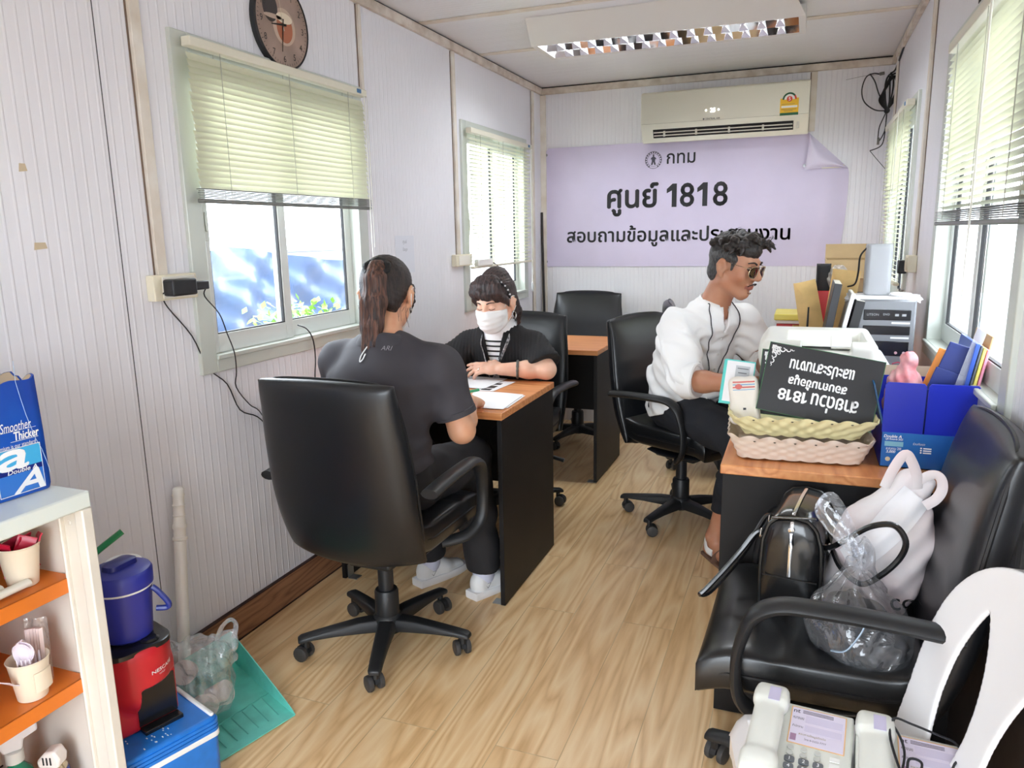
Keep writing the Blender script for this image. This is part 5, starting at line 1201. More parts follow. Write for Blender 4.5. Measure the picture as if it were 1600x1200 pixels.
# ================================================================ left-hand cabinet and what stands in and on it
def cabinet():
    x0, x1, y0, y1, zt = -1.775, -1.35, .55, 1.055, .873
    r = thing('shelf_cabinet', 'cream steel cabinet with orange shelves along the left wall', 'cabinet', ((x0+x1)/2, (y0+y1)/2, 0))
    st = mat('cabinet_cream', (232, 226, 214), .38, noise=(7, .05)); org = mat('shelf_orange', (232, 126, 40), .4, noise=(5, .08)); inn = mat('cabinet_inside', (222, 214, 204), .5)
    mb = MB(); mb.bb(x0, x1, y0, y1, zt-.036, zt); obj('top', mb, mat('cabinet_top', (226, 234, 228), .25), r, bevel=.004, world=True)
    for y, n in ((y0, 1), (y1, -1)):
        mb = MB(); mb.bb(x0, x1-.002, min(y, y+n*.003), max(y, y+n*.003), 0, zt-.036); obj('side_panel', mb, inn, r, bevel=.001, world=True)
        mb = MB(); mb.bb(x1-.026, x1, min(y, y+n*.024), max(y, y+n*.024), 0, zt-.036); mb.bb(x1-.075, x1-.026, min(y+n*.003, y+n*.012), max(y+n*.003, y+n*.012), 0, zt-.036); mb.bb(x1-.082, x1-.075, min(y+n*.003, y+n*.02), max(y+n*.003, y+n*.02), 0, zt-.036)
        obj('corner_post', mb, st, r, bevel=.003, world=True)
    obj('back_panel', MB().bb(x0, x0+.003, y0, y1, 0, zt-.036), inn, r, smooth=False, world=True)
    for z in (.675, .438, .05):
        mb = MB(); mb.bb(x0+.003, x1-.078, y0+.004, y1-.006, z-.003, z); mb.bb(x1-.082, x1-.078, y0+.004, y1-.006, z-.034, z); s = obj('shelf', mb, org, r, bevel=.002, world=True)
        mb = MB(); mb.bb(x1-.10, x1-.078, y1-.006, y1-.002, z-.03, z-.036); obj('clip', mb, M_STEEL, s, world=True)
    mb = MB()
    for dx in (.018, .040): mb.lathe([(0, 0), (.006, 0), (.004, .002), (0, .0025)], 10, frame((x1-.075+dx, y1-.0125, .80), (1, 0, 0), (0, 0, 1)))
    obj('rivet', mb, st, r, world=True)
    # paper carton on top
    M = T(-1.560, .898, zt+.001) @ RZ(-3)    # local +x faces the room
    r = thing('carton', 'blue copier-paper carton with torn top standing on the cream cabinet', 'box', (-1.560, .898, zt))
    rnd = random.Random(5); hx, hy, h = .11, .155, .245
    bl = mat('paper_carton_blue', (26, 92, 190), .3, noise=(3.5, .5), noise_col=(18, 48, 150)); kr = mat('carton_inside', (196, 176, 150), .7)
    pol = resample(rrect(hx, hy, .012, 4), 96)
    mb = MB(); top = [h-.012+.010*math.sin(k*.9)*rnd.random()+(.004 if 20 < k < 60 else 0) for k in range(96)]
    mb.loft([[M @ V((p.x*s+(.0), p.y*s, z if z is not None else top[k])) for k, p in enumerate(pol)] for s, z in ((.985, 0), (1, .01), (1.0, .12), (.985, None), (.965, None))], (True, False)); obj('body', mb, bl, r, world=True)
    mb = MB(); mb.loft([[M @ V((p.x*s, p.y*s, z if z is not None else top[k]-.001)) for k, p in enumerate(pol)] for s, z in ((.962, .004), (.968, .12), (.962, None))], (True, False)); obj('lining', mb, kr, r, world=True)
    F2 = M @ frame((hx+.0012, 0, 0), (0, 1, 0), (0, 0, 1)) @ Matrix.Diagonal((1, 1.16, 1, 1))   # front face, x right, y up
    mb = MB(); mb.mi = 0
    put_text(mb, 'Smoother', 1, F2, width=.062, height=.0165, at=(.094, .125), shear=.25, eps=.001); put_text(mb, 'Thicker', 1, F2, width=.050, height=.0145, at=(.113, .1075), bold=.04, shear=.1, eps=.001)
    put_text(mb, 'Premium is our standard', 1, F2, width=.082, height=.007, at=(.088, .0915), eps=.001)
    mb.bb(.08, .136, .0985, .0992, .0006, .001, F2); mb.bb(.05, .134, .1168, .1172, .0006, .001, F2)
    mb.mi = 1; mb.bb(.046, .136, .052, .086, .0004, .0008, F2); mb.mi = 2; mb.bb(.046, .136, .008, .043, .0004, .0008, F2); mb.mi = 3; mb.bb(.046, .136, .043, .052, .0004, .0008, F2)
    mb.mi = 0; put_text(mb, 'a', 1, F2, width=.060, height=.033, at=(.079, .068), bold=.05, shear=.15, eps=.0012); put_text(mb, 'A', 1, F2, width=.062, height=.036, at=(.104, .026), bold=.05, shear=.3, eps=.0012); put_text(mb, 'Double A', 1, F2, width=.060, height=.0075, at=(.095, .0475), bold=.03, shear=.2, eps=.0014)
    for a in ((.045, .137, .0865, .0875), (.045, .137, .0065, .0075), (.045, .046, .0065, .0875), (.136, .137, .0065, .0875)): mb.bb(a[0], a[1], a[2], a[3], .0004, .001, F2)
    obj('printing', mb, [WINK, mat('logo_sky', (70, 176, 226), .35), mat('logo_blue', (52, 120, 206), .35), mat('logo_navy', (16, 34, 120), .35)], r, world=True, smooth=False)
    mb = MB(); pts = [(.108, .236), (.107, .20), (.112, .17), (.118, .14), (.124, .118), (.130, .095), (.139, .075), (.146, .05), (.150, .03)]
    mb.tube([F2 @ V((x, y, .0006)) for x, y in pts], .0006, 4); obj('crease', mb, mat('crease_white', (170, 196, 226), .6), r, world=True)
    o = obj('cardboard_piece', MB().prism([(-.05, 0), (.03, 0), (.03, .075), (.02, .085), (-.05, .085)], -.002, .002, T(-1.54, 1.043, zt+.001) @ RZ(3) @ RX(90)), mat('corrugated_grey', (168, 152, 140), .8)); tag(o, 'piece of grey cardboard standing behind the copier-paper carton', 'cardboard')
    # paper cups
    cupm = mat('cup_cream', (238, 226, 208), .5)
    def cup(label, x, y, z, h=.086):
        c = thing('paper_cup', label, 'cup', (x, y, z)); M = T(x, y, z)
        mb = MB(); mb.lathe([(0, .004), (.027, .004), (.027, 0), (.0285, 0), (.0385, h-.002), (.0400, h-.001), (.0405, h+.001), (.0395, h+.0025), (.038, h), (.0265, .007), (0, .007)], 32, M); obj('body', mb, cupm, c, world=True); return c
    c1 = cup('cream paper cup full of red sachets on the upper orange shelf', -1.490, .985, .676)
    for k, (dx, dy, rx, ry, rz) in enumerate(((-.012, -.018, 20, 12, 10), (.008, -.010, -12, 20, 40), (.012, .012, -25, -10, -30), (-.006, .014, 10, -22, 70), (-.018, .004, 24, 4, 110))):
        M = T(-1.490+dx, .985+dy, .676+.045) @ RZ(rz) @ RX(rx) @ RY(ry)
        o = obj('sachet', MB().sheet(lambda u, v: M @ V(((u-.5)*.036, .003*math.sin(PI*u)*math.sin(PI*v)+.0012*math.sin(v*40)*(v > .9), -.03+.092*v)), 8, 14, .003), mat('sachet_red' if k != 3 else 'sachet_dark_red', (206, 30, 66) if k != 3 else (140, 20, 50), .28))
        tag(o, 'shiny red sachet standing in the upper paper cup', 'sachet', 'red sachets in the upper paper cup')
    c2 = cup('cream paper cup holding white plastic forks on the lower orange shelf', -1.470, .955, .439)
    mb = MB()
    def puck(u, v):
        a = -.45+u*1.15; return V((-1.470+.0365*math.cos(a)+.002, .955+.0365*math.sin(a), .439+.022+.042*v))
    mb.sheet(puck, 12, 4, .003); obj('raised_handle', mb, cupm, c2, world=True)
    pk = mat('plastic_lilac_white', (238, 228, 238), .3)
    def cutlery(name, label, base, tip, face, spoon):
        b, t = V(base), V(tip); d = (t-b).normalized(); L = (t-b).length; M = frame(b, face, d); mb = MB()
        mb.prism([(-.0035, 0), (.0035, 0), (.0045, L*.66), (-.0045, L*.66)], -.001, .001, M)
        if spoon: mb.sheet(lambda u, v: M @ V(((u-.5)*2*.0165*math.sqrt(max(0.02, 1-(2*v-1)**2)), L*.64+v*.056, .007*((2*u-1)**2+(2*v-1)**2-1))), 8, 10, .0012)
        else:
            mb.sheet(lambda u, v: M @ V(((u-.5)*2*(.005+.009*v**.5), L*.64+v*.022, -.004*v)), 6, 4, .0012)
            for q in (-.0115, -.0038, .0038, .0115): mb.prism([(q-.0022, L*.64+.02), (q+.0022, L*.64+.02), (q+.0012, L*.64+.056), (q-.0012, L*.64+.056)], -.005, -.0035, M)
        o = obj(name, mb, pk); tag(o, label, 'cutlery'); return o
    cutlery('plastic_spoon', 'white plastic spoon rising highest from the lower paper cup', (-1.468, 0.965, .45), (-1.498, 0.925, .555), (.9, .45, 0), True)
    cutlery('plastic_spoon', 'white plastic spoon overlapping the tallest one in the lower cup', (-1.468, 0.960, .45), (-1.488, 0.922, .545), (.75, .65, .1), True)
    cutlery('plastic_fork', 'white plastic fork bending outward at the left of the lower cup', (-1.463, 0.960, .46), (-1.473, 0.885, .505), (1, .1, .1), False)
    cutlery('plastic_fork', 'white plastic fork upright inside the lower paper cup, nearer the napkin', (-1.463, 0.960, .445), (-1.468, 0.958, .50), (.8, .6, 0), False)
    cutlery('plastic_fork', 'white plastic fork upright inside the lower paper cup, nearer the bent fork', (-1.458, 0.940, .445), (-1.458, 0.933, .498), (.8, .6, 0), False)
    M = T(-1.478, 0.975, .45) @ RZ(30) @ RX(-4)
    o = obj('napkin_packet', MB().sheet(lambda u, v: M @ V(((u-.5)*.032, .004*math.sin(PI*u)+.0012*math.sin(u*30)*v, .0+.125*v)), 14, 12, .008), mat('napkin_pinkish', (240, 220, 216), .6, noise=(40, .06))); tag(o, 'pale wrapped napkin standing in the lower paper cup', 'napkin')
    o = obj('clear_wrapper', MB().sheet(lambda u, v: M @ V(((u-.5)*.046, .016+.004*math.sin(9*u), .0+.142*v)), 10, 10, .0006), film('wrapper', .3, (252, 250, 248), .1, dif=.08, bump=(30, .6))); tag(o, 'clear cellophane wrapper sticking up behind the wrapped napkin', 'wrapper')
    wp = mat('stick_white', (232, 228, 218), .5)
    for k, (a, b, lab) in enumerate((((-1.452, .64, .689), (-1.458, .975, .689), 'white plastic stick lying nearer the edge of the upper shelf'), ((-1.478, .64, .689), (-1.484, .935, .689), 'white plastic stick lying beside the paper cup of sachets'))):
        mb = MB(); mb.tube([V(a), V(b)], .011, 10, flat=.75); o = obj('plastic_stick', mb, wp, bevel=.002); tag(o, lab, 'stick')
    o = obj('dark_pouch', pillow(lambda u, v, d: V((-1.56+d, .86+.085*u, .725+.05*v)), .06, 14, 14), mat('dark_grey_fabric', (58, 54, 56), .8)); tag(o, 'dark grey pouch left of the sachet cup on the upper shelf', 'pouch')
    o = obj('brown_bowl', MB().lathe([(0, 0), (.03, 0), (.06, .05), (.068, .075), (.065, .076), (.05, .045), (0, .006)], 28, T(-1.56, .85, .439)), mat('bowl_beige', (206, 184, 156), .5)); tag(o, 'beige bowl behind the forks on the lower shelf', 'bowl')
    # spray bottle and aerosol at the bottom
    r = thing('spray_bottle', 'green spray bottle with a clear-white trigger head on the bottom shelf', 'spray bottle', (-1.555, .950, .051)); M = T(-1.555, .950, .051)
    mb = MB(); mb.lathe([(0, 0), (.034, 0), (.037, .01), (.037, .14), (.030, .185), (.014, .205), (.014, .22), (0, .22)], 24, M); obj('bottle', mb, mat('green_liquid', (20, 130, 96), .2, coat=.3), r, world=True)
    mb = MB(); mb.lathe([(.017, .212), (.018, .212), (.018, .238), (.014, .24)], 20, M); obj('collar', mb, mat('collar_clear', (214, 216, 210), .3), r, world=True)
    mb = MB(); mb.prism([(-.020, .24), (.016, .24), (.020, .262), (.048, .272), (.048, .29), (.02, .298), (-.03, .288), (-.058, .262), (-.052, .252), (-.028, .264)], -.012, .012, M @ RZ(60) @ RX(90)); obj('trigger_head', mb, mat('trigger_white', (236, 236, 238), .3, tr=.15), r, bevel=.004, world=True)
    r = thing('aerosol_can', 'blue aerosol can with a vented white cap on the bottom shelf', 'aerosol', (-1.495, .990, .051)); M = T(-1.495, .990, .051)
    mb = MB(); mb.lathe([(0, 0), (.03, 0), (.031, .004), (.031, .172), (.027, .178), (.0265, .18)], 28, M); obj('can', mb, mat('aerosol_blue', (40, 56, 128), .25, metal=.4), r, world=True)
    mb = MB(); mb.lathe([(.027, .178), (.028, .182), (.022, .192), (.0, .195)], 28, M); obj('shoulder', mb, mat('gold_metal', (196, 180, 150), .25, metal=.8), r, world=True)
    mb = MB(); mb.prism([(-.022, .19), (.022, .19), (.026, .212), (.016, .232), (-.006, .228), (-.026, .206)], -.017, .017, M @ RZ(20) @ RX(90)); cp = obj('spray_cap', mb, mat('cap_cream', (236, 228, 222), .35), r, bevel=.005, world=True)
    mb = MB()
    for k in range(3): mb.bb(-.010+.008*k, -.007+.008*k, -.0182, -.017, .200, .218, M @ RZ(20))
    obj('cap_slot', mb, INK, cp, world=True, smooth=False)
cabinet()

# ---------------------------------------------------------------- coolers, coffee machine, dustpan
def corner():
    # blue cooler box
    r = thing('cooler_box', 'blue plastic cooler box with white trim on the floor past the cabinet', 'cooler', (-1.447, 1.205, 0), -18)
    cb = mat('cooler_blue', (32, 122, 214), .35, noise=(30, .08)); cw = mat('cooler_white', (232, 234, 232), .4)
    def rr(hx, hy, z, rad=.018): return [V((x, y, z)) for x, y in rrect(hx, hy, rad, 5)]
    HX, HY = .105, .125
    obj('body', MB().loft([rr(HX-.012, HY-.012, .002), rr(HX-.002, HY-.002, .02), rr(HX, HY, .158)]), cb, r)
    obj('white_band', MB().loft([rr(HX+.003, HY+.003, .155), rr(HX+.003, HY+.003, .170)]), cw, r, bevel=.002)
    mb = MB(); L = [rr(HX+.002, HY+.002, .170)]
    for k in range(3): L += [rr(HX+.002, HY+.002, .171+.010*k), rr(HX+.002, HY+.002, .178+.010*k), rr(HX-.001, HY-.001, .1785+.010*k), rr(HX-.001, HY-.001, .1805+.010*k)]
    L += [rr(HX, HY, .202), rr(HX-.004, HY-.004, .207), rr(HX-.012, HY-.012, .208)]
    lid = obj('lid', mb.loft(L), cb, r, ang=50)
    mb = MB(); mb.bb(-.09, HX-.008, HY-.018, HY-.006, .206, .214); obj('carry_handle', mb, cw, lid, bevel=.004)
    mb = MB(); rnd = random.Random(2)
    for k in range(16): x, y = rnd.uniform(.02, .085), rnd.uniform(-.07, .02); mb.bb(x, x+rnd.uniform(.003, .008), y, y+.0025, .208, .2084, RZ(rnd.uniform(-3, 3)))
    obj('scuff_marks', mb, WINK, lid, smooth=False)
    mb = MB(); Fm = frame((HX+.0012, 0, 0), (0, 1, 0), (0, 0, 1)); put_text(mb, 'ถังเย็น', 1, Fm, width=.07, height=.03, at=(.01, .10)); obj('lettering', mb, WINK, r, smooth=False)
    # coffee machine
    r = thing('coffee_machine', 'red and black coffee machine standing on the blue cooler box', 'coffee machine', (-1.468, 1.195, .209), -18)
    rd = mat('machine_red', (196, 32, 44), .35); bk = mat('machine_black', (24, 24, 26), .22)
    # local: x to the room, y away from camera
    sh = [V((p.x, p.y, 0)) for p in resample(rrect(.082, .088, .05, 8), 64)]
    def sec(z, s=1.0, dx=0): return [V((p.x*s+dx, p.y*s, z)) for p in sh]
    S = SDF((-.11, -.11, .0), (.11, .11, .25), .004)
    S.rbox((-.02, 0, .085), (.062, .088, .086), .02, k=.004); S.cone((.0, .004, .125), (.0, .004, .20), .083, .083, k=.01); S.rbox((-.02, .0, .17), (.062, .086, .055), .03, k=.01); S.rbox((0, 0, .27), (.12, .12, .043), .002, k=.003, op='sub')
    S.rbox((.062, .035, .062), (.03, .05, .066), .004, k=.003, op='sub')
    mbody = S.mesh('body', rd, r, world=False)
    mb = MB(); mb.loft([sec(.218, .93), sec(.2285, .92), sec(.230, .88), sec(.231, .6)]); tp = obj('top', mb, bk, r)
    mb = MB(); mb.lathe([(0, 0), (.02, 0), (.022, .004), (.016, .008), (0, .006)], 20, T(.045, .03, .228)); obj('pod_lever', mb, bk, tp)
    mb = MB()
    for k in range(3): mb.lathe([(.004, 0), (.0055, 0), (.0055, .0006), (.004, .0006)], 14, T(.05-.01*k, -.055+.004*k, .2288))
    obj('button_ring', mb, WINK, tp)
    mb = MB(); mb.bb(.032, .062, -.012, .082, -.001, .010); mb.bb(.030, .034, -.013, .083, .01, .118); obj('drip_recess', mb, bk, r, bevel=.002)
    mb = MB(); Fm = frame((.0835, 0, 0), (0, 1, 0), (0, 0, 1)); put_text(mb, 'NESCAFÉ', 1, Fm, width=.07, height=.011, at=(.045, .165), bold=.03); put_text(mb, 'GOLD', 1, Fm, width=.02, height=.004, at=(.04, .153)); Rr = rootm(r); mb.v = on_surface(mbody, [Rr @ V(p) for p in mb.v], Rr.to_3x3() @ V((-1, -.45, 0)), .0015); obj('lettering', mb, WINK, r, smooth=False, world=True)
    mb = MB(); mb.lathe([(.004, 0), (.009, 0), (.009, .003), (.004, .004)], 16, frame((.043, -.052, .14), (0, 1, 0), (0, 0, 1))); obj('side_knob', mb, bk, r)
    # blue insulated jug
    r = thing('ice_bucket', 'dark blue insulated ice bucket with lid on top of the coffee machine', 'ice bucket', (-1.478, 1.205, .441)); M = T(-1.478, 1.205, .441)
    nb = mat('bucket_blue', (46, 52, 150), .35)
    mb = MB(); mb.lathe([(0, 0), (.05, 0), (.056, .006), (.064, .115), (.065, .128)], 36, M); obj('body', mb, nb, r, world=True)
    mb = MB(); mb.lathe([(.066, .126), (.067, .128), (.067, .131), (.066, .132)], 36, M); obj('white_ring', mb, M_WHITEP, r, world=True)
    mb = MB(); mb.lathe([(.064, .130), (.069, .132), (.070, .165), (.066, .172), (.050, .178), (.0, .180)], 36, M); lid = obj('lid', mb, nb, r, world=True)
    mb = MB(); mb.loft([[M @ V((x*s, y*s, z)) for x, y in rrect(.022, .04, .015, 5)] for s, z in ((1, .176), (.95, .190), (.7, .194))]); obj('lid_grip', mb, mat('bucket_blue_dark', (40, 44, 120), .3), lid, world=True)
    mb = MB(); a = RZ(38); mb.tube([M @ a @ V(p) for p in ((.066, -.01, .12), (.078, -.012, .108), (.098, -.012, .075), (.094, -.01, .062), (.07, -.01, .064))], .007, 8, smooth=4); obj('bail_handle', mb, mat('bucket_navy', (36, 50, 130), .35), r, world=True)
    r = thing('ladle', 'green-handled scoop leaning behind the dark blue ice bucket', 'scoop', (-1.545, 1.20, .60)); mb = MB(); mb.tube([(-1.565, 1.15, .615), (-1.54, 1.21, .652), (-1.515, 1.255, .682)], .0115, 10, flat=.6); obj('handle', mb, mat('handle_green', (24, 128, 70), .3), r, bevel=0, world=True); mb = MB(); mb.ball((-1.58, 1.12, .62), (.03, .03, .016), 8); obj('scoop_bowl', mb, mat('handle_green', (24, 128, 70), .3), r, world=True)
    o = obj('white_lid', MB().lathe([(0, 0), (.04, 0), (.044, .006), (.04, .01), (0, .011)], 28, T(-1.50, 1.235, .606) @ RY(4)), M_WHITEP); tag(o, 'white lid edge showing behind the top of the dark blue ice bucket', 'lid')  # white lid, only its edge shows behind the bucket
    # broom-like handle of the dustpan
    r = thing('dustpan', 'turquoise long-handled dustpan on the floor against the left wall', 'dustpan', (-1.52, 1.55, 0))
    tq = mat('turquoise_plastic', (110, 212, 196), .4, noise=(14, .12)); wh = mat('handle_white', (236, 232, 224), .42)
    A, B, Cc, D = V((-1.322, 1.59, .004)), V((-1.395, 1.33, .004)), V((-1.70, 1.41, .012)), V((-1.665, 1.73, .012))   # lip right-far, lip near, back near, back far
    def pan(u, v):   # u along the lip, v from lip to back
        p = B.lerp(A, u).lerp(Cc.lerp(D, u), v); return p+V((0, 0, .012*v**2+(.0014*math.sin(u*44) if v < .45 and v > .1 else 0)))
    mb = MB(); mb.sheet(pan, 60, 24, .003); pn = obj('pan', mb, tq, r, world=True)
    mb = MB()
    for u in (0, 1): mb.sheet(lambda s, t, u=u: pan(u, s)+V((0, 0, (.004+.105*s**.8)*t)), 16, 5, .003)
    mb.sheet(lambda s, t: pan(s, 1)+V((0, 0, .109*t)), 16, 5, .003); obj('side_wall', mb, tq, r, world=True)
    mb = MB()
    for k in range(1, 8): mb.tube([pan(k/8, .10)+V((0, 0, .002)), pan(k/8+.02, .38)+V((0, 0, .003))], .0016, 5)
    mb.tube([pan(i/20, .40)+V((0, 0, .002)) for i in range(21)], .0018, 5); obj('rib', mb, mat('turquoise_dark', (84, 176, 162), .45), r, world=True)
    b, t = V((-1.70, 1.56, .04)), V((-1.742, 1.655, .640)); d = (t-b).normalized(); M = frame(b, d.cross(V((0, 1, 0))), V((0, 1, 0))); Mz = Matrix.Identity(4); z = d; x = V((0, 1, 0)).cross(z).normalized(); y = z.cross(x)
    for i in range(3): Mz[i][0] = x[i]; Mz[i][1] = y[i]; Mz[i][2] = z[i]; Mz[i][3] = b[i]
    L = (t-b).length
    prof = [(.0, 0), (.018, 0), (.018, L-.17), (.017, L-.165), (.022, L-.162), (.022, L-.155), (.018, L-.152), (.018, L-.13), (.021, L-.126), (.021, L-.118), (.018, L-.114), (.0165, L-.09), (.019, L-.088), (.0165, L-.085), (.0165, L-.06), (.019, L-.057), (.0165, L-.053), (.0165, L-.03), (.019, L-.026), (.017, L-.02), (.0175, L-.008), (.012, L-.002), (0, L)]
    mb = MB(); mb.lathe(prof, 20, Mz); obj('pole_handle', mb, wh, r, world=True, ang=50)
    # bag of rubbish in the pan
    r = thing('rubbish_bag', 'clear carrier bag of used cups sitting in the turquoise dustpan', 'plastic bag', (-1.56, 1.50, .02))
    fm = film('thin_carrier', .30, (252, 252, 252), .12, dif=.16, difcol=(236, 238, 240), bump=(24, .9))
    S = SDF((-1.73, 1.34, .0), (-1.40, 1.66, .36), .004); S.ell((-1.555, 1.495, .105), (.088, .080, .085)); S.rbox((-1.57, 1.50, .17), (.062, .055, .07), .03, k=.05); S.cone((-1.515, 1.53, .20), (-1.50, 1.55, .255), .040, .018, k=.03); S.cone((-1.61, 1.46, .20), (-1.628, 1.455, .235), .030, .016, k=.03)
    S.warp(lambda P: .006*np.sin(P[:, 0]*60+P[:, 2]*50)*np.sin(P[:, 1]*55-P[:, 2]*40)+.003*np.sin(P[:, 0]*140+P[:, 1]*120)+.003*np.sin(P[:, 2]*110+P[:, 0]*60)); S.d = np.maximum(S.d, .012-(np.arange(S.n[2], dtype=np.float32)*S.vx+S.lo[2])[None, None, :]); S.mesh('bag', fm, r)
    for pts in ([(-1.525, 1.53, .24), (-1.515, 1.54, .275), (-1.50, 1.56, .292), (-1.485, 1.565, .278), (-1.488, 1.555, .24)], [(-1.625, 1.455, .22), (-1.63, 1.45, .248), (-1.618, 1.455, .258), (-1.608, 1.46, .23)]):
        mb = MB(); mb.tube(pts, .012, 8, flat=.25, smooth=6, up=(1, 0, 0)); obj('handle_loop', mb, fm, r, world=True)
    for k, (c, d_) in enumerate((((-1.515, 1.455, .075), (1, -.55, .45)), ((-1.61, 1.475, .15), (.5, -.8, .5)), ((-1.50, 1.52, .085), (.9, .2, .4)))):
        z = V(d_).normalized(); x = z.cross(V((0, 0, 1))).normalized(); M = frame(c, x, z.cross(x)); mb = MB(); mb.lathe([(0, 0), (.0335, 0), (.035, -.003), (.027, -.062), (0, -.064)], 24, M); o = obj('used_cup', mb, cupmat()); tag(o, ['white paper cup lying base-up lowest in the clear carrier bag', 'white paper cup high at the left in the clear carrier bag', 'white paper cup at the right inside the clear carrier bag'][k], 'cup')
    S = SDF((-1.86, 1.20, 0), (-1.55, 1.50, .2), .006); S.ell((-1.70, 1.345, .075), (.055, .06, .07)); S.warp(lambda P: .005*np.sin(P[:, 0]*90+P[:, 2]*60)*np.sin(P[:, 1]*80)); o = S.mesh('pink_bag', mat('magenta_plastic', (206, 110, 160), .3, tr=.2)); tag(o, 'pink plastic bag squeezed between coffee machine and dustpan', 'plastic bag')
def cupmat(): return mat('used_cup_white', (238, 228, 222), .5)
corner()

# ---------------------------------------------------------------- small things on the walls
def wall_bits():
    # sockets and adapters
    def sock(label, y0, y1, z0, z1):
        r = thing('socket_box', label, 'socket', (XL, (y0+y1)/2, z0)); mb = MB(); mb.bb(XL, XL+.03, y0, y1, z0, z1); obj('box', mb, M_CREAM, r, bevel=.003, world=True)
        mb = MB(); mb.bb(XL+.03, XL+.033, y0+.03, y1-.01, z0+.006, z1-.006); obj('cover_plate', mb, mat('plate_ivory', (238, 234, 222), .4), r, bevel=.002, world=True); return r
    sock('cream surface socket box left of the near window', 1.66, 1.828, 1.20, 1.275)
    sock('cream surface socket box beside the far left window', 3.71, 3.92, 1.205, 1.268)
    cm = M_BLACKP
    r = thing('power_adapter', 'larger black plug adapter in the socket left of the near window', 'adapter', (XL+.036, 1.74, 1.21)); mb = MB(); mb.bb(XL+.034, XL+.076, 1.687, 1.782, 1.213, 1.262); obj('body', mb, cm, r, bevel=.006, world=True)
    P1 = [(-1.745, 1.69, 1.225), (-1.76, 1.694, 1.215), (-1.775, 1.722, 1.178), (-1.775, 1.806, 1.08), (-1.775, 1.86, .969), (-1.775, 1.938, .901), (-1.775, 1.987, .802), (-1.775, 2.07, .758), (-1.774, 2.134, .693), (-1.77, 2.20, .62), (-1.768, 2.30, .40), (-1.765, 2.36, .14)]
    mb = MB(); mb.tube(P1, .0022, 6, smooth=4); obj('lead', mb, cm, r, world=True)
    r = thing('power_adapter', 'smaller black plug adapter beside the larger one at the near window', 'adapter', (XL+.036, 1.815, 1.22)); mb = MB(); mb.bb(XL+.034, XL+.062, 1.787, 1.846, 1.224, 1.250); obj('body', mb, cm, r, bevel=.004, world=True)
    P2 = [(-1.735, 1.842, 1.226), (-1.75, 1.85, 1.20), (-1.742, 1.897, 1.141), (-1.742, 1.923, 1.075), (-1.745, 1.952, 1.007), (-1.755, 1.965, .94), (-1.772, 1.976, .883), (-1.775, 2.036, .81), (-1.775, 2.082, .776), (-1.774, 2.138, .69), (-1.768, 2.22, .58), (-1.766, 2.33, .30), (-1.765, 2.38, .13)]
    mb = MB(); mb.tube(P2, .002, 6, smooth=4); obj('lead', mb, cm, r, world=True)
    mb = MB(); mb.tube([(-1.765, 2.322, 1.053), (-1.755, 2.36, 1.035), (-1.755, 2.395, .99), (-1.762, 2.412, .91), (-1.77, 2.41, .80), (-1.77, 2.42, .5), (-1.766, 2.44, .13)], .0025, 6, smooth=5); o = obj('cable', mb, cm); tag(o, 'black cable dropping from the sill of the near left window', 'cable')
    r = thing('phone_charger', 'white plug charger with a black lead at the far left window socket', 'charger', (-1.75, 3.96, 1.215)); mb = MB(); mb.bb(XL+.036, XL+.066, 3.925, 4.14, 1.195, 1.235); obj('body', mb, M_WHITEP, r, bevel=.006, world=True); mb = MB(); mb.tube([(-1.735, 4.14, 1.21), (-1.73, 4.2, 1.20), (-1.72, 4.27, 1.15), (-1.71, 4.28, 1.08), (-1.72, 4.25, 1.0)], .004, 6, smooth=5); obj('lead', mb, cm, r, world=True)
    # notice
    r = thing('paper_notice', 'small white notice with three printed lines on the left wall', 'notice', (XL, 3.20, 1.25)); mb = MB(); mb.bb(XL+.0006, XL+.0014, 3.11, 3.29, 1.20, 1.375); obj('sheet', mb, mat('notice_paper', (226, 228, 236), .4), r, world=True, smooth=False)
    mb = MB(); M = frame((XL+.0012, 0, 0), (0, 1, 0), (0, 0, 1)); put_text(mb, 'ศูนย์', 1, M, height=.022, at=(3.20, 1.345)); put_text(mb, 'ข้อมูล', 1, M, height=.022, at=(3.20, 1.31)); obj('lettering', mb, mat('notice_ink', (150, 152, 160), .6), r, world=True, smooth=False)
    for y, z, w, h, lab in ((1.332, 1.554, .022, .020, 'upper scrap of old beige tape on the left wall'), (1.35, 1.366, .036, .018, 'lower scrap of old beige tape on the left wall')):
        mb = MB(); mb.prism([(-w/2, -h/2), (w/2, -h/2+.003), (w/2-.004, h/2), (-w/2+.003, h/2)], .0002, .001, frame((XL, y, z), (0, 1, 0), (0, 0, 1))); o = obj('tape_scrap', mb, mat('old_tape', (206, 188, 158), .6)); tag(o, lab, 'tape')
    mb = MB(); mb.tube([(-1.752, 5.19, .0), (-1.762, 5.195, .88), (-1.772, 5.20, 1.30), (-1.776, 5.205, 1.52)], .009, 8); o = obj('rod', mb, mat('dark_rod', (46, 40, 38), .6)); tag(o, 'thin dark rod standing in the back left corner by the banner', 'rod')
    # coil of black cable in the corner above the far right blind
    r = thing('cable_coil', 'tied coil of black cable hanging in the back right corner', 'cable', (.40, 5.18, 2.05))
    k = V((.405, 5.165, 2.05)); cab = mat('cable_black', (20, 20, 22), .45); rnd = random.Random(9)
    for i in range(6):
        w = .02+.012*i; t = V((.40+.01*i, 5.175-.004*i, 2.235+.012*math.sin(i*2)))
        mb = MB(); mb.tube([k, k+V((-w*.6, -.004*i, .06)), t+V((-w*.7, -.004, -.05)), t+V((-w*.35, 0, 0)), t+V((w*.35, 0, .004)), t+V((w*.6, -.004, -.06)), k+V((w*.45, 0, .05)), k], .0045, 6, smooth=6); obj('loop', mb, cab, r, world=True)
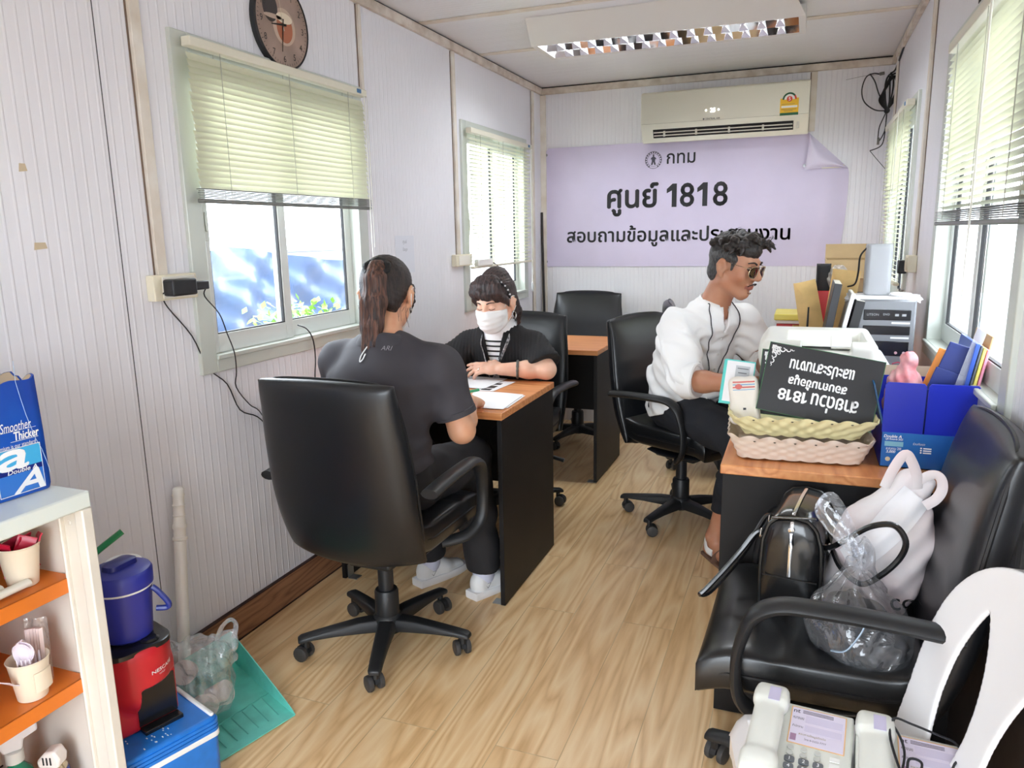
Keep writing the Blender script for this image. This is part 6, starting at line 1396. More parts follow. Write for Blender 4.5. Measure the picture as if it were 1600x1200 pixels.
    mb = MB(); mb.tube([k, (.34, 5.17, 2.06), (.28, 5.175, 2.11), (.262, 5.18, 2.18), (.28, 5.18, 2.25), (.32, 5.18, 2.268), (.352, 5.18, 2.262)], .0035, 6, smooth=6); mb.tube([(.30, 5.18, 2.268), (.33, 5.175, 2.22), (.355, 5.17, 2.15), k], .0035, 6, smooth=6); obj('loose_loop', mb, cab, r, world=True)
    mb = MB(); mb.tube([k, (.385, 5.17, 2.0), (.37, 5.175, 1.95), (.372, 5.175, 1.88), (.40, 5.18, 1.93), (.406, 5.175, 2.0), k], .003, 6, smooth=6); mb.tube([(.405, 5.17, 2.03), (.402, 5.175, 1.90), (.385, 5.18, 1.85), (.33, 5.19, 1.828)], .003, 6, smooth=6); mb.tube([(.33, 5.19, 1.828), (.37, 5.195, 1.78), (.42, 5.19, 1.72)], .0018, 6, smooth=6); obj('hanging_end', mb, cab, r, world=True)
    mb = MB(); mb.lathe([(.006, -.006), (.016, -.008), (.016, .008), (.006, .006)], 12, frame(k, (1, 0, 0), (0, 0, 1))); obj('tie', mb, cab, r, world=True)
    mb = MB(); mb.tube([(.352, 5.18, 2.262), (.378, 5.18, 2.266)], .009, 8); mb.tube([(.372, 5.178, 1.90), (.371, 5.178, 1.86)], .007, 8); obj('plug', mb, mat('plug_grey', (120, 118, 112), .5), r, world=True)
    mb = MB(); mb.tube([(.352, 5.19, 2.262), (.26, 5.205, 2.262), (.172, 5.21, 2.250)], .001, 5); obj('wire_end', mb, mat('wire_grey', (110, 108, 104), .4, metal=.6), r, world=True)
    mb = MB(); mb.tube([(.41, 5.17, 2.26), (.43, 5.12, 2.27), (.432, 4.9, 2.30), (.432, 4.6, 2.34)], .005, 6, smooth=5); obj('feed', mb, cab, r, world=True)
    mb = MB(); mb.tube([(XR-.004, 2.64, 2.30), (XR-.004, 2.635, 2.15), (XR-.006, 2.66, 2.0)], .006, 6); o = obj('cable', mb, cab); tag(o, 'short black cable running down the right wall above the large blind', 'cable')
    # papers and pen on the women's desk
    def sheet(name, label, pts, z, m=PAPER, t=.0006, curl=0):
        a, b, c, d = [V((p[0], p[1], z)) for p in pts]
        o = obj(name, MB().sheet(lambda u, v: a.lerp(b, u).lerp(d.lerp(c, u), v)+V((0, 0, curl*math.sin(PI*u)*v)), 8, 8, t), m); tag(o, label, 'paper'); return o
    sheet('paper_sheet', 'white form lying nearest the desk corner in front of the ponytailed woman', ((-1.15, 2.435), (-.99, 2.445), (-1.005, 2.70), (-1.22, 2.71)), .7535, curl=.002)
    sheet('paper_sheet', 'paper with a dark print edge peeking from under the nearest form', ((-1.14, 2.46), (-.985, 2.475), (-.995, 2.695), (-1.2, 2.70)), .7515)
    sheet('paper_sheet', 'white sheet under the masked woman\'s hand on the desk', ((-1.36, 2.76), (-1.20, 2.76), (-1.185, 2.985), (-1.42, 2.985)), .7545, curl=.002)
    card = sheet('paper_sheet', 'white card with black bars beside the masked woman\'s sheet', ((-1.24, 2.73), (-1.15, 2.735), (-1.13, 2.94), (-1.20, 2.94)), .7515)
    for y in (2.755, 2.80): pass
    mb = MB()
    for y0, h in ((2.745, .03), (2.79, .045), (2.86, .03)): mb.bb(-1.21, -1.168, y0, y0+h, .7520, .7524)
    obj('black_bars', mb, INK, card)
    r = thing('marker_pen', 'green-capped white pen in the ponytailed woman\'s writing hand', 'pen', (-1.15, 2.47, .755)); mb = MB(); mb.tube([(-1.185, 2.40, .800), (-1.142, 2.49, .800)], .004, 8); obj('barrel', mb, M_WHITEP, r, world=True); mb = MB(); mb.tube([(-1.142, 2.49, .800), (-1.122, 2.53, .800)], .0055, 8); obj('cap', mb, mat('pen_green', (30, 160, 100), .35), r, world=True)
wall_bits()
# ================================================================ people
def skin(name, c, lip):
    m = mat(name, c, .48, noise=(14, .10), noise_col=(min(255, c[0]*.97), c[1]*.88, c[2]*.84), bump=(220, .06, .001))
    b = m.node_tree.nodes['Principled BSDF']; b.inputs['Subsurface Weight'].default_value = .12; b.inputs['Subsurface Radius'].default_value = (.012, .005, .003); b.inputs['Subsurface Scale'].default_value = .6
    return [m, mat(name+'_lip', lip, .4)]
def hair_mat(name, c1, c2, sc=(150, 150, 9)):
    m = bpy.data.materials.new(name); m.use_nodes = True; t = NT(m); b = t.n['Principled BSDF']
    tc = t.new('ShaderNodeTexCoord'); mp = t.new('ShaderNodeMapping'); mp.inputs['Scale'].default_value = sc; t.lk(tc.outputs['Object'], mp.inputs[0])
    nz = t.new('ShaderNodeTexNoise', i_Scale=1.0, i_Detail=3.0, i_Distortion=.6); t.lk(mp.outputs[0], nz.inputs['Vector'])
    mx = t.new('ShaderNodeMix', data_type='RGBA'); mr = t.new('ShaderNodeMapRange'); mr.inputs[1].default_value = .38; mr.inputs[2].default_value = .68
    t.lk(nz.outputs['Fac'], mr.inputs[0]); t.lk(mr.outputs[0], mx.inputs[0]); mx.inputs[6].default_value = lin(c1); mx.inputs[7].default_value = lin(c2); t.lk(mx.outputs[2], b.inputs['Base Color'])
    bp = t.new('ShaderNodeBump', i_Strength=.6, i_Distance=.004); t.lk(nz.outputs['Fac'], bp.inputs['Height']); t.lk(bp.outputs[0], b.inputs['Normal']); b.inputs['Roughness'].default_value = .55
    return m
class Head:
    """local axes: x = subject's left, y = face forward, z = up"""
    def __init__(s, p, fwd, pitch=0, roll=0, sc=1.0):
        f = V((fwd[0], fwd[1], 0)).normalized(); left = V((-f.y, f.x, 0)); R = Matrix(((left.x, f.x, 0), (left.y, f.y, 0), (0, 0, 1)))
        R = R @ Matrix.Rotation(math.radians(-pitch), 3, 'X') @ Matrix.Rotation(math.radians(roll), 3, 'Y')
        # keep a right-handed frame: x left, y forward, z up is left-handed, so mirror x
        s.R = R; s.p = V(p); s.s = sc; s.M = np.array(R, np.float32)
    def __call__(s, x, y, z): return s.p+s.R @ (V((x, y, z))*s.s)
    def loc(s, P): return ((P-np.array(s.p, np.float32))@s.M)/s.s
    def mat4(s, o): 
        M = s.R.to_4x4(); M.translation = s(*o); return M
def sculpt_head(S, H, closed=False, fem=False, nose=1.0):
    k = H.s
    def E(c, r, kk=.012, op='add'): S.ell(H(*c), [q*k for q in r], H.M, kk, op)
    def C(a, b, ra, rb, kk=.012, op='add'): S.cone(H(*a), H(*b), ra*k, rb*k, kk, op)
    E((0, -.018, .034), (.074, .094, .080)); E((0, .018, -.02), (.064, .068, .085), .03)
    for x in (-1, 1):
        C((x*.052, -.005, -.060), (x*.014, .053, -.098), .020, .019, .025); E((x*.040, .050, -.028), (.026, .028, .026), .02)
        C((x*.034, .074, .024), (x*.012, .082, .022), .009, .009, .014)
    C((0, .055, -.099), (0, .061, -.097), .019 if fem else .021, .016, .02)
    for x in (-1, 1): E((x*.031, .094, .004), (.017, .016, .010), .010, 'sub')
    for x in (-1, 1):
        if closed: E((x*.031, .070, .002), (.0145, .0155, .0115), .004)
        else: E((x*.031, .069, .003), (.013, .013, .012), .003)
    C((0, .082, .014), (0, .104*nose, -.024), .0075, .0105, .010); E((0, .100*nose, -.030), (.013, .011, .009), .008)
    for x in (-1, 1): E((x*.0125, .092, -.032), (.0075, .009, .0075), .006)
    E((0, .080, -.060), (.022, .014, .0065), .006); E((0, .078, -.071), (.019, .014, .0075), .006); C((-.02, .097, -.0655), (.02, .097, -.0655), .0022, .0022, .003, 'sub')
    for x in (-1, 1): C((x*.074, .004, -.006), (x*.086, -.024, .0), .010, .009, .004); E((x*.080, -.013, -.004), (.0105, .021, .032), .004); E((x*.091, -.008, -.002), (.010, .011, .018), .004, 'sub'); E((x*.075, -.008, -.036), (.008, .009, .010), .006)
def lips(H): return lambda P: (lambda L: ((np.abs(L[:, 0]) < .023) & (L[:, 1] > .07) & (L[:, 2] < -.054) & (L[:, 2] > -.080) & ((np.abs(L[:, 2]+.0655)/.0135)**2+(L[:, 0]/.023)**2 < 1)).astype(np.int32))(H.loc(P))
def hand(S, w, d, n, thumb, curl=30, spread=.1, sc=1.0, tcurl=0, curls=None):
    """w wrist, d direction of the hand, n back-of-hand normal, thumb = +1/-1: side of d x n"""
    d = V(d).normalized(); n = V(n); n = (n-d*n.dot(d)).normalized(); l = d.cross(n)*thumb; w = V(w)
    S.slab(w, w+d*.045*sc, (.026*sc, .017*sc), (.037*sc, .0155*sc), l, .012); S.slab(w+d*.04*sc, w+d*.085*sc, (.038*sc, .0155*sc), (.037*sc, .012*sc), l, .012)
    for i, (off, ln) in enumerate(((.028, .93), (.0095, 1.0), (-.0095, .94), (-.027, .76))):
        b = w+d*(.083-.006*(i == 3))*sc+l*off*sc; a = 0; pts = [b]; dd = (d+l*(off*spread*14)).normalized(); q = curls[i] if curls else curl
        for L, m in ((.044, .9), (.027, 1.1), (.021, .7)):
            a += math.radians(q)*m; v = dd*math.cos(a)-n*math.sin(a); pts.append(pts[-1]+v*L*ln*sc)
        S.chain(pts, [.0092*sc, .0086*sc, .0078*sc, .0068*sc], .005)
    b = w+d*.022*sc+l*.028*sc; t1 = (d*.62+l*.70-n*.25).normalized(); t2 = (d*(.85)+l*(.25-.01*tcurl)-n*.35).normalized()
    S.chain([b, b+t1*.040*sc, b+t1*.040*sc+t2*.032*sc, b+t1*.040*sc+t2*.032*sc+(t2+t1*-.2).normalized()*.024*sc], [.0145*sc, .0115*sc, .0098*sc, .008*sc], .010)
def folds(a, f, seed=0):
    def fn(P):
        x, y, z = P[:, 0], P[:, 1], P[:, 2]
        return a*(np.sin(f*x+.7*f*z+seed+1.5*np.sin(.6*f*y))*np.sin(.8*f*y-.5*f*z+1.3*seed)+.5*np.sin(1.9*f*z+1.1*f*x+2*np.sin(f*y)+seed))
    return fn

# ---------------------------------------------------------------- the woman with the ponytail
def woman_back():
    r = thing('person', 'woman with ponytail and charcoal polo seen from behind, writing at the desk', 'person', (-1.262, 2.05, 0))
    sk = skin('skin_warm', (222, 172, 138), (190, 110, 100))
    H = Head((-1.290, 2.185, 1.185), (-.22, 1), 14, 0, 1.05)
    nb = V((-1.262, 2.105, 1.035)); ch = V((-1.257, 2.075, .90)); wa = V((-1.262, 2.045, .72)); pe = V((-1.262, 2.055, .585))
    sR, sL = V((-1.075, 2.115, .965)), V((-1.440, 2.125, .965)); eR, eL = V((-1.010, 2.135, .752)), V((-1.515, 2.175, .765)); wR, wL = V((-1.085, 2.365, .792)), V((-1.405, 2.40, .790))
    hips = [(V((-1.172, 2.06, .575)), V((-1.125, 2.43, .555)), V((-1.098, 2.475, .11))), (V((-1.352, 2.06, .575)), V((-1.350, 2.43, .545)), V((-1.345, 2.50, .12)))]
    S = SDF((-1.62, 1.85, .0), (-.94, 2.78, 1.33), .0045)
    sculpt_head(S, H, fem=True)
    S.chain([H(0, -.022, -.055), nb+V((0, 0, -.01))], [.052, .058], .025)
    S.slab(wa, ch, (.125, .085), (.15, .09), (1, 0, 0), .04); S.slab(ch, nb-V((0, 0, .03)), (.15, .09), (.09, .055), (1, 0, 0), .04); S.slab(wa, pe, (.125, .085), (.15, .10), (1, 0, 0), .04)
    for sh, el, wr in ((sR, eR, wR), (sL, eL, wL)):
        S.cone(nb.lerp(sh, .5)-V((0, 0, .02)), sh, .046, .052, .03); S.chain([sh, sh.lerp(el, .5), el], [.052, .046, .041], .02); S.chain([el, el.lerp(wr, .35), wr], [.041, .039, .027], .02)
    dR = V((-.10, .95, -.12)); hand(S, wR, dR, (.35, .05, 1), -1, 48, .05, .95, curls=(50, 55, 62, 66)); hand(S, wL, (.35, .9, -.06), (0, 0, 1), 1, 14, .12, .95)
    for h, kn, an in hips:
        S.chain([h, kn], [.08, .06], .03); S.chain([kn, kn.lerp(an, .35), an], [.056, .052, .036], .02); S.cone(an, an+V((.008, .02, -.05)), .034, .026)
    S.mesh('body', sk, r, pick=lips(H))
    # hair
    hb = hair_mat('hair_black_brown', (26, 21, 20), (58, 44, 40)); ht = hair_mat('hair_brown_tail', (46, 30, 26), (112, 74, 58))
    S = SDF((-1.45, 2.0, .92), (-1.12, 2.36, 1.34), .0035)
    S.ell(H(0, -.022, .036), (.084, .102, .088), H.M); S.ell(H(0, -.06, -.02), (.064, .060, .072), H.M, k=.03); S.ell(H(0, .092, -.035), (.078, .060, .085), H.M, k=.01, op='sub')
    for x in (-1, 1): S.ell(H(x*.088, -.008, -.018), (.018, .032, .036), H.M, k=.01, op='sub'); S.chain([H(x*.066, .045, .03), H(x*.078, .02, -.02), H(x*.072, .01, -.06)], [.010, .007, .003], .006)
    S.ell(H(0, -.085, -.105), (.07, .06, .05), H.M, k=.02, op='sub')
    def comb(P):      # strands swept back to the tie
        L = H.loc(P); a = np.arctan2(L[:, 0], L[:, 2]-.055); return .0011*np.sin(a*46+6*np.sin(L[:, 1]*30))+.0008*np.sin(a*90+L[:, 1]*60)
    S.warp(comb); S.mesh('hair', hb, r)
    S = SDF((-1.42, 1.92, .92), (-1.14, 2.20, 1.30), .0035); b = H(.0, -.108, .062)
    S.ell(b, (.03, .026, .026), H.M); p1, p2, p3, p4 = b+V((.004, -.022, -.03)), b+V((.004, -.034, -.105)), b+V((.004, -.046, -.18)), b+V((.012, -.075, -.285))
    S.slab(b, p1, (.024, .020), (.034, .026), (1, 0, 0), .02); S.slab(p1, p2, (.036, .026), (.044, .026), (1, 0, 0), .02); S.slab(p2, p3, (.044, .026), (.034, .020), (1, 0, 0), .02); S.slab(p3, p4, (.032, .018), (.008, .006), (1, 0, 0), .02)
    for q in range(9):
        a = random.uniform(-1, 1); S.chain([p2+V((a*.036, -.008, 0)), p3+V((a*.036, -.004, random.uniform(-.03, 0))), p4+V((a*.040, 0, random.uniform(-.01, .05)))], [.014, .010, .003], .008)
    S.warp(lambda P: .0012*np.sin(P[:, 0]*260+2.5*np.sin(P[:, 2]*14))+.0008*np.sin(P[:, 0]*520+P[:, 2]*30)); S.mesh('ponytail', ht, r)
    mb = MB(); Mt = H.mat4((0, -.113, .062)) @ Matrix.Rotation(math.radians(60), 4, 'X')
    mb.tube([Mt @ V((.036*math.cos(a), .031*math.sin(a), .003*math.sin(5*a))) for a in (2*PI*k/24 for k in range(25))], lambda t: .0105+.0012*math.sin(60*t), 8, cap=False); obj('hair_tie', mb, mat('hair_tie_black', (18, 18, 20), .6), r, world=True)
    mb = MB(); rnd = random.Random(3)
    for k in range(26):
        x = rnd.choice((-1, 1)); s0 = H(x*rnd.uniform(.05, .078), rnd.uniform(-.06, .01), rnd.uniform(-.06, -.02)); e = s0+V((x*rnd.uniform(0, .02), rnd.uniform(-.02, .01), -rnd.uniform(.03, .10))); mb.tube([s0, s0.lerp(e, .5)+V((x*.006, 0, .004)), e], .0006, 3)
    obj('loose_strands', mb, ht, r, world=True)
    # mask straps and mask
    wm = mat('mask_white', (240, 240, 240), .7)
    mb = MB()
    for x in (-1, 1): mb.tube([H(x*.060, .062, -.02), H(x*.082, .01, .018), H(x*.086, -.022, .015), H(x*.086, -.030, -.015), H(x*.078, .0, -.045), H(x*.055, .065, -.07)], .0015, 5, smooth=4)
    m_ = face_mask(H, r, wm); obj('ear_loop', mb, wm, m_, world=True)
    # polo shirt
    ps = mat('polo_charcoal', (62, 60, 66), .75, bump=(300, .15, .001)); S = SDF((-1.62, 1.86, .52), (-.94, 2.32, 1.10), .0045)
    S.slab(wa, ch+V((0, -.005, 0)), (.160, .118), (.190, .118), (1, 0, 0), .04); S.slab(ch, nb-V((0, 0, .03)), (.190, .112), (.105, .072), (1, 0, 0), .05); S.slab(wa, pe+V((0, 0, .0)), (.160, .118), (.182, .135), (1, 0, 0), .04)
    for x in (sR, sL): S.cone(nb+V((0, -.01, -.045)), x, .066, .066, .04); S.ell(x+V((0, -.005, -.01)), (.070, .068, .068), k=.03)
    for sh, el in ((sR, eR), (sL, eL)): m = sh.lerp(el, .70); S.cone(sh, m, .068, .066, .03); S.cut(m, el-sh) if False else None
    S.warp(folds(.0042, 30, 1)); S.warp(lambda P: .004*np.sin(P[:, 2]*95+2.5*np.sin(P[:, 0]*14))*np.clip((.83-P[:, 2])/.12, 0, 1))
    # sleeve hems: flat cut across each upper arm
    for sh, el in ((sR, eR), (sL, eL)):
        m = np.array(sh.lerp(el, .74), np.float32); d = np.array((el-sh).normalized(), np.float32); sl, P = S._sub(m-.11, m+.11, 0); q = (P-m)@d; far = np.linalg.norm((P-m)-q[..., None]*d, axis=-1) < .10; S.d[sl] = np.where((q > 0) & far & (np.abs(P[..., 0]+1.26) > .165), np.maximum(S.d[sl], q), S.d[sl])
    S.cut((0, 2.05, .575), (0, .25, -1))
    sh_ = S.mesh('polo_shirt', ps, r)
    for sh, el in ((sR, eR), (sL, eL)):
        c = sh.lerp(el, .72); d = (el-sh).normalized(); x = d.cross(V((0, 1, 0))).normalized(); y = d.cross(x); mb = MB(); mb.loft([[c+d*z+(x*math.cos(a)+y*math.sin(a))*rr for a in (2*PI*k/32 for k in range(32))] for z, rr in ((-.008, .066), (-.006, .0685), (.010, .0685), (.012, .066), (.012, .060))], (False, False)); obj('sleeve_cuff', mb, ps, sh_, world=True)
    # collar
    mb = MB(); rings = []
    for z, rx, ry in ((-.012, .086, .074), (.022, .070, .064), (.038, .063, .060), (.034, .072, .068), (.008, .092, .080), (-.006, .098, .084)): rings.append([nb+V((rx*math.cos(a), -.004+ry*math.sin(a)-z*.1, z-.014*math.sin(a)-.008)) for a in (2*PI*k/40 for k in range(40))])
    mb.loft(rings, (False, False)); obj('collar', mb, ps, sh_, world=True)
    mb = MB(); M = frame((-1.262, 1.98, .985), (1, 0, 0), (0, .2, 1)); put_text(mb, 'ARI', 1, M, height=.014, at=(.052, .052)); mb.v = on_surface(sh_, mb.v, (0, 1, -.15), .002); obj('lettering', mb, mat('logo_grey', (150, 148, 152), .5), sh_, smooth=False, world=True)
    mb = MB(); P = spline([V((-1.268, 1.97, 1.052)), V((-1.280, 1.96, 1.035)), V((-1.290, 1.96, 1.012)), V((-1.286, 1.96, .994)), V((-1.278, 1.96, 1.002)), V((-1.275, 1.96, 1.02))], 5); P = [V(p) for p in on_surface(sh_, P, (0, 1, -.15), .003)]; mb.tube(P, .002, 6); obj('lanyard_cord', mb, M_WHITEP, r, world=True)
    # trousers
    tr_ = mat('trousers_black', (32, 31, 34), .8, bump=(200, .12, .001)); S = SDF((-1.56, 1.86, .08), (-.98, 2.66, .74), .005)
    S.ell(pe+V((0, 0, .01)), (.185, .135, .105)); S.slab(pe, wa-V((0, 0, .04)), (.178, .125), (.150, .105), (1, 0, 0), .04)
    for h, kn, an in hips:
        S.chain([h, kn], [.098, .084], .03); S.chain([kn, kn.lerp(an, .5), an+V((0, 0, .02))], [.082, .076, .070], .025)
    S.warp(folds(.005, 26, 3)); S.cut((0, 2.45, .108), (0, .1, -1)); S.mesh('trousers', tr_, r)
    # socks and trainers
    for (h, kn, an), dx in zip(hips, (.42, .42)):
        mb = MB(); mb.lathe([(.034, -.02), (.043, .02), (.044, .05), (.042, .085)], 18, T(an.x, an.y, .06)); obj('sock', mb, mat('sock_pale', (206, 208, 226), .8), r, world=True)
        d = V((dx, 1, 0)).normalized(); x = V((d.y, -d.x, 0)); o = V((an.x, an.y, 0))-d*.068; M = frame(o, x, d); M[0][2], M[1][2], M[2][2] = 0, 0, 1
        shoe(r, M, 'white')
def shoe(r, M, kind):
    """trainer: local y forward (0 heel .. .25 toe), z up"""
    wh = mat('trainer_white', (238, 238, 238), .5, bump=(150, .15, .001)); so = mat('trainer_sole', (244, 244, 246), .45)
    def sole(z, g): return [M @ V((x*g+.004*math.sin(y*12), y*1.0, z)) for x, y in ((lambda q: [( (.030+.013*math.sin(min(1, t*1.2)*PI*.5)-.028*max(0, t-.72)**1.4*3)*sx, .25*t) for sx, t in q])([(1, k/14) for k in range(15)]+[(-1, 1-k/14) for k in range(15)]))]
    mb = MB(); mb.loft([sole(.001, .94), sole(.008, 1.04), sole(.026, 1.06), sole(.032, 1.0)]); s = obj('shoe_sole', mb, so, r, world=True)
    f = M.to_3x3() @ V((0, 1, 0)); sd = M.to_3x3() @ V((1, 0, 0)); o = M @ V((0, .125, .05)); S = SDF(o-V((.17, .17, .06)), o+V((.17, .17, .08)), .0035)
    S.slab(M @ V((0, .040, .048)), M @ V((0, .13, .044)), (.032, .045), (.041, .036), sd, .02); S.slab(M @ V((0, .13, .042)), M @ V((0, .215, .032)), (.041, .034), (.034, .020), sd, .02); S.slab(M @ V((0, .045, .060)), M @ V((0, .105, .062)), (.030, .034), (.032, .030), sd, .02)
    S.cone(M @ V((0, .062, .14)), M @ V((0, .068, .070)), .034, .030, .006, 'sub'); S.cut(M @ V((0, 0, .026)), (0, 0, -1)); u = S.mesh('shoe_upper', wh, r)
    mb = MB()
    for k in range(4): y = .10+.022*k; h = .092-.012*k; mb.tube([M @ V((-.026, y, h-.020)), M @ V((0, y+.004, h-.004)), M @ V((.026, y, h-.020))], .0028, 5, smooth=4)
    obj('shoe_lace', mb, so, u, world=True)
    mb = MB(); mb.tube([M @ V((.034, .045, .058)), M @ V((.037, .055, .040)), M @ V((.038, .07, .058)), M @ V((.034, .045, .058))], .0012, 4); mb.tube([M @ V((-.034, .045, .058)), M @ V((-.037, .055, .040)), M @ V((-.038, .07, .058)), M @ V((-.034, .045, .058))], .0012, 4); obj('shoe_mark', mb, mat('mark_grey', (120, 120, 124), .5), u, world=True)
def face_mask(H, r, wm):
    p = H.p; S = SDF(p-V((.14, .14, .19)), p+V((.14, .14, .08)), .003); sculpt_head(S, H, fem=True)
    S.ell(H(0, .074, -.052), (.046, .048, .060), H.M, k=.02); S.d -= .005
    L = H.loc
    g = [np.arange(S.n[i], dtype=np.float32)*S.vx+S.lo[i] for i in range(3)]
    P = np.stack(np.meshgrid(*g, indexing='ij'), -1); Q = H.loc(P.reshape(-1, 3)).reshape(P.shape)
    reg = np.maximum.reduce([Q[..., 2]-(-.010+.18*(Q[..., 1]-.09)), -.118-Q[..., 2], .026-Q[..., 1]-.0*Q[..., 2], np.abs(Q[..., 0])-.074])
    S.d += (.0012*np.sin((Q[..., 2]+.1)*260)*(Q[..., 1] > .06)).astype(np.float32)
    S.d = np.maximum(S.d, reg.astype(np.float32)); return S.mesh('face_mask', wm, r)
woman_back()

# ---------------------------------------------------------------- the masked woman
def woman_mask():
    r = thing('person', 'woman in white face mask and black ribbed cardigan leaning on the desk', 'person', (-1.28, 3.2, 0))
    sk = skin('skin_fair', (232, 190, 166), (200, 130, 120))
    H = Head((-1.243, 3.005, 1.088), (-.16, -1), 16, -2, 1.0)
    nb = V((-1.25, 3.085, .965)); ch = V((-1.26, 3.155, .84)); wa = V((-1.285, 3.215, .70)); pe = V((-1.30, 3.26, .585))
    sL, sR = V((-1.105, 3.095, .885)), V((-1.405, 3.085, .880)); eL, eR = V((-1.012, 3.005, .800)), V((-1.480, 2.985, .800)); wL, wR = V((-1.195, 2.945, .803)), V((-1.395, 2.80, .795))
    S = SDF((-1.64, 2.55, .0), (-.92, 3.50, 1.25), .004)
    sculpt_head(S, H, closed=True, fem=True)
    S.chain([H(0, -.02, -.06), nb], [.050, .056], .025); S.slab(wa, ch, (.13, .10), (.14, .10), (1, 0, 0), .04); S.slab(ch, nb-V((0, 0, .03)), (.14, .10), (.08, .05), (1, 0, 0), .04); S.slab(wa, pe, (.13, .1), (.15, .11), (1, 0, 0), .04)
    for sh, el, wr in ((sR, eR, wR), (sL, eL, wL)):
        S.cone(nb.lerp(sh, .5)-V((0, 0, .02)), sh, .042, .050, .03); S.chain([sh, sh.lerp(el, .5), el], [.050, .046, .040], .02); S.chain([el, el.lerp(wr, .4), wr], [.040, .038, .026], .02)
    hand(S, wL, (-1, -.10, .05), (.12, -.45, .9), 1, 20, .12, 1.0, curls=(8, 13, 20, 28)); hand(S, wR, (.2, -.95, -.05), (0, 0, 1), 1, 18, .1, .95)
    for x in (-1, 1):
        h, kn, an = pe+V((x*.09, -.02, 0)), V((-1.29+x*.10, 2.98, .50)), V((-1.29+x*.10, 3.08, .10)); S.chain([h, kn], [.078, .058], .03); S.chain([kn, an], [.055, .036], .02); S.cone(an, an+V((0, -.16, -.06)), .034, .026)
    S.mesh('body', sk, r, pick=lips(H))
    hb = hair_mat('hair_dark_brown', (30, 22, 22), (72, 50, 46))
    S = SDF(H.p-V((.16, .16, .18)), H.p+V((.16, .18, .17)), .0035)
    S.ell(H(0, -.018, .038), (.086, .100, .088), H.M); S.ell(H(0, -.065, -.03), (.066, .058, .085), H.M, k=.03); S.ell(H(0, .100, -.028), (.070, .056, .076), H.M, k=.006, op='sub'); S.ell(H(0, -.045, .105), (.05, .05, .036), H.M, k=.03)
    for i in range(17):      # fringe
        x = -.068+.0085*i; j = .010*math.sin(i*2.3); ad = abs(x)
        gap = .028 if i in (6, 7) else .012 if i in (5, 8) else 0
        S.chain([H(x*.55, .030, .108), H(x*.85, .066-ad*.2, .090), H(x*1.0, .092-ad*.42, .064), H(x*1.06, .099-ad*.62, .050+gap), H(x*1.12+.003*math.sin(i), .095-ad*.62, .036+gap+j)], [.016, .014, .010, .007, .0025], .012)
    for x in (-1, 1):
        S.chain([H(x*.060, .05, .06), H(x*.080, .035, .02), H(x*.082, .022, -.015)], [.014, .012, .004], .01); S.ell(H(x*.088, -.006, -.016), (.016, .026, .034), H.M, k=.008, op='sub'); S.chain([H(x*.074, -.035, -.0), H(x*.076, -.045, -.06), H(x*.066, -.05, -.12)], [.020, .018, .008], .015)
    S.warp(lambda P: (lambda L: .0012*np.sin(np.arctan2(L[:, 0], L[:, 2]-.0)*60+5*np.sin(L[:, 1]*30))+.0009*np.sin(L[:, 0]*330+L[:, 2]*60))(H.loc(P))); S.mesh('hair', hb, r)
    # hairband
    mb = MB(); arc = [H(.0835*math.sin(a), .028-.035*(1-math.cos(a))*.5, .038+.0825*math.cos(a)) for a in (math.radians(-105+210*k/30) for k in range(31))]
    mb.tube(arc, .0055, 6, flat=.5, up=tuple(H.R @ V((0, 1, 0)))); hbnd = obj('headband', mb, mat('headband_black', (24, 22, 24), .5), r, world=True)
    mb = MB()
    for k in range(2, 29, 2): mb.ball(arc[k]+(arc[k]-H(0, .01, .03)).normalized()*.0045, .0045, 5)
    obj('headband_bead', mb, mat('bead_white', (222, 220, 222), .3), hbnd, world=True)
    # brows and lashes
    br = mat('brow_brown', (70, 46, 40), .7); la = mat('lash_dark', (44, 28, 28), .6)
    for x in (-1, 1):
        mb = MB(); mb.tube([H(x*.014, .089, .021), H(x*.030, .088, .0265), H(x*.046, .074, .0225)], lambda t: .0034-.0018*t, 6, smooth=5); obj('eyebrow', mb, br, r, world=True)
        mb = MB(); mb.tube([H(x*.017, .0835, -.003), H(x*.030, .0865, -.0065), H(x*.044, .0775, -.003)], .0013, 5, smooth=5); obj('eyelashes', mb, la, r, world=True)
    wm = mat('mask_white', (240, 240, 240), .7); m_ = face_mask(H, r, wm)
    mb = MB()
    for x in (-1, 1): mb.tube([H(x*.066, .034, -.010), H(x*.080, .012, .014), H(x*.087, -.02, .020), H(x*.088, -.032, -.012), H(x*.080, -.01, -.045), H(x*.064, .036, -.085)], .0015, 5, smooth=4)
    obj('ear_loop', mb, wm, m_, world=True)
    for x in (-1, 1):
        mb = MB(); c = H(x*.079, -.006, -.062); mb.tube([c+H.R @ V((0, .016*math.cos(a), .018*math.sin(a))) for a in (2*PI*k/20 for k in range(21))], .003, 6, cap=False); obj('hoop_earring', mb, mat('silver', (220, 220, 222), .2, metal=1), r, world=True)
    # white striped top under the cardigan
    m = bpy.data.materials.new('striped_top'); m.use_nodes = True; t = NT(m); b = t.n['Principled BSDF']; tc = t.new('ShaderNodeTexCoord'); sp = t.new('ShaderNodeSeparateXYZ'); t.lk(tc.outputs['Object'], sp.inputs[0])
    mm = t.new('ShaderNodeMath', operation='FRACT'); m0 = t.new('ShaderNodeMath', operation='MULTIPLY'); m0.inputs[1].default_value = 44; t.lk(sp.outputs[2], m0.inputs[0]); t.lk(m0.outputs[0], mm.inputs[0])
